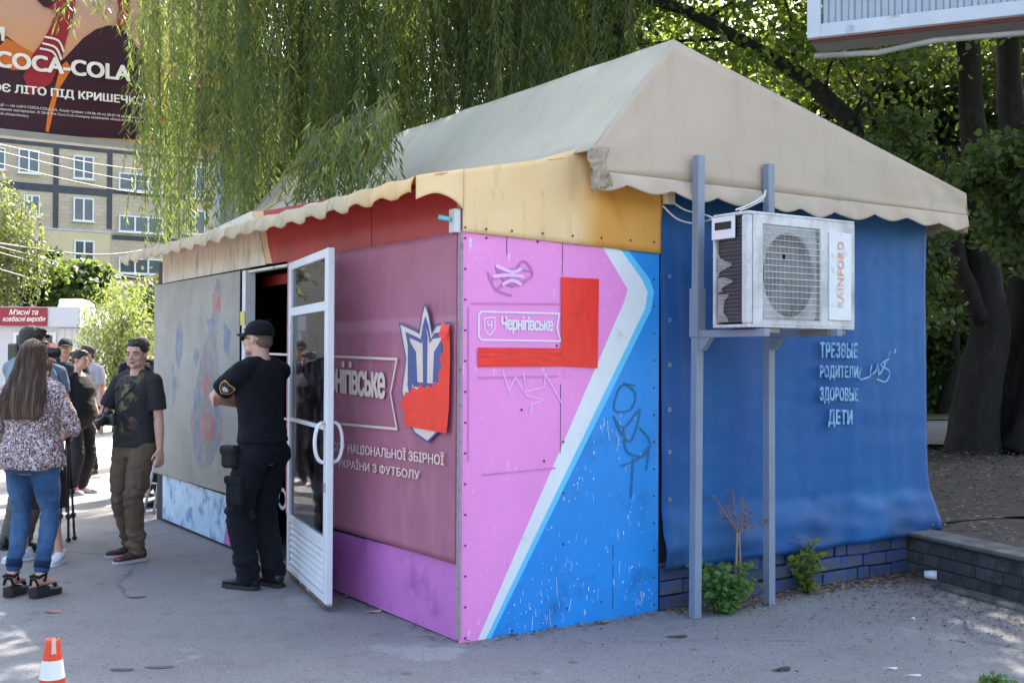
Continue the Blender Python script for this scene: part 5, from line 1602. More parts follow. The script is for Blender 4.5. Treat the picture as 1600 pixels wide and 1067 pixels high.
for (u0, v0, u1, v1) in ((28, 236, 61, 270), (114, 246, 146, 279), (114, 311, 146, 345), (115, 377, 147, 411), (40, 375, 62, 408), (36, 306, 62, 338), (-20, 232, 8, 264)):
    window(u0, v0, u1, v1, (.5,))
for (v0, v1) in ((276, 297), (341, 362), (406, 427)):
    window(185, v0, 254, v1, (.36, .66))
window(290, 262, 320, 310, (.5,)); window(290, 330, 320, 366, (.5,))
window(382, 250, 412, 300, (.5,))
rs = random.Random(2)
for (u0, v0, u1, v1) in ((300, 250, 318, 300),): pass

# ---- meat shop
PSH = AT(60, 560, 27)
shop = thing('shop_kiosk', 'white shop pavilion with a dark red meat products sign at the far left', 'kiosk', (PSH.x, 27, 0), R(6))
SM_ = Matrix.Translation((PSH.x, 27, 0)) @ Matrix.Rotation(R(6), 4, 'Z'); SI = SM_.inverted()
sn = SM_.to_3x3() @ Vector((0, 1, 0))
def SH(u, v, off=0.0): return SI @ hit(u, v, Vector((PSH.x, 27, 0)) - sn * off, sn)
M_SHW = plain('shop_white', (.55, .56, .58), .5, .05, 1)
M_SHF = plain('shop_fascia', (.50, .52, .57), .45, .05, 1)
a = SH(-120, 510); b_ = SH(126, 482)
xl, xr = a.x, b_.x; zf0, zf1 = SH(60, 511).z, SH(60, 480).z
MB().box(xl, xr, 0, 4, 0, zf0).build('wall', M_SHW, shop)
MB().box(xl, xr + .06, -.25, 4, zf0 + .002, zf1).build('fascia', M_SHF, shop)
s0 = SH(-10, 509, .27); s1 = SH(74, 481, .27)
M_MAR = plain('maroon_sign', lin('#8e1b34'), .4, .05, 3)
sb = MB().box(s0.x, s1.x, -.29, -.252, s0.z, s1.z).build('sign', M_MAR, shop)
M_CRM = plain('cream_letters', lin('#efe9d8'), .5)
text_quad('lettering', "М'ясні та", SH(14, 492, .292), SH(60, 492, .292), SH(14, 483, .292), M_CRM, sb, .02, shear=.35)
text_quad('lettering', 'ковбасні вироби', SH(4, 504, .292), SH(71, 504, .292), SH(4, 494, .292), M_CRM, sb, .02, shear=.35)
shutter = MB()
gl_ = SH(20, 640); gr_ = SH(88, 520)
MB().box(gl_.x, gr_.x, -.04, -.002, .9, zf0 - .12).build('window_frame', M_WFR, shop)
MB().box(gl_.x + .08, gr_.x - .08, -.06, -.041, .98, zf0 - .2).build('pane', M_WGL, shop)
pp = SH(66, 546, .07); pq = SH(86, 532, .07)
MB().box(pp.x - .1, pq.x, -.075, -.062, 1.2, pp.z + .15).build('meat_poster', plain('meat_poster_mat', (.5, .18, .14), .5, .5, 3, dirt=(.6, .58, .5), damt=(.5, .55), dscale=4), shop)
pn = MB()
for i in range(6): pn.box(SH(92, 500).x + i * .16, SH(92, 500).x + i * .16 + .15, -.03, -.002, .05, zf0 - .02)
pn.build('side_cladding', M_SHW, shop)
dmx = SH(98, 480).x
dm_ = MB(); dm_.sphere((dmx, 1.2, zf1 + .05), (.45, .45, .22), 16, 8); dm_.build('roof_dome', plain('dome_white', (.7, .72, .74), .3), shop)
dm_ = MB(); dm_.rbox(dmx - .35, dmx + .2, .9, 1.4, zf1, zf1 + .25, .03); dm_.build('roof_vent', M_SHW, shop)

# ---- advertising billboard
PB = AT(100, 100, 17.0)
def B2(u, v, off=0.0): return hit(u, v, PB + MI * off, MI)
BM = Matrix.Translation(PB) @ Matrix.Rotation(KANG, 4, 'Z'); BI = BM.inverted()
def bl_(u, v, off=0.0): return BI @ B2(u, v, off)
bb = thing('billboard', 'large drink advertising billboard behind the willow at the upper left', 'billboard', PB, KANG)
bxl, bxr = bl_(-230, 100).x, bl_(405, 100).x
bz0, bz1 = bl_(60, 208).z, bl_(60, 208).z + 3.05
M_PEACH = Nt('peach_sky_print'); _x, _y, _z = M_PEACH.sep(M_PEACH.coords())
M_PEACH.col(M_PEACH.mix(M_PEACH.ramp(_z, bz0, bz1), lin('#e09a64'), lin('#c99c8c'))); M_PEACH.rough(.5); M_PEACH = M_PEACH.m
MB().box(bxl, bxr, .0, .12, bz0, bz1).build('panel', M_PEACH, bb)
MB().box(bxl - .05, bxr + .05, -.05, .18, bz0 - .10, bz0 - .002).build('lower_frame', plain('frame_grey', (.33, .31, .29), .6, .15, 2), bb)
MB().box(bxl - .05, bxr + .05, -.05, .18, bz1 + .002, bz1 + .10).build('upper_frame', M_CONC, bb)
px_post = bl_(352, 208).x
MB().box(px_post, px_post + .35, .2, .55, -PB.z, bz1).build('post', M_POST, bb)
M_DMAR = plain('dark_maroon_print', lin('#3a1226'), .45, .25, 1.2)
M_CRIM = plain('crimson_print', lin('#9c2030'), .45, .2, 1.5)
M_ORP = plain('orange_print', lin('#d8702a'), .45, .2, 1.5)
def bpoly(px, mat, off): 
    return MB().prism([bl_(u, v, off) for u, v in px], (0, .003, 0)).build('printed_figure', mat, bb, fix=True)
bpoly([(-230, 110), (-60, 70), (0, 55), (12, 58), (30, 72), (52, 85), (75, 100), (100, 92), (130, 60), (150, 46), (170, 40), (188, 42), (205, 60), (225, 90), (260, 130), (405, 150), (405, 228), (-230, 196)], M_DMAR, .004)
bpoly([(10, 60), (28, 70), (50, 82), (62, 90), (52, 110), (20, 110), (-20, 96)], M_ORP, .009)
bpoly([(60, 0), (68, 10), (82, 16), (86, 22), (78, 44), (66, 66), (52, 84), (36, 120), (48, 150), (80, 130), (96, 95), (104, 60), (116, 22), (118, -6), (60, -10)], M_CRIM, .014)
bpoly([(53, -14), (60, 3), (70, 12), (80, 10), (88, -2), (88, -14)], M_DMAR, .019)
bpoly([(183, 0), (186, 14), (183, 30), (184, 44), (196, 46), (200, 28), (202, -4)], M_CRIM, .019)
bpoly([(104, 96), (112, 108), (92, 140), (80, 190), (76, 207), (71, 205), (76, 170), (88, 130), (94, 105)], M_ORP, .019)
bpoly([(225, 85), (245, 90), (265, 130), (262, 190), (240, 205), (228, 150)], M_CRIM, .009)
bpoly([(385, 20), (405, 24), (405, 205), (388, 200), (392, 120)], M_CRIM, .019)
st_ = MB()
for k, ((u0, v0), (u1, v1)) in enumerate((((70, 58), (100, 82)), ((66, 68), (96, 94)), ((62, 76), (92, 100)))):
    outline(st_, [bl_(u, v, .024) for u, v in curve([(u0, v0), ((u0+u1)/2 + 6, (v0+v1)/2 - 6), (u1, v1)])], .03, (0, -1, 0), closed=False)
M_BW = plain('billboard_white', lin('#efe6dc'), .5)
st_.build('sleeve_stripes', M_BW, bb)
def btext(body, blp, brp, tlp, bold, thick=.012, sp_=1.0):
    return text_quad('lettering', body, bl_(*blp, .026), bl_(*brp, .026), bl_(*tlp, .026), M_BW, bb, bold, thick, spacing=sp_)
btext('COCA-COLA', (-8, 105), (204, 128), (-8, 79), .075)
btext('ОЄ ЛІТО ПІД КРИШЕЧКОЮ', (-13, 145), (243, 169), (-13, 129), .07)
btext('И', (-14, 62), (7, 65), (-14, 40), .07)
btext('кції — на сайті COCA-COLA.UA. Акція триває з 04.06.18 по 29.07.18 на території України', (-4, 166.5), (244, 190), (-4, 161), .004)
btext('ламних матеріалах. © 2018 The Coca-Cola Company (компанія «Кока-Кола»). Всі права', (-4, 173.5), (236, 195), (-4, 168), .004)
btext('анії «Кока-Кола»).', (-4, 180.5), (45, 185), (-4, 175), .004)

# ---- back of a second billboard at the upper right
PC = AT(1262, 62, 8.6)
dC = (Vector((-3100, 0, 0)) * 0 + Vector((-(4300 - 460) / FPX, 1, 0))).normalized() * -1      # runs right and towards the camera
nC = Vector((dC.y, -dC.x, 0)); 
if nC.dot(-PC) < 0: nC = -nC
bang = math.atan2(dC.y, dC.x)
CMx = Matrix.Translation(PC) @ Matrix.Rotation(bang, 4, 'Z'); CI = CMx.inverted()
b2o = thing('billboard', 'back of a raised billboard with corrugated sheet in a pale frame, upper right', 'billboard', PC, bang)
M_FRW = plain('pale_frame_paint', lin('#b9bcc6'), .5, .08, 3, dirt=lin('#6e6e72'), damt=(.6, .75), dscale=5)
def C2(u, v, off=0.0): return CI @ hit(u, v, PC + nC * off, nC)
fw = .10
W2, H2 = 6.0, 3.1
MB().rbox(0, fw, -.03, .03, .0, H2, .004).rbox(fw, W2 - fw, -.03, .03, 0, fw, .004).rbox(fw, W2 - fw, -.03, .03, H2 - fw, H2, .004).rbox(W2 - fw, W2, -.03, .03, 0, H2, .004).build('frame', M_FRW, b2o)
M_COR = plain('corrugated_zinc', lin('#9aa0a8'), .4, .12, 3, metal=.35, dirt=lin('#55565c'), damt=(.55, .7), dscale=5, dst=(1, 1, .2))
cs_mesh = None
x = fw + .005; pitch = .095
for i in range(int((W2 - 2 * fw) / pitch)):
    if cs_mesh is None:
        m = MB(); h = pitch / 2
        prof = [(0, .02), (.012, .0), (h - .006, .0), (h + .006, .022), (pitch - .008, .022), (pitch, .02)]
        vs = [(px_, y_, z_) for z_ in (fw, H2 - fw) for px_, y_ in prof]; n_ = len(prof)
        m.add(vs, [(k, k+1, n_+k+1, n_+k) for k in range(n_-1)])
        cs_mesh = m.mesh('corrugated_sheet'); cs_mesh.materials.append(M_COR)
    o = bpy.data.objects.new('sheet_ridge', cs_mesh); COL.objects.link(o); o.parent = b2o; o.location = (x, 0, 0)
    x += pitch
MB().box(fw, W2 - fw, .045, .30, .06, H2 - .06).build('box_body', plain('box_back', (.2, .2, .21), .7), b2o)
MB().box(0.02, W2, .06, .34, -.02, .05).build('underside', plain('grey_underside', (.22, .21, .22), .7), b2o)
MB().box(0.02, W2, .032, .058, -.022, -.002).build('red_rail', plain('rusty_red_rail', (.16, .035, .03), .6, .2, 5), b2o)
MB().tube([(.03, .12, -.10), (.5, .10, -.13), (.9, .08, -.09), (1.6, .10, -.10), (2.6, .12, -.13), (3.6, .1, -.06), (6.0, .1, -.06)], .022, 8).build('conduit', plain('conduit_pipe', (.30, .28, .26), .6, .2, 6), b2o)
MB().tube([(W2 - 1.2, .2, -PC.z), (W2 - 1.2, .2, H2)], .13, 16).build('post', M_POST, b2o)

# ---- overhead wires
M_WR = plain('dark_wire', (.05, .05, .05), .7); M_WR2 = plain('pale_wire', (.20, .19, .18), .6)
def wire(u0, v0, u1, v1, sag, r_, mat, label):
    a = AT(u0, v0, 42); e = A2(u1, v1, .4)
    pts = [a + (a - e) * .35] + [a.lerp(e, k / 10) - Vector((0, 0, sag * math.sin(math.pi * k / 10))) for k in range(11)]
    MB().tube(pts, r_, 5).build('overhead_wire', mat, label=label, cat='wire', group='wires over the square')
wire(0, 226, 262, 268, .2, .022, M_WR2, 'topmost pale wire crossing before the apartment block')
wire(0, 237, 262, 288, .2, .022, M_WR2, 'pale wire crossing under the first floor windows')
wire(0, 256, 262, 306, .2, .022, M_WR2, 'third pale wire sloping down before the facade')
wire(0, 381, 262, 380, .6, .05, M_WR, 'thick dark cable running level before the yellow cladding')
wire(0, 386, 262, 440, .2, .022, M_WR2, 'wire starting just under the thick cable and dropping to the right')
wire(0, 395, 262, 452, .2, .022, M_WR2, 'second wire below the thick cable')
wire(0, 421, 262, 482, .2, .025, M_WR2, 'lowest wire crossing in front of the birch')

# ---- trees at the left
def droopy(label, u, v, Y, rad, n, mats, seed, name, group=None):
    p = AT(u, v, Y); return shrub(label, (p.x, Y, p.z), rad, n, (.10, .2), mats, seed, name=name, group=group, clumps=110, clump=.35, hexa=False, shell=.35, mi_p=.5)
def hanging_tree(label, c, rad, nstr, seed, base, mats, name='birch_tree', slen=(1.0, 3.0), leafsz=(.10, .16), dens_=.09, wid=.55):
    r_ = np.random.default_rng(seed); random.seed(seed)
    t = thing(name, label, 'tree', base)
    m = MB(); top = Vector((c[0], c[1], c[2] + rad[2] * .5)) - Vector(base)
    branch(m, (0, 0, -.2), top, .16, .05, .04, seg=8)
    for k in range(9):
        a = top * random.uniform(.4, .95); branch(m, a, Vector(c) - Vector(base) + Vector((random.uniform(-rad[0], rad[0]), random.uniform(-rad[1], rad[1]), random.uniform(-.2, .8) * rad[2])), .05, .015, .12, seg=5)
    m.build('trunk', M_BARK2, t)
    Ps = []; Ds = []
    for i in range(nstr):
        d = r_.normal(size=3); d /= np.linalg.norm(d); k = r_.random() ** .4
        s0 = np.array(c) + d * np.array(rad) * k; L_ = r_.uniform(*slen); nn_ = int(L_ / dens_)
        s0[2] += L_ * .3
        tt = np.linspace(0, 1, nn_)
        P = np.stack([s0[0] + .15 * np.sin(tt * 4 + r_.uniform(0, 6)) * tt + r_.normal(size=nn_) * .05, s0[1] + r_.normal(size=nn_) * .05, s0[2] - L_ * tt], 1)
        P = P[P[:, 2] > .1]
        Ps.append(P); Ds.append(unit(np.stack([r_.normal(size=len(P)), r_.normal(size=len(P)), -np.abs(r_.normal(size=len(P))) - .5], 1)))
    P = np.concatenate(Ps); D = np.concatenate(Ds); n_ = len(P)
    wparent(leaves('foliage', P, D, r_.uniform(*leafsz, n_), r_.uniform(*leafsz, n_) * wid, mats, t, r_, mi=(r_.random(n_) < .5).astype(int)), base)
    return t
p = AT(20, 360, 46); hanging_tree('pale olive birch covering the left part of the apartment block', (p.x - 1.0, 46, p.z - .6), (2.3, 2.0, 2.6), 520, 101, (p.x - .8, 46, 0), [M_BIR, M_WIL2], slen=(.8, 2.6), leafsz=(.14, .24))
p = AT(185, 560, 24); hanging_tree('bright sunlit weeping willow bush behind the people', (p.x + .1, 24, 2.0), (.95, .8, 1.15), 560, 102, (p.x, 24, 0), [leaf_mat('sunny_willow', (.19, .22, .09), (.30, .32, .16), .4), M_WIL2], name='young_willow', slen=(.6, 1.5), leafsz=(.09, .15), wid=.3)
p = AT(50, 440, 50); shrub('dark shrubs below the birch in front of the apartment block', (p.x, 50, p.z), (3.8, 1.5, 1.4), 9000, (.22, .4), [M_MAP, M_MAP2], 103, clumps=90, clump=.4, hexa=False, name='dark_hedge')
for i, (u, v, Y, rr, hh_, lb_) in enumerate(((335, 480, 40, 2.6, 1.6, 'bushy tree low behind the far end of the kiosk'), (238, 575, 36, .9, .7, 'green bush behind the young willow by the kiosk end'), (425, 290, 44, 1.7, 2.6, 'sunny tree glimpsed through the willow strands'))):
    p = AT(u, v, Y); shrub(lb_, (p.x, Y, p.z), (rr, 1.6, hh_), 9000, (.16, .3), [M_BIR, M_MAP2], 110 + i, clumps=100, clump=.45, hexa=False, name='bushy_tree')
MB().poly([G(-400, 612), G(-400, 606), G(700, 606), G(700, 612)][::-1]).build('far_path', M_PATH, kind='structure').location.z = .02
MB().poly([(-60, 34.2, .016), (-6.0, 34.2, .016), (-6.0, 60, .016), (-60, 60, .016)]).build('far_lawn', M_GRASSG, kind='structure')

for i, (x_, y_, rr) in enumerate(((-22, 30, 3.4), (-30, 38, 4), (-38, 42, 4.5), (-26, 52, 4))):  # unseen trees, added so the door panes mirror foliage instead of bare sky
    shrub('unseen round-crowned tree added off to the left of the square, number %s from the shop' % ('first', 'second', 'third', 'fourth')[i], (x_, y_, rr + 1.2), (rr, 2.5, rr), 3000, (.4, .7), [M_MAP2, M_BIR], 130 + i, clumps=90, clump=.5, hexa=False, name='offscreen_tree')
# ================================================================ people
def skin_mat(name, c):
    t = Nt(name)
    t.col(t.mix(t.ramp(t.noise(14, 4), .35, .7), c, (c[0] * .9, c[1] * .74, c[2] * .7)))
    t.rough(.52); t.b.inputs['Subsurface Weight'].default_value = .12; t.b.inputs['Subsurface Radius'].default_value = (.012, .005, .003)
    return t.m
SKIN = skin_mat('skin', (.60, .36, .27)); SKIN2 = skin_mat('skin_tanned', (.50, .28, .20))
def fabric(name, c, var=.15, rough=.85, fold=6, fs=.5, c2=None, sc2=8):
    t = Nt(name)
    out = t.mix(t.ramp(t.noise(3, 5), .3, .7), dk(c, 1 - var), dk(c, 1 + var))
    if c2 is not None: out = t.mix(t.ramp(t.noise(sc2, 6, .65, st=(1, 1, .5)), .45, .65), out, c2)
    t.col(out); t.rough(rough); t.b.inputs['Sheen Weight'].default_value = .03; t.b.inputs['Specular IOR Level'].default_value = .2
    h = t.math('ADD', t.math('MULTIPLY', t.noise(fold, 4, .6, st=(1, 1, 1.7)), 3), t.noise(260, 2))
    t.bump(h, fs, .012); return t.m
def hair_mat(name, c1, c2, rough=.42):
    t = Nt(name)
    w = t.n('ShaderNodeTexWave', wave_type='BANDS', bands_direction='X'); w.inputs['Scale'].default_value = 34; w.inputs['Distortion'].default_value = 7; w.inputs['Detail'].default_value = 4; w.inputs['Detail Scale'].default_value = .6
    t.l(t.coords((1, 1, .16)), w.inputs['Vector'])
    t.col(t.mix(w.outputs['Fac'], c1, c2)); t.rough(rough); t.bump(w.outputs['Fac'], .6, .006); return t.m
H_BROWN = hair_mat('brown_hair', (.05, .028, .016), (.15, .085, .05)); H_DARK = hair_mat('dark_hair', (.014, .011, .009), (.05, .036, .026)); H_BLACK = hair_mat('black_hair', (.006, .006, .007), (.02, .018, .018))
M_EYEW = plain('eye_white', (.42, .40, .38), .25, .02); M_IRIS = plain('iris', (.05, .045, .04), .2, .1); M_LIP = plain('lips', (.42, .17, .15), .5, .1); M_BROW = plain('eyebrow', (.05, .033, .022), .8, .2)
DG = None
def remeshed(mb, name, voxel, sm=4, disp=None):
    me = mb.mesh('tmp'); o = bpy.data.objects.new('tmp_remesh', me); COL.objects.link(o)
    md = o.modifiers.new('r', 'REMESH'); md.mode = 'VOXEL'; md.voxel_size = voxel; md.use_smooth_shade = True
    if sm: s_ = o.modifiers.new('s', 'SMOOTH'); s_.factor = .5; s_.iterations = sm
    dg = bpy.context.evaluated_depsgraph_get(); dg.update()
    out = bpy.data.meshes.new_from_object(o.evaluated_get(dg)); bpy.data.objects.remove(o); bpy.data.meshes.remove(me)
    if disp is not None:
        nrm = [v.normal.copy() for v in out.vertices]
        for v, n_ in zip(out.vertices, nrm): v.co += n_ * disp(v.co)
    out.polygons.foreach_set('use_smooth', [True] * len(out.polygons)); out.update(); out.name = name
    return out
def put(me, name, mat, parent, label=None, cat=None):
    me.materials.clear()
    for m_ in (mat if isinstance(mat, (list, tuple)) else [mat]): me.materials.append(m_)
    o = bpy.data.objects.new(name, me); COL.objects.link(o); o.parent = parent; return tag(o, label, cat)

MT = [(.78, .10, .085, .0), (.84, .155, .11, .005), (.92, .172, .118, .008), (.98, .168, .112, .004), (1.07, .150, .100, 0), (1.18, .155, .108, -.004), (1.30, .172, .118, -.006), (1.38, .175, .112, .0), (1.43, .150, .092, .006), (1.465, .105, .072, .012), (1.49, .062, .060, .016)]
FT = [(.78, .11, .09, .0), (.84, .165, .118, .008), (.92, .182, .128, .012), (.98, .172, .118, .008), (1.07, .135, .095, 0), (1.18, .140, .105, -.006), (1.28, .158, .128, -.018), (1.36, .155, .108, -.004), (1.41, .135, .085, .006), (1.445, .095, .068, .012), (1.475, .054, .054, .016)]
class Fig:
    def __init__(s, H=1.75, sex='m', lean=0, bulk=1.0, hands=None, elbows=None, feet=None, head=(0, 0, 0), bellyf=0, toes=(0, 0), heel=0.0):
        s.k = H / 1.75; s.sex = sex; s.lean = lean; s.b = bulk; s.heel = heel; s.belly = bellyf
        s.T = MT if sex == 'm' else FT
        s.hands = hands or {}; s.elbows = elbows or {}; s.feet = feet or {1: (.10, .0), -1: (-.10, 0)}; s.toes = toes; s.head = head
        s.jsh = {}; s.jel = {}; s.jwr = {}; s.jhip = {}; s.jkn = {}; s.jan = {}
        sw = (.185 if sex == 'm' else .160) * (1 + (bulk - 1) * .6)
        for sd in (1, -1):
            sh = s.up(Vector((sd * sw, .012, 1.415 if sex == 'm' else 1.385)))
            wr = Vector(s.hands.get(sd, (sd * (sw + .09), -.06, .86)))
            el, wr = s.ik(sh, wr, .285, .255, Vector(s.elbows.get(sd, (sd * .3, .8, -.4))))
            s.jsh[sd], s.jel[sd], s.jwr[sd] = sh, el, wr
            hp = Vector((sd * .092, .005, .90)); fx, fy = s.feet[sd][:2]; fz = s.feet[sd][2] if len(s.feet[sd]) > 2 else 0
            an = Vector((fx, fy + .02, .085 + fz))
            kn, an = s.ik(hp, an, .43, .41, Vector((sd * .12, -1, .1)))
            s.jhip[sd], s.jkn[sd], s.jan[sd] = hp, kn, an
        s.hc = s.up(Vector((0, -.012, 1.625)))
        y_, p_, r_ = head
        s.HR = Matrix.Rotation(y_, 3, 'Z') @ Matrix.Rotation(p_, 3, 'X') @ Matrix.Rotation(r_, 3, 'Y')
    def up(s, p):
        t = max(0, min(1, (p.z - .90) / .25)); a = s.lean * t
        pv = Vector((0, 0, .95)); return pv + Matrix.Rotation(a, 3, 'X') @ (p - pv) if p.z > .9 else p
    def ik(s, a, t, l1, l2, pole):
        d = t - a; L = min(d.length, (l1 + l2) * .999); L = max(L, abs(l1 - l2) + .02); dn = d.normalized(); t = a + dn * L
        x = (l1*l1 - l2*l2 + L*L) / (2*L); h = math.sqrt(max(0, l1*l1 - x*x))
        pp = pole - dn * pole.dot(dn); pp.normalize()
        return a + dn * x + pp * h, t
    def ring(s, z, inf=0.0, ez=None):
        T = s.T; zs = [r[0] for r in T]
        rx = float(np.interp(z, zs, [r[1] for r in T])) * s.b; ry = float(np.interp(z, zs, [r[2] for r in T])) * (1 + (s.b - 1) * 1.2); cy = float(np.interp(z, zs, [r[3] for r in T]))
        if s.belly: 
            g = math.exp(-((z - 1.06) / .12) ** 2); ry += s.belly * g * .6; cy -= s.belly * g * .5; rx += s.belly * .3 * g
        c = s.up(Vector((0, cy, z))); e = s.up(Vector((0, cy + .01, z))) - c
        return (c, Vector((rx + inf, 0, 0)), e.normalized() * (ry + inf))
    def torso(s, m, z0, z1, inf=0.0, flare=0.0, n=18):
        m.loft([s.ring(z0 + (z1 - z0) * i / n, inf + flare * (1 - i / n) ** 2) for i in range(n + 1)], 28)
    def trap(s, m, sd, inf, k=1.0):
        f_ = s.sex == 'f'
        nb = s.up(Vector((sd * .028, .022, 1.462 if not f_ else 1.428))); sh = s.jsh[sd]
        m.tube([nb, nb.lerp(sh, .5) + Vector((0, 0, .010)), sh], [(.044 + inf) * k, (.050 + inf) * k, (.052 + inf) * k], 14)
    def limb(s, m, a, b_, c, r):
        """tapered tube a-b-c with 5 radii"""
        pts = [a, a.lerp(b_, .5), b_.lerp(a, .12), b_.lerp(c, .12), b_.lerp(c, .4), c]
        m.tube(pts, [r[0], r[1], r[2], r[2] * .98, r[3], r[4]], 14)
        for p, q in ((a, r[0]), (b_, r[2] * .98), (c, r[4])): m.sphere(p, q, 12, 8)
    def hand(s, m, sd, palm=None, curl=.35):
        el, wr = s.jel[sd], s.jwr[sd]; d = (wr - el).normalized()
        n_ = Vector(palm) if palm is not None else Vector((-sd, 0, 0)); n_ = (n_ - d * n_.dot(d)).normalized()
        lat = d.cross(n_) ; 
        if lat.y > 0: lat = -lat           # thumb towards the front
        m.loft([(wr - d * .02, lat * .026, n_ * .020), (wr + d * .02, lat * .032, n_ * .017), (wr + d * .05, lat * .040, n_ * .015), (wr + d * .088, lat * .040, n_ * .013), (wr + d * .096, lat * .034, n_ * .010)], 14)
        for off, L in ((.031, .070), (.0105, .080), (-.0105, .074), (-.031, .058)):
            p = wr + d * .082 + lat * off; dd_ = d.copy(); pts = [p - d * .02, p]
            for j, f_ in enumerate((.42, .32, .26)):
                a_ = curl * (j + .6); dd_ = (d * math.cos(a_) + n_ * math.sin(a_)); p = p + dd_ * L * f_; pts.append(p)
            m.tube(pts, [.0095, .0095, .009, .0085, .007], 8); m.sphere(p, .007, 8, 6)
        p = wr + d * .02 + lat * .026; q = p + (d * .7 + lat * .6 + n_ * .3).normalized() * .045; e = q + (d * .85 + lat * .2 + n_ * .4).normalized() * .032
        m.tube([p, q, e], [.014, .011, .009], 8); m.sphere(e, .009, 8, 6)
    def H(s, p): return s.hc + s.HR @ Vector(p)
    def headm(s, m):
        f = .965 if s.sex == 'f' else 1.0
        R4 = s.HR.to_4x4()
        def sp(c, r): m.sphere(s.H(Vector(c) * f), tuple(x * f for x in r), 20, 14, 0, R4)
        sp((0, .014, .036), (.076, .094, .082)); sp((0, -.026, .036), (.064, .064, .062)); sp((0, -.042, -.018), (.059, .050, .062))
        sp((0, -.028, -.062), (.053, .055, .042)); sp((0, -.070, -.090), (.023, .019, .017)); sp((0, .03, -.03), (.060, .06, .06))
        for sd in (1, -1):
            sp((sd * .036, -.064, -.026), (.023, .022, .022)); sp((sd * .040, -.035, -.066), (.018, .036, .024))
            sp((sd * .078, .012, -.008), (.008, .017, .028)); sp((sd * .0115, -.102, -.027), (.009, .010, .008))
            m.tube([s.H((sd * .006, -.088, .022)), s.H((sd * .030, -.088, .025)), s.H((sd * .052, -.068, .018))], [.008, .009, .007], 8)
        m.tube([s.H((0, -.084, .022)), s.H((0, -.098, .0)), s.H((0, -.113, -.022))], [.007, .008, .0105], 8); sp((0, -.112, -.026), (.011, .010, .009))
        sp((0, -.086, -.052), (.024, .013, .007)); sp((0, -.085, -.061), (.021, .013, .007))
        nb = s.up(Vector((0, .018, 1.455 if s.sex == 'm' else 1.425))); nk = .056 * (1 + (s.b - 1) * .5) if s.sex == 'm' else .047
        m.tube([nb, nb.lerp(s.H((0, .02, -.04)), .5), s.H((0, .018, -.03))], [nk * 1.22, nk, nk], 16)
    def body(s, t, skin, voxel=.009, palm=None, curl=.35, legs=True, foot=True):
        palm = palm or {}
        m = MB(); s.torso(m, .80, 1.475, -.014)
        am = 1.0 if s.sex == 'm' else .86; am *= (1 + (s.b - 1) * .6)
        for sd in (1, -1):
            s.trap(m, sd, 0, am)
            s.limb(m, s.jsh[sd], s.jel[sd], s.jwr[sd], [x * am for x in (.052, .048, .040, .041, .027)])
            m.sphere(s.jsh[sd], .052 * am, 12, 8); s.hand(m, sd, palm.get(sd), curl)
            s.limb(m, s.jhip[sd], s.jkn[sd], s.jan[sd], (.083, .076, .054, .055, .036))
            a = s.jan[sd]; yaw = s.toes[0 if sd == 1 else 1]; fw = Vector((math.sin(yaw), -math.cos(yaw), 0)); lt = Vector((-fw.y, fw.x, 0))
            m.loft([(a - fw * .055 + Vector((0, 0, -.045)), lt * .026, Vector((0, 0, .028))), (a + Vector((0, 0, -.03)), lt * .032, Vector((0, 0, .042))), (a + fw * .07 + Vector((0, 0, -.048)), lt * .038, Vector((0, 0, .026))), (a + fw * .14 + Vector((0, 0, -.06)), lt * .040, Vector((0, 0, .016))), (a + fw * .175 + Vector((0, 0, -.063)), lt * .024, Vector((0, 0, .010)))], 12)
        s.headm(m)
        for i, p in enumerate(m.v): m.v[i] = tuple(x * s.k for x in p)
        me = remeshed(m, 'body', voxel, 3); o = put(me, 'body', skin, t)
        return o
    def K(s, m):
        for i, p in enumerate(m.v): m.v[i] = tuple(x * s.k for x in p)
        return m
    def eyes(s, t, open_=True, iris=M_IRIS, brow=M_BROW):
        for sd in (1, -1):
            m = MB(); m.sphere(s.H((sd * .031, -.0795, -.001)), .0118, 12, 8, 0); m.sphere(s.H((sd * .031, -.0866, -.0005)), (.0064, .0058, .0064), 10, 6, 1)
            s.K(m).build('eye', [M_EYEW, iris], t)
            m = MB(); m.tube([s.H((sd * .014, -.099, .020)), s.H((sd * .032, -.098, .0275)), s.H((sd * .052, -.080, .021))], [.0035, .0045, .0025], 6); s.K(m).build('eyebrow', brow, t)
            m = MB(); m.tube([s.H((sd * .018, -.087, .005)), s.H((sd * .031, -.0915, .0085)), s.H((sd * .046, -.083, .004))], [.003, .0046, .003], 6); m.tube([s.H((sd * .019, -.086, -.008)), s.H((sd * .031, -.0895, -.011)), s.H((sd * .044, -.082, -.008))], [.003, .0038, .003], 6); s.K(m).build('eyelid', SKIN2 if open_ else brow, t)
        m = MB(); m.tube([s.H((-.024, -.091, -.057)), s.H((-.008, -.0985, -.0545)), s.H((.008, -.0985, -.0545)), s.H((.024, -.091, -.057))], [.002, .0042, .0042, .002], 6); m.tube([s.H((-.018, -.092, -.0605)), s.H((0, -.098, -.063)), s.H((.018, -.092, -.0605))], [.002, .0048, .002], 6)
        s.K(m).build('lips', M_LIP, t)
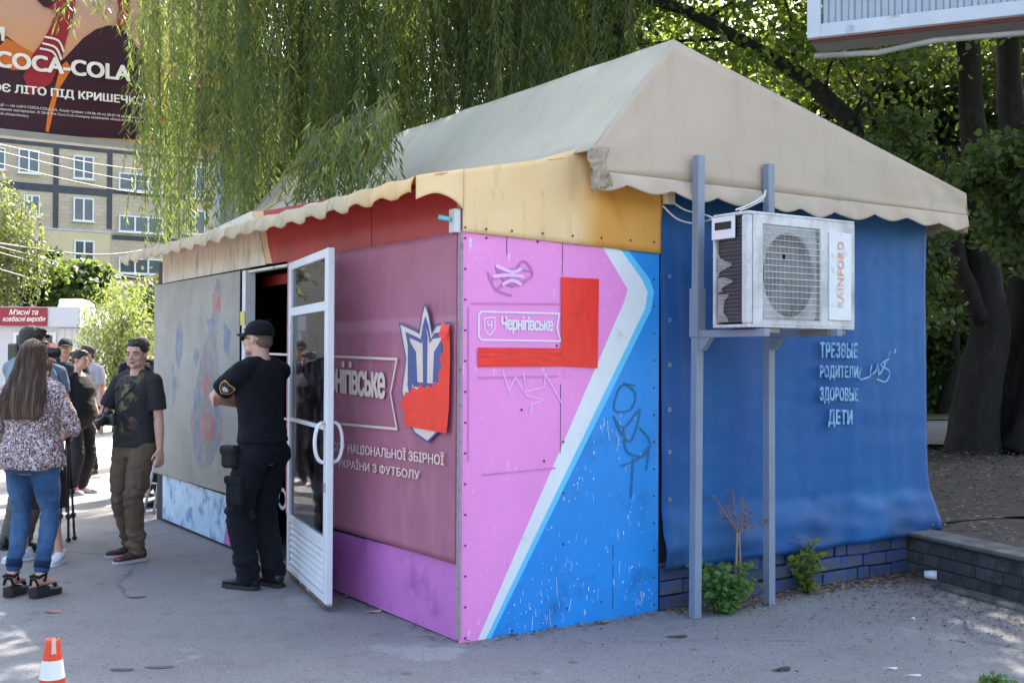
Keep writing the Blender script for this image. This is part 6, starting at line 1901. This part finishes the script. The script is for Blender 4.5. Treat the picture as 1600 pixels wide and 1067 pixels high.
    def shirt(s, t, mat, hem=.93, inf=.016, sleeve=.62, sr=.072, flare=.01, name='shirt', collar=False, voxel=.010, fold=.006, long=False, drop=0.0):
        m = MB(); s.torso(m, hem, 1.462 if s.sex == 'm' else 1.43, inf, flare)
        k = (1 + (s.b - 1) * .6) * (1 if s.sex == 'm' else .9)
        for sd in (1, -1):
            a, b_, c = s.jsh[sd], s.jel[sd], s.jwr[sd]
            if long or sleeve > 1:
                e = b_.lerp(c, max(.02, sleeve - 1)); m.tube([a, a.lerp(b_, .5), b_.lerp(a, .1), b_.lerp(e, .2), e], [sr * .93 * k, sr * .90 * k, sr * .82 * k, sr * .76 * k, sr * .64 * k], 16)
                m.sphere(b_, sr * .78 * k, 12, 8)
            else:
                e = a.lerp(b_, sleeve); m.tube([a, a.lerp(e, .5), e], [sr * .93 * k, sr * .96 * k, sr * .94 * k], 16)
            m.sphere(a, sr * k * .93, 14, 10); s.trap(m, sd, inf * .75, k)
        if collar:
            nb = s.up(Vector((0, .015, 1.475 if s.sex == 'm' else 1.45))); m.tube([nb - Vector((0, 0, .03)), nb + Vector((0, .006, .022))], [.078, .068], 18)
        s.K(m)
        def dsp(p):
            zz = p.z / s.k
            w = fold * (noise.noise(Vector((p.x * 9, p.y * 9, p.z * 15))) + .55 * noise.noise(Vector((p.x * 20 + 7, p.y * 20, p.z * 30))))
            return w * (1.4 if zz < 1.15 else .8)
        return put(remeshed(m, name, voxel, 3, dsp), name, mat, t)
    def trousers(s, t, mat, waist=1.0, r=(.098, .090, .070, .066, .058), name='trousers', end=.97, voxel=.010, fold=.008, inf=.010):
        m = MB(); s.torso(m, .81, waist, inf)
        for sd in (1, -1):
            hp, kn, an = s.jhip[sd], s.jkn[sd], s.jan[sd]; e = kn.lerp(an, end)
            s.limb(m, hp, kn, e, r); m.sphere(hp + Vector((0, .02, -.03)), r[0] * 1.02, 14, 10)
        s.K(m)
        zk = s.jkn[1].z * s.k
        def dsp(p):
            amp = fold * (.6 + 1.0 * math.exp(-((p.z - zk) / .10) ** 2) + 1.5 * math.exp(-((p.z - .16) / .10) ** 2))
            return amp * (noise.noise(Vector((p.x * 8, p.y * 8, p.z * 22))) + .4 * noise.noise(Vector((p.x * 22, p.y * 22, p.z * 40 + 3))))
        return put(remeshed(m, name, voxel, 3, dsp), name, mat, t)
    def skirt(s, t, mat, z0=.5, z1=1.0, name='skirt'):
        m = MB(); n = 14
        rr = []
        for i in range(n + 1):
            z = z0 + (z1 - z0) * i / n
            if z > .8: rr.append(s.ring(z, .02))
            else: c, a, b_ = s.ring(.84, .03 + (.84 - z) * .12); rr.append((Vector((c.x, c.y, z)), a, b_))
        m.loft(rr, 28); s.K(m)
        return put(remeshed(m, name, .012, 3, lambda p: .008 * noise.noise(Vector((p.x * 14, p.y * 14, p.z * 3)))), name, mat, t)
    def shoe(s, t, sd, upper, sole, lace=None, thick=.022, name='shoe', bulk=1.0):
        a = s.jan[sd]; yaw = s.toes[0 if sd == 1 else 1]; fw = Vector((math.sin(yaw), -math.cos(yaw), 0)); lt = Vector((-fw.y, fw.x, 0)); z0 = a.z - .085 - s.heel
        O = Vector((a.x, a.y, z0))
        P = lambda y, z, x=0: O + fw * y + lt * x + Vector((0, 0, z))
        U = Vector((0, 0, 1)); b_ = bulk
        m = MB(); m.loft([(P(-.080, .050), lt * .018, U * .025), (P(-.072, .058), lt * .031, U * .038), (P(-.04, .066), lt * .038 * b_, U * .050), (P(0, .064), lt * .040 * b_, U * .050), (P(.05, .052), lt * .044 * b_, U * .038), (P(.10, .042), lt * .048 * b_, U * .028), (P(.15, .038), lt * .047 * b_, U * .022), (P(.185, .034), lt * .036 * b_, U * .016), (P(.20, .030), lt * .018, U * .010)], 18)
        m.tube([P(-.02, .07), P(-.02, .11)], [.044, .046], 16)
        me = remeshed(s.K(m), name, .006, 2); o = put(me, name, upper, t)
        m = MB(); out = []
        for y, w in ((-.086, .014), (-.075, .032), (-.04, .040), (0, .040), (.05, .045), (.10, .051), (.15, .050), (.185, .038), (.204, .018)): out.append((y, w * b_))
        ring = [P(y, 0, w) for y, w in out] + [P(y, 0, -w) for y, w in reversed(out)]
        m.prism(ring, (0, 0, thick)); s.K(m).build('sole', sole, o)
        if lace is not None:
            m = MB()
            for i in range(5): y = .025 + i * .022; zt = .094 - i * .0085; m.tube([P(y, zt - .008, -.024), P(y + .004, zt + .0015, 0), P(y, zt - .008, .024)], .0028, 5)
            s.K(m).build('laces', lace, o)
        return o
    def short_hair(s, t, mat, r=1.0, front=0.0, nape=True, tex=.0045, name='hair'):
        m = MB(); R4 = s.HR.to_4x4()
        m.sphere(s.H((0, .020, .048)), (.0815 * r, .096 * r, .084 * r), 24, 16, 0, R4)
        if nape: m.sphere(s.H((0, .048, -.012)), (.066, .058, .056), 20, 12, 0, R4)
        if front: m.sphere(s.H((.006, -.052, .088)), (.052, .036, .026 * front), 20, 12, 0, R4); m.sphere(s.H((-.01, -.02, .115)), (.05, .06, .018), 20, 12, 0, R4)
        s.K(m)
        return put(remeshed(m, name, .006, 2, lambda p: tex * (.7 * noise.noise(p * 45) + .5 * noise.noise(Vector((p.x * 120, p.y * 50, p.z * 50))))), name, mat, t)
    def cap(s, t, mat, brim_mat=None, yaw=0.0, size=1.0, name='cap'):
        m = MB(); R4 = s.HR.to_4x4()
        rings = []
        for i in range(9):
            a = math.pi / 2 * i / 8; z = .030 + .098 * math.sin(a) * size; k = max(.04, math.cos(a) ** .75)
            rings.append((s.H((0, .012 + .008 * (1 - k), z)), s.HR @ Vector((.086 * k * size, 0, 0)), s.HR @ Vector((0, .104 * k * size, 0))))
        m.loft(rings, 28); o = s.K(m).build(name, mat, t)
        m = MB()
        def br(u, v):
            a = (u - .5) * 2.1; rr = .100 + v * .075 * math.cos(a * .78)
            p = Vector((math.sin(a) * (.082 + v * .004), .012 - math.cos(a) * rr * 1.0, .040 - .016 * v - .020 * (math.sin(a) ** 2)))
            return s.H(p)
        m.grid(br, 16, 5); b_ = s.K(m).build('brim', brim_mat or mat, o); solid(b_, .004)
        m = MB(); m.sphere(s.H((0, .018, .129 * size)), .006, 8, 6); s.K(m).build('button', mat, o)
        return o
    def glasses(s, t, mat):
        m = MB()
        for sd in (1, -1):
            m.sphere(s.H((sd * .031, -.094, .002)), (.024, .005, .017), 14, 8, 0, s.HR.to_4x4()); m.tube([s.H((sd * .050, -.090, .008)), s.H((sd * .080, .01, .004))], .0022, 5)
        m.tube([s.H((-.01, -.100, .006)), s.H((.01, -.100, .006))], .002, 5); s.K(m).build('sunglasses', mat, t)
def person(label, x, y, rz, group=None): return thing('person', label, 'person', (x, y, .004), R(rz), group)
M_SHB = plain('black_leather', (.016, .016, .018), .38, .2, 8, .2, 40); M_SOLB = plain('black_sole', (.02, .02, .022), .7); M_LACE = plain('black_lace', (.01, .01, .01), .8)
F_NAVY = fabric('navy_uniform', (.0065, .0075, .012), .3); F_BLK = fabric('black_cloth', (.014, .014, .017), .25); F_BLK2 = fabric('faded_black_cotton', (.022, .021, .023), .2)
M_GLS = plain('dark_lens', (.01, .01, .012), .08)

# ---- the officer
gx, gy = G(400, 917).xy
off = person('man in black uniform and cap standing arms folded beside the open door', gx + .035, gy, -120)
f = Fig(1.83, 'm', lean=R(3), bulk=1.0, hands={1: (-.06, -.27, 1.19), -1: (.10, -.25, 1.23)}, elbows={1: (1, -.9, -.5), -1: (-1, -.9, -.5)}, feet={1: (.09, -.05), -1: (-.07, .03)}, toes=(R(4), R(-14)), head=(R(8), R(-3), 0))
f.body(off, SKIN, .0075, palm={1: (0, 1, 0), -1: (0, 1, 0)}, curl=.5)
f.shirt(off, F_NAVY, hem=.95, inf=.018, sleeve=.74, sr=.076, name='polo_shirt', collar=True, voxel=.008)
tr = f.trousers(off, F_NAVY, waist=1.02, r=(.108, .104, .088, .082, .078), voxel=.008, fold=.011, end=1.0)
for sd in (1, -1): f.shoe(off, sd, M_SHB, M_SOLB, M_LACE, name='boot', bulk=1.03)
f.short_hair(off, plain('cropped_hair', (.13, .085, .06), .9, .2, 60), .965, nape=True, tex=.001)
f.glasses(off, M_GLS)
cp = f.cap(off, F_NAVY, size=1.03)
m = MB(); m.tube([f.H((-.03, -.094, .062)), f.H((-.01, -.102, .064)), f.H((.01, -.102, .064)), f.H((.03, -.094, .062))], .006, 6); f.K(m)
m.build('cap_badge', plain('gold_thread', (.45, .30, .06), .5), cp)
# shoulder badge on the outer left sleeve
a_, b_ = f.jsh[1], f.jel[1]; c_ = a_.lerp(b_, .42); ax = (b_ - a_).normalized(); on = Vector((.62, .78, .0)); on = (on - ax * on.dot(ax)).normalized(); sx_ = ax.cross(on).normalized()
def bpt(x, z, o=0): 
    an = x / .074
    return (c_ + ax * (-z) + (on * math.cos(an) + sx_ * math.sin(an)) * (.0865 + o)) * f.k
def bshape(k, o, mi, m):
    pts = [(-.040, .040), (-.02, .048), (0, .044), (.02, .048), (.040, .040), (.042, .0), (.030, -.030), (0, -.052), (-.030, -.030), (-.042, .0)]
    n_ = len(pts); vs = [bpt(0, 0, o)] + [bpt(x * k, z * k, o) for x, z in pts]
    m.add(vs, [(0, i + 1, (i + 1) % n_ + 1) for i in range(n_)], mi)
m = MB(); bshape(1.0, .004, 0, m); bshape(.87, .0055, 1, m)
star = []
for i in range(16): a = math.pi * i / 8; r_ = .024 if i % 2 == 0 else .010; star.append((r_ * math.cos(a), r_ * math.sin(a) - .006))
vs = [bpt(0, -.006, .007)] + [bpt(x, z, .007) for x, z in star]; m.add(vs, [(0, i + 1, (i + 1) % 16 + 1) for i in range(16)], 2)
vs = [bpt(0, -.006, .0085)] + [bpt(.008 * math.cos(a), .008 * math.sin(a) - .006, .0085) for a in [math.pi * i / 4 for i in range(8)]]; m.add(vs, [(0, i + 1, (i + 1) % 8 + 1) for i in range(8)], 0)
m.add([bpt(-.032, .030, .007), bpt(.032, .030, .007), bpt(.032, .038, .007), bpt(-.032, .038, .007)], [(0, 1, 2, 3)], 0)
bo = m.build('sleeve_badge', [plain('badge_gold', (.62, .38, .06), .5), plain('badge_navy', (.02, .02, .03), .7), plain('badge_silver', (.72, .72, .72), .4)], off)
# pouch, belt, cargo pocket
hp = Vector((.205, -.07, .86)); m = MB(); m.rbox(hp.x - .03, hp.x + .04, hp.y - .075, hp.y + .05, hp.z - .07, hp.z + .07, .02); m.rbox(hp.x - .032, hp.x + .045, hp.y - .08, hp.y + .055, hp.z + .02, hp.z + .078, .012); f.K(m)
put(remeshed(m, 'pouch', .007, 2), 'pouch', fabric('black_nylon', (.012, .012, .014), .2, .6), off)
m = MB(); m.loft([f.ring(.975, .020), f.ring(1.015, .021)], 32, cap=False); f.K(m).build('belt', M_SHB, off)
m = MB(); kp_ = f.jhip[1].lerp(f.jkn[1], .62); m.rbox(kp_.x + .055, kp_.x + .105, kp_.y - .07, kp_.y + .08, kp_.z - .10, kp_.z + .09, .015); m.rbox(kp_.x + .06, kp_.x + .113, kp_.y - .075, kp_.y + .085, kp_.z + .045, kp_.z + .095, .008); f.K(m)
put(remeshed(m, 'cargo_pocket', .008, 3), 'cargo_pocket', F_NAVY, off)

# ---- young photographer
yx, yy = G(208, 876).xy
ym = person('young man in black graphic tee and brown cargo trousers with camera on chest', yx - .02, yy + .06, -24)
f = Fig(1.71, 'm', lean=R(-2), bulk=.93, hands={1: (.27, .0, .80), -1: (-.15, -.22, 1.08)}, elbows={1: (.5, .9, -.2), -1: (-.8, .6, -.3)}, feet={1: (.10, -.09), -1: (-.10, .07)}, toes=(R(-16), R(-40)), head=(R(20), R(0), R(0)))
f.body(ym, SKIN, .0075, palm={1: (-1, .2, 0), -1: (1, .3, 0)}, curl=.45)
def tee_mat():
    t = Nt('graphic_tee'); x, y, z = t.sep(t.coords())
    base = t.mix(t.ramp(t.noise(3, 5), .3, .7), (.016, .015, .017), (.026, .024, .026))
    front = t.math('MULTIPLY', t.ramp(y, -.115, -.075, (1, 1, 1, 1), (0, 0, 0, 1)), 1)
    def rng_(v_, a, b_, s_=.02): return t.math('MULTIPLY', t.ramp(v_, a, a + s_), t.ramp(v_, b_ - s_, b_, (1, 1, 1, 1), (0, 0, 0, 1)))
    xr = t.math('MULTIPLY', t.math('ADD', x, .0), 1.0)
    mask = t.math('MULTIPLY', t.math('MULTIPLY', rng_(t.math('ADD', xr, .5), .43, .62, .05), rng_(z, .97, 1.24, .06)), front)
    blob = t.ramp(t.noise(15, 5, .6), .50, .53)
    pink = t.ramp(t.noise(16, 4, .6, st=(1, 1, .7)), .55, .57)
    c = t.mix(t.math('MULTIPLY', mask, blob), base, lin('#66683f'))
    c = t.mix(t.math('MULTIPLY', t.math('MULTIPLY', mask, pink), .8), c, lin('#5e3c3c'))
    m2 = t.math('MULTIPLY', t.math('MULTIPLY', rng_(t.math('ADD', xr, .5), .41, .59), rng_(z, 1.26, 1.32)), front)
    c = t.mix(t.math('MULTIPLY', m2, t.ramp(t.noise(34, 2), .48, .5)), c, lin('#b07a80'))
    t.col(c); t.rough(.85); t.bump(t.math('ADD', t.math('MULTIPLY', t.noise(6, 4), 3), t.noise(260, 2)), .5, .012); return t.m
f.shirt(ym, tee_mat(), hem=.90, inf=.018, sleeve=.80, sr=.074, name='tee_shirt', voxel=.008, flare=.012, fold=.008)
f.trousers(ym, fabric('brown_cotton', (.115, .080, .052), .2, c2=(.15, .11, .072)), waist=.96, r=(.104, .096, .078, .074, .066), voxel=.008, fold=.013, end=.98)
m = MB(); kp_ = f.jhip[1].lerp(f.jkn[1], .60); m.rbox(kp_.x + .05, kp_.x + .095, kp_.y - .075, kp_.y + .055, kp_.z - .09, kp_.z + .08, .015); f.K(m); put(remeshed(m, 'cargo_pocket', .008, 3), 'cargo_pocket', fabric('brown_cotton_pocket', (.12, .085, .056), .2), ym)
M_SHR = plain('red_black_canvas', (.05, .02, .02), .8, .3, 9, dirt=(.35, .04, .03), damt=(.55, .58), dscale=14); M_SOLG = plain('grey_sole', (.42, .42, .43), .6, .15, 8)
for sd in (1, -1): f.shoe(ym, sd, M_SHR, M_SOLG, plain('red_lace', (.45, .05, .04), .7), thick=.024, name='sneaker')
f.short_hair(ym, H_DARK, 1.02, front=1.0); f.eyes(ym)
m = MB(); a = f.H((.05, .0, -.13)); 
neck = f.up(Vector((0, .04, 1.47)))
cam_c = Vector((-.06, -.225, 1.12))
for sd in (1, -1): m.tube([f.up(Vector((0, .075, 1.475))), f.up(Vector((sd * .075, .02, 1.470))), f.up(Vector((sd * .075, -.10, 1.38))), cam_c + Vector((sd * .06, .04, .13)), cam_c + Vector((sd * .065, .0, .04))], .006, 6)
f.K(m)
camt = thing('photo_camera', 'black camera with long lens hanging at the chest of the young man', 'camera', ym.location, R(-24))
m.build('strap', F_BLK, camt)
M_CAMB = plain('camera_black', (.022, .022, .024), .3, .2, 9)
c = cam_c * f.k
mb = MB(); mb.rbox(c.x - .07, c.x + .07, c.y - .03, c.y + .035, c.z - .045, c.z + .045, .01); mb.rbox(c.x - .025, c.x + .025, c.y - .035, c.y + .03, c.z + .04, c.z + .072, .01); mb.rbox(c.x - .078, c.x - .04, c.y - .045, c.y + .02, c.z - .045, c.z + .04, .012)
mb.build('body', M_CAMB, camt)
ld = Vector((-.35, -.75, -.45)).normalized(); l0 = c + Vector((0, -.03, -.002))
mb = MB(); mb.tube([l0, l0 + ld * .035, l0 + ld * .037, l0 + ld * .065, l0 + ld * .067, l0 + ld * .085], [.034, .034, .037, .037, .040, .042], 20); mb.build('lens', M_CAMB, camt)
mb = MB(); mb.tube([l0 + ld * .0855, l0 + ld * .0865], [.034, .034], 20); mb.build('front_glass', M_GLS, camt)

# ---- woman in the leopard blouse, back turned
wx, wy = G(47, 931).xy
lw = person('woman with long brown hair in leopard print blouse and blue jeans, back turned', wx, wy, 172)
lw.location.z += .055
f = Fig(1.63, 'f', lean=R(2), bulk=1.10, hands={1: (.10, -.24, 1.10), -1: (-.12, -.24, 1.06)}, elbows={1: (.9, .45, -.6), -1: (-.9, .45, -.6)}, feet={1: (.125, .0), -1: (-.085, .0)}, toes=(R(6), R(-14)), head=(R(-4), R(4), 0), heel=.055)
f.body(lw, SKIN, .008, palm={1: (-1, 0, 0), -1: (1, 0, 0)})
def leopard():
    t = Nt('leopard_print')
    v = t.n('ShaderNodeTexVoronoi'); v.inputs['Scale'].default_value = 66; v.inputs['Randomness'].default_value = .9
    w = t.n('ShaderNodeTexNoise'); w.inputs['Scale'].default_value = 30
    ad = t.n('ShaderNodeMix', data_type='VECTOR'); ad.inputs[0].default_value = .06
    t.l(t.coords(), ad.inputs[4]); t.l(t.coords(), w.inputs['Vector']); t.l(w.outputs['Color'], ad.inputs[5]); t.l(ad.outputs[1], v.inputs['Vector'])
    ringm = t.math('MULTIPLY', t.ramp(v.outputs['Distance'], .30, .36), t.ramp(v.outputs['Distance'], .62, .70, (1, 1, 1, 1), (0, 0, 0, 1)))
    ringm = t.math('MULTIPLY', ringm, t.ramp(t.noise(60, 2), .36, .44))
    c = t.mix(t.ramp(v.outputs['Distance'], .22, .30, (1, 1, 1, 1), (0, 0, 0, 1)), (.60, .50, .50), (.42, .26, .24))
    c = t.mix(ringm, c, (.075, .035, .04))
    t.col(c); t.rough(.8); t.bump(t.math('MULTIPLY', t.noise(6, 4, .6), 3), .6, .014); return t.m
f.shirt(lw, leopard(), hem=.84, inf=.030, sleeve=1.12, sr=.078, name='blouse', voxel=.009, flare=.016, fold=.014, long=True)
JEAN = fabric('blue_denim', (.035, .085, .19), .2, c2=(.085, .165, .29), sc2=4, fs=.4)
f.trousers(lw, JEAN, inf=.02, waist=.98, r=(.100, .092, .066, .062, .050), name='jeans', voxel=.009, fold=.006, end=.86)
for sd in (1, -1):
    m = MB(); e = f.jkn[sd].lerp(f.jan[sd], .86); e2 = f.jkn[sd].lerp(f.jan[sd], .74); m.tube([e, e2], [.056, .056], 18)
    f.K(m).build('jean_cuff', fabric('dark_denim', (.012, .025, .06), .2), lw)
for sd in (1, -1):
    a = f.jan[sd]; yaw = f.toes[0 if sd == 1 else 1]; fw = Vector((math.sin(yaw), -math.cos(yaw), 0)); lt = Vector((-fw.y, fw.x, 0)); O = Vector((a.x, a.y, -f.heel))
    P = lambda y, z, x=0: O + fw * y + lt * x + Vector((0, 0, z))
    out = [(-.078, .020), (-.065, .036), (-.02, .040), (.05, .044), (.12, .050), (.165, .044), (.19, .022)]
    m = MB(); ring = [P(y, .0, w) for y, w in out] + [P(y, .0, -w) for y, w in reversed(out)]; m.prism(ring, (0, 0, .035))
    ring = [P(y, .0352, w) for y, w in out[:4]] + [P(y, .0352, -w) for y, w in reversed(out[:4])]; m.prism(ring, (0, 0, .030))
    so = f.K(m).build('sandal', M_SHB, lw)
    m = MB(); m.tube([P(-.05, .08, .036), P(-.062, .125, .02), P(-.066, .13, 0), P(-.062, .125, -.02), P(-.05, .08, -.036)], .010, 6)
    m.tube([P(.0, .11, .044), P(.035, .135, .02), P(.04, .14, 0), P(.035, .135, -.02), P(.0, .11, -.044)], .011, 6); m.tube([P(-.05, .14, .040), P(-.058, .15, 0), P(-.05, .14, -.040), P(.03, .155, -.03), P(.045, .155, 0), P(.03, .155, .03), P(-.05, .14, .040)], .011, 6)
    m.tube([P(.10, .06, .048), P(.115, .085, 0), P(.10, .06, -.048)], .014, 6); f.K(m).build('strap', F_BLK, so)
m = MB(); R4 = f.HR.to_4x4()
m.sphere(f.H((0, .022, .045)), (.088, .100, .086), 24, 16, 0, R4)
rings = []
for (z, y, rx, ry) in ((1.70, .025, .075, .075), (1.62, .040, .098, .078), (1.54, .060, .108, .070), (1.46, .092, .128, .064), (1.38, .122, .148, .056), (1.30, .140, .158, .048), (1.23, .148, .150, .038), (1.185, .150, .125, .024)):
    rings.append((f.up(Vector((0, y, z))), Vector((rx, 0, 0)), Vector((0, ry, 0))))
m.loft(rings, 30); f.K(m)
put(remeshed(m, 'hair', .007, 4, lambda p: .009 * noise.noise(Vector((p.x * 42, p.y * 10, p.z * 3.0))) + .006 * noise.noise(Vector((p.x * 95, p.y * 20, p.z * 5)))), 'hair', H_BROWN, lw)

hs = MB(); rs_ = random.Random(4)
for i in range(240):
    a = rs_.uniform(-.15 * math.pi, 1.15 * math.pi); k = rs_.uniform(.96, 1.07); pts = []; dr = rs_.uniform(-.02, .02)
    n_ = len(rings); stop = n_ - rs_.randrange(0, 3)
    for j in range(stop):
        c_, rx_, ry_ = rings[j]; jit = .006 * noise.noise(Vector((i * 3.1, j * .6, 0))) + dr * j / n_
        pts.append(c_ + rx_ * (math.cos(a) * k) + ry_ * (math.sin(a) * k) + Vector((jit, 0, 0)))
    hs.tube(pts, .0016, 3, cap=False)
f.K(hs); hs.build('loose_strands', H_BROWN, lw, kind='stuff')

# ---- woman in a dark dress, mostly hidden behind her
hx, hy = G(52, 880).xy
dw = person('woman in dark dress with bare legs and white sneakers, hidden behind the leopard blouse', hx + .02, hy + .05, -12)
f = Fig(1.56, 'f', bulk=1.05, feet={1: (.20, -.02), -1: (-.17, .02)}, toes=(R(12), R(-20)), hands={1: (.24, -.1, .84), -1: (-.22, -.18, 1.0)})
f.body(dw, SKIN, .012); f.shirt(dw, fabric('maroon_jersey', (.030, .012, .018), .2), hem=.86, inf=.02, sleeve=.6, name='dress_top', voxel=.012); f.skirt(dw, fabric('maroon_skirt', (.030, .012, .018), .2), .47, 1.0)
for sd in (1, -1): f.shoe(dw, sd, plain('white_canvas', (.66, .67, .70), .7, .06), plain('white_rubber', (.7, .7, .7), .5), name='sneaker')
f.short_hair(dw, H_BROWN, 1.0); f.eyes(dw)

# ---- camera operator
cx_, cy_ = AT(36, 560, 9.3).x, 9.3
co_ = person('short-haired man in light blue tee shouldering a black video camera at the left edge', cx_, cy_, 150)
f = Fig(1.82, 'm', bulk=1.05, lean=R(6), hands={1: (.16, -.30, 1.42), -1: (-.16, -.30, 1.10)}, elbows={1: (.7, .2, -.9), -1: (-.7, .2, -.9)}, feet={1: (.12, .0), -1: (-.12, .06)}, toes=(R(10), R(-16)), head=(R(-25), R(16), 0))
f.body(co_, SKIN2, .010, palm={1: (-1, 0, 0), -1: (1, 0, 0)}, curl=.8); f.shirt(co_, fabric('light_blue_tee', (.20, .26, .31), .08), sleeve=.75, name='tee_shirt'); f.trousers(co_, fabric('khaki_cloth', (.12, .11, .09), .15), r=(.104, .096, .078, .074, .066))
for sd in (1, -1): f.shoe(co_, sd, M_SHB, M_SOLB, name='boot')
f.short_hair(co_, H_DARK, 1.02, front=.8); f.eyes(co_)
vc = thing('video_camera', 'black video camera held up by the man at the left edge', 'camera', co_.location, R(150))
c = Vector((.175, -.16, 1.545)) * f.k
m = MB(); m.rbox(c.x - .06, c.x + .06, c.y - .16, c.y + .14, c.z - .075, c.z + .075, .012); m.rbox(c.x - .02, c.x + .02, c.y - .12, c.y + .08, c.z + .10, c.z + .125, .008); m.rbox(c.x - .012, c.x + .012, c.y - .12, c.y - .09, c.z + .07, c.z + .11, .003); m.rbox(c.x - .012, c.x + .012, c.y + .05, c.y + .08, c.z + .07, c.z + .11, .003); m.build('body', M_CAMB, vc)
m = MB(); m.tube([c + Vector((0, -.16, 0)), c + Vector((0, -.28, 0)), c + Vector((0, -.30, 0))], [.045, .050, .058], 20); m.build('lens', M_CAMB, vc)
m = MB(); m.rbox(c.x + .062, c.x + .15, c.y - .08, c.y - .07, c.z - .03, c.z + .04, .003); m.build('screen', M_CAMB, vc)
m = MB(); m.tube([c + Vector((0, -.05, .135)), c + Vector((0, -.22, .14))], .016, 10); m.build('microphone', F_BLK, vc)
# tripod standing folded beside them
tq = G(104, 846); tp2 = thing('tripod', 'black folded camera tripod standing behind the woman in jeans', 'tripod', tq)
for k, (dx_, dy_) in enumerate(((-.06, -.02), (.035, -.05), (.045, .06))):
    m = MB(); m.tube([(0, 0, .88), (dx_ * .6, dy_ * .6, .42)], .016, 8); m.tube([(dx_ * .6, dy_ * .6, .42), (dx_, dy_, .03)], .011, 8); m.rbox(dx_ * .6 - .022, dx_ * .6 + .022, dy_ * .6 - .02, dy_ * .6 + .02, .40, .45, .005); m.rbox(dx_ * .8 - .018, dx_ * .8 + .018, dy_ * .8 - .018, dy_ * .8 + .018, .20, .24, .004)
    lg_ = m.build('leg', M_CAMB, tp2); m = MB(); m.sphere((dx_, dy_, .025), (.022, .022, .022), 10, 6); m.build('rubber_foot', M_SOLB, lg_)
m = MB(); m.tube([(0, 0, .25), (0, 0, 1.02)], .013, 10); m.rbox(-.035, .035, -.035, .035, .86, .92, .008); m.rbox(-.03, .03, -.05, .05, 1.0, 1.05, .008); m.tube([(0, .02, 1.02), (.05, .22, .93)], .008, 6); m.tube([(0, 0, .30), (-.03, -.01, .33)], .008, 5); m.build('centre_column', M_CAMB, tp2)

# ---- background group
def bystander(label, u, Y, rz, H, shirt, trous, hair=H_DARK, sex='m', cap=None, head=(0, 0, 0), hands=None, sleeve=.75, glasses=False, bulk=1.0, shoe=None, belly=0, shoe_sole=None, feet=None, elbows=None):
    t = person(label, AT(u, 560, Y).x, Y, rz)
    f = Fig(H, sex, bulk=bulk, head=head, hands=hands, bellyf=belly, feet=feet, toes=(R(12), R(-12)), elbows=elbows)
    f.body(t, SKIN2 if sex == 'm' else SKIN, .011); f.shirt(t, shirt, sleeve=sleeve, name='shirt', voxel=.012, hem=.92); f.trousers(t, trous, r=(.102, .094, .076, .072, .066), voxel=.012)
    for sd in (1, -1): f.shoe(t, sd, shoe or M_SHB, shoe_sole or M_SOLB, name='shoe')
    f.short_hair(t, hair, 1.0, front=.6 if cap is None else 0); f.eyes(t)
    if cap is not None: f.cap(t, cap)
    if glasses: f.glasses(t, M_GLS)
    return t, f
b1, fb1 = bystander('stout woman in black with black hair tied up, standing in profile', 124, 13.1, 72, 1.65, F_BLK, F_BLK2, H_BLACK, 'f', bulk=1.16, belly=.05, head=(R(6), R(6), 0), hands={1: (.22, -.12, .86), -1: (-.24, -.05, .84)}, shoe=plain('red_white_trainer', (.60, .12, .14), .6, .2, 20, dirt=(.7, .7, .7), damt=(.48, .5), dscale=20), shoe_sole=M_SOLG)
m = MB(); m.sphere(fb1.H((0, .105, .06)), (.045, .045, .045), 16, 10); m.sphere(fb1.H((0, -.05, .085)), (.062, .045, .035), 16, 10); fb1.K(m); put(remeshed(m, 'hair_bun', .008, 2), 'hair_bun', H_BLACK, b1)
m = MB(); m.sphere(fb1.H((-.03, .09, .098)), (.025, .03, .016), 10, 6); fb1.K(m).build('hair_clip', plain('yellow_clip', (.65, .48, .05), .5), b1)
bystander('smiling man in dark polo and black cap facing the camera beside the shop', 102, 14.2, 14, 1.80, fabric('navy_polo', (.02, .028, .05), .2), F_BLK2, cap=F_BLK, head=(R(4), R(-4), 0), bulk=1.1)
bystander('man in pale grey tee and dark trousers behind the woman in black', 137, 15.4, -20, 1.72, fabric('pale_grey_tee', (.40, .38, .44), .08), F_BLK2, bulk=1.05, head=(R(-30), 0, 0), hands={1: (.34, -.10, .90), -1: (-.3, -.1, .9)}, belly=.03)
bystander('grey-haired man in blue shirt just behind the camera operator', 64, 11.4, 30, 1.75, fabric('dusty_blue_shirt', (.13, .18, .26), .1), F_BLK2, hair=hair_mat('grey_hair', (.12, .11, .10), (.22, .21, .2)), head=(R(10), 0, 0))
bystander('man with dark cap and sunglasses half hidden by the young man', 222, 13.0, 4, 1.80, F_BLK, F_BLK2, cap=fabric('olive_cap', (.04, .045, .04), .2), glasses=True, hands={1: (.1, -.25, 1.1), -1: (-.1, -.25, 1.1)})
bystander('man in black tee mostly hidden behind the far end of the kiosk', 262, 12.0, -40, 1.80, F_BLK2, F_BLK, bulk=1.06, hands={1: (.1, -.25, 1.1), -1: (-.12, -.25, 1.12)})
# aluminium step ladder legs seen behind the young man
lq = G(240, 803); la = thing('step_ladder', 'bright aluminium ladder legs leaning at the far kiosk corner', 'ladder', lq)
M_ALU = plain('aluminium', (.55, .56, .58), .35, .08, 6, metal=.6)
m = MB(); m.tube([(0, 0, .0), (.06, .10, .62)], .014, 8); m.build('leg', M_ALU, la)
m = MB(); m.tube([(-.13, .1, .0), (-.02, .15, .62)], .014, 8); m.build('leg', M_ALU, la)
m = MB(); m.tube([(.06, .10, .62), (-.02, .15, .62)], .014, 8); m.tube([(.03, .05, .3), (-.07, .12, .3)], .009, 6); m.build('rung', M_ALU, la)
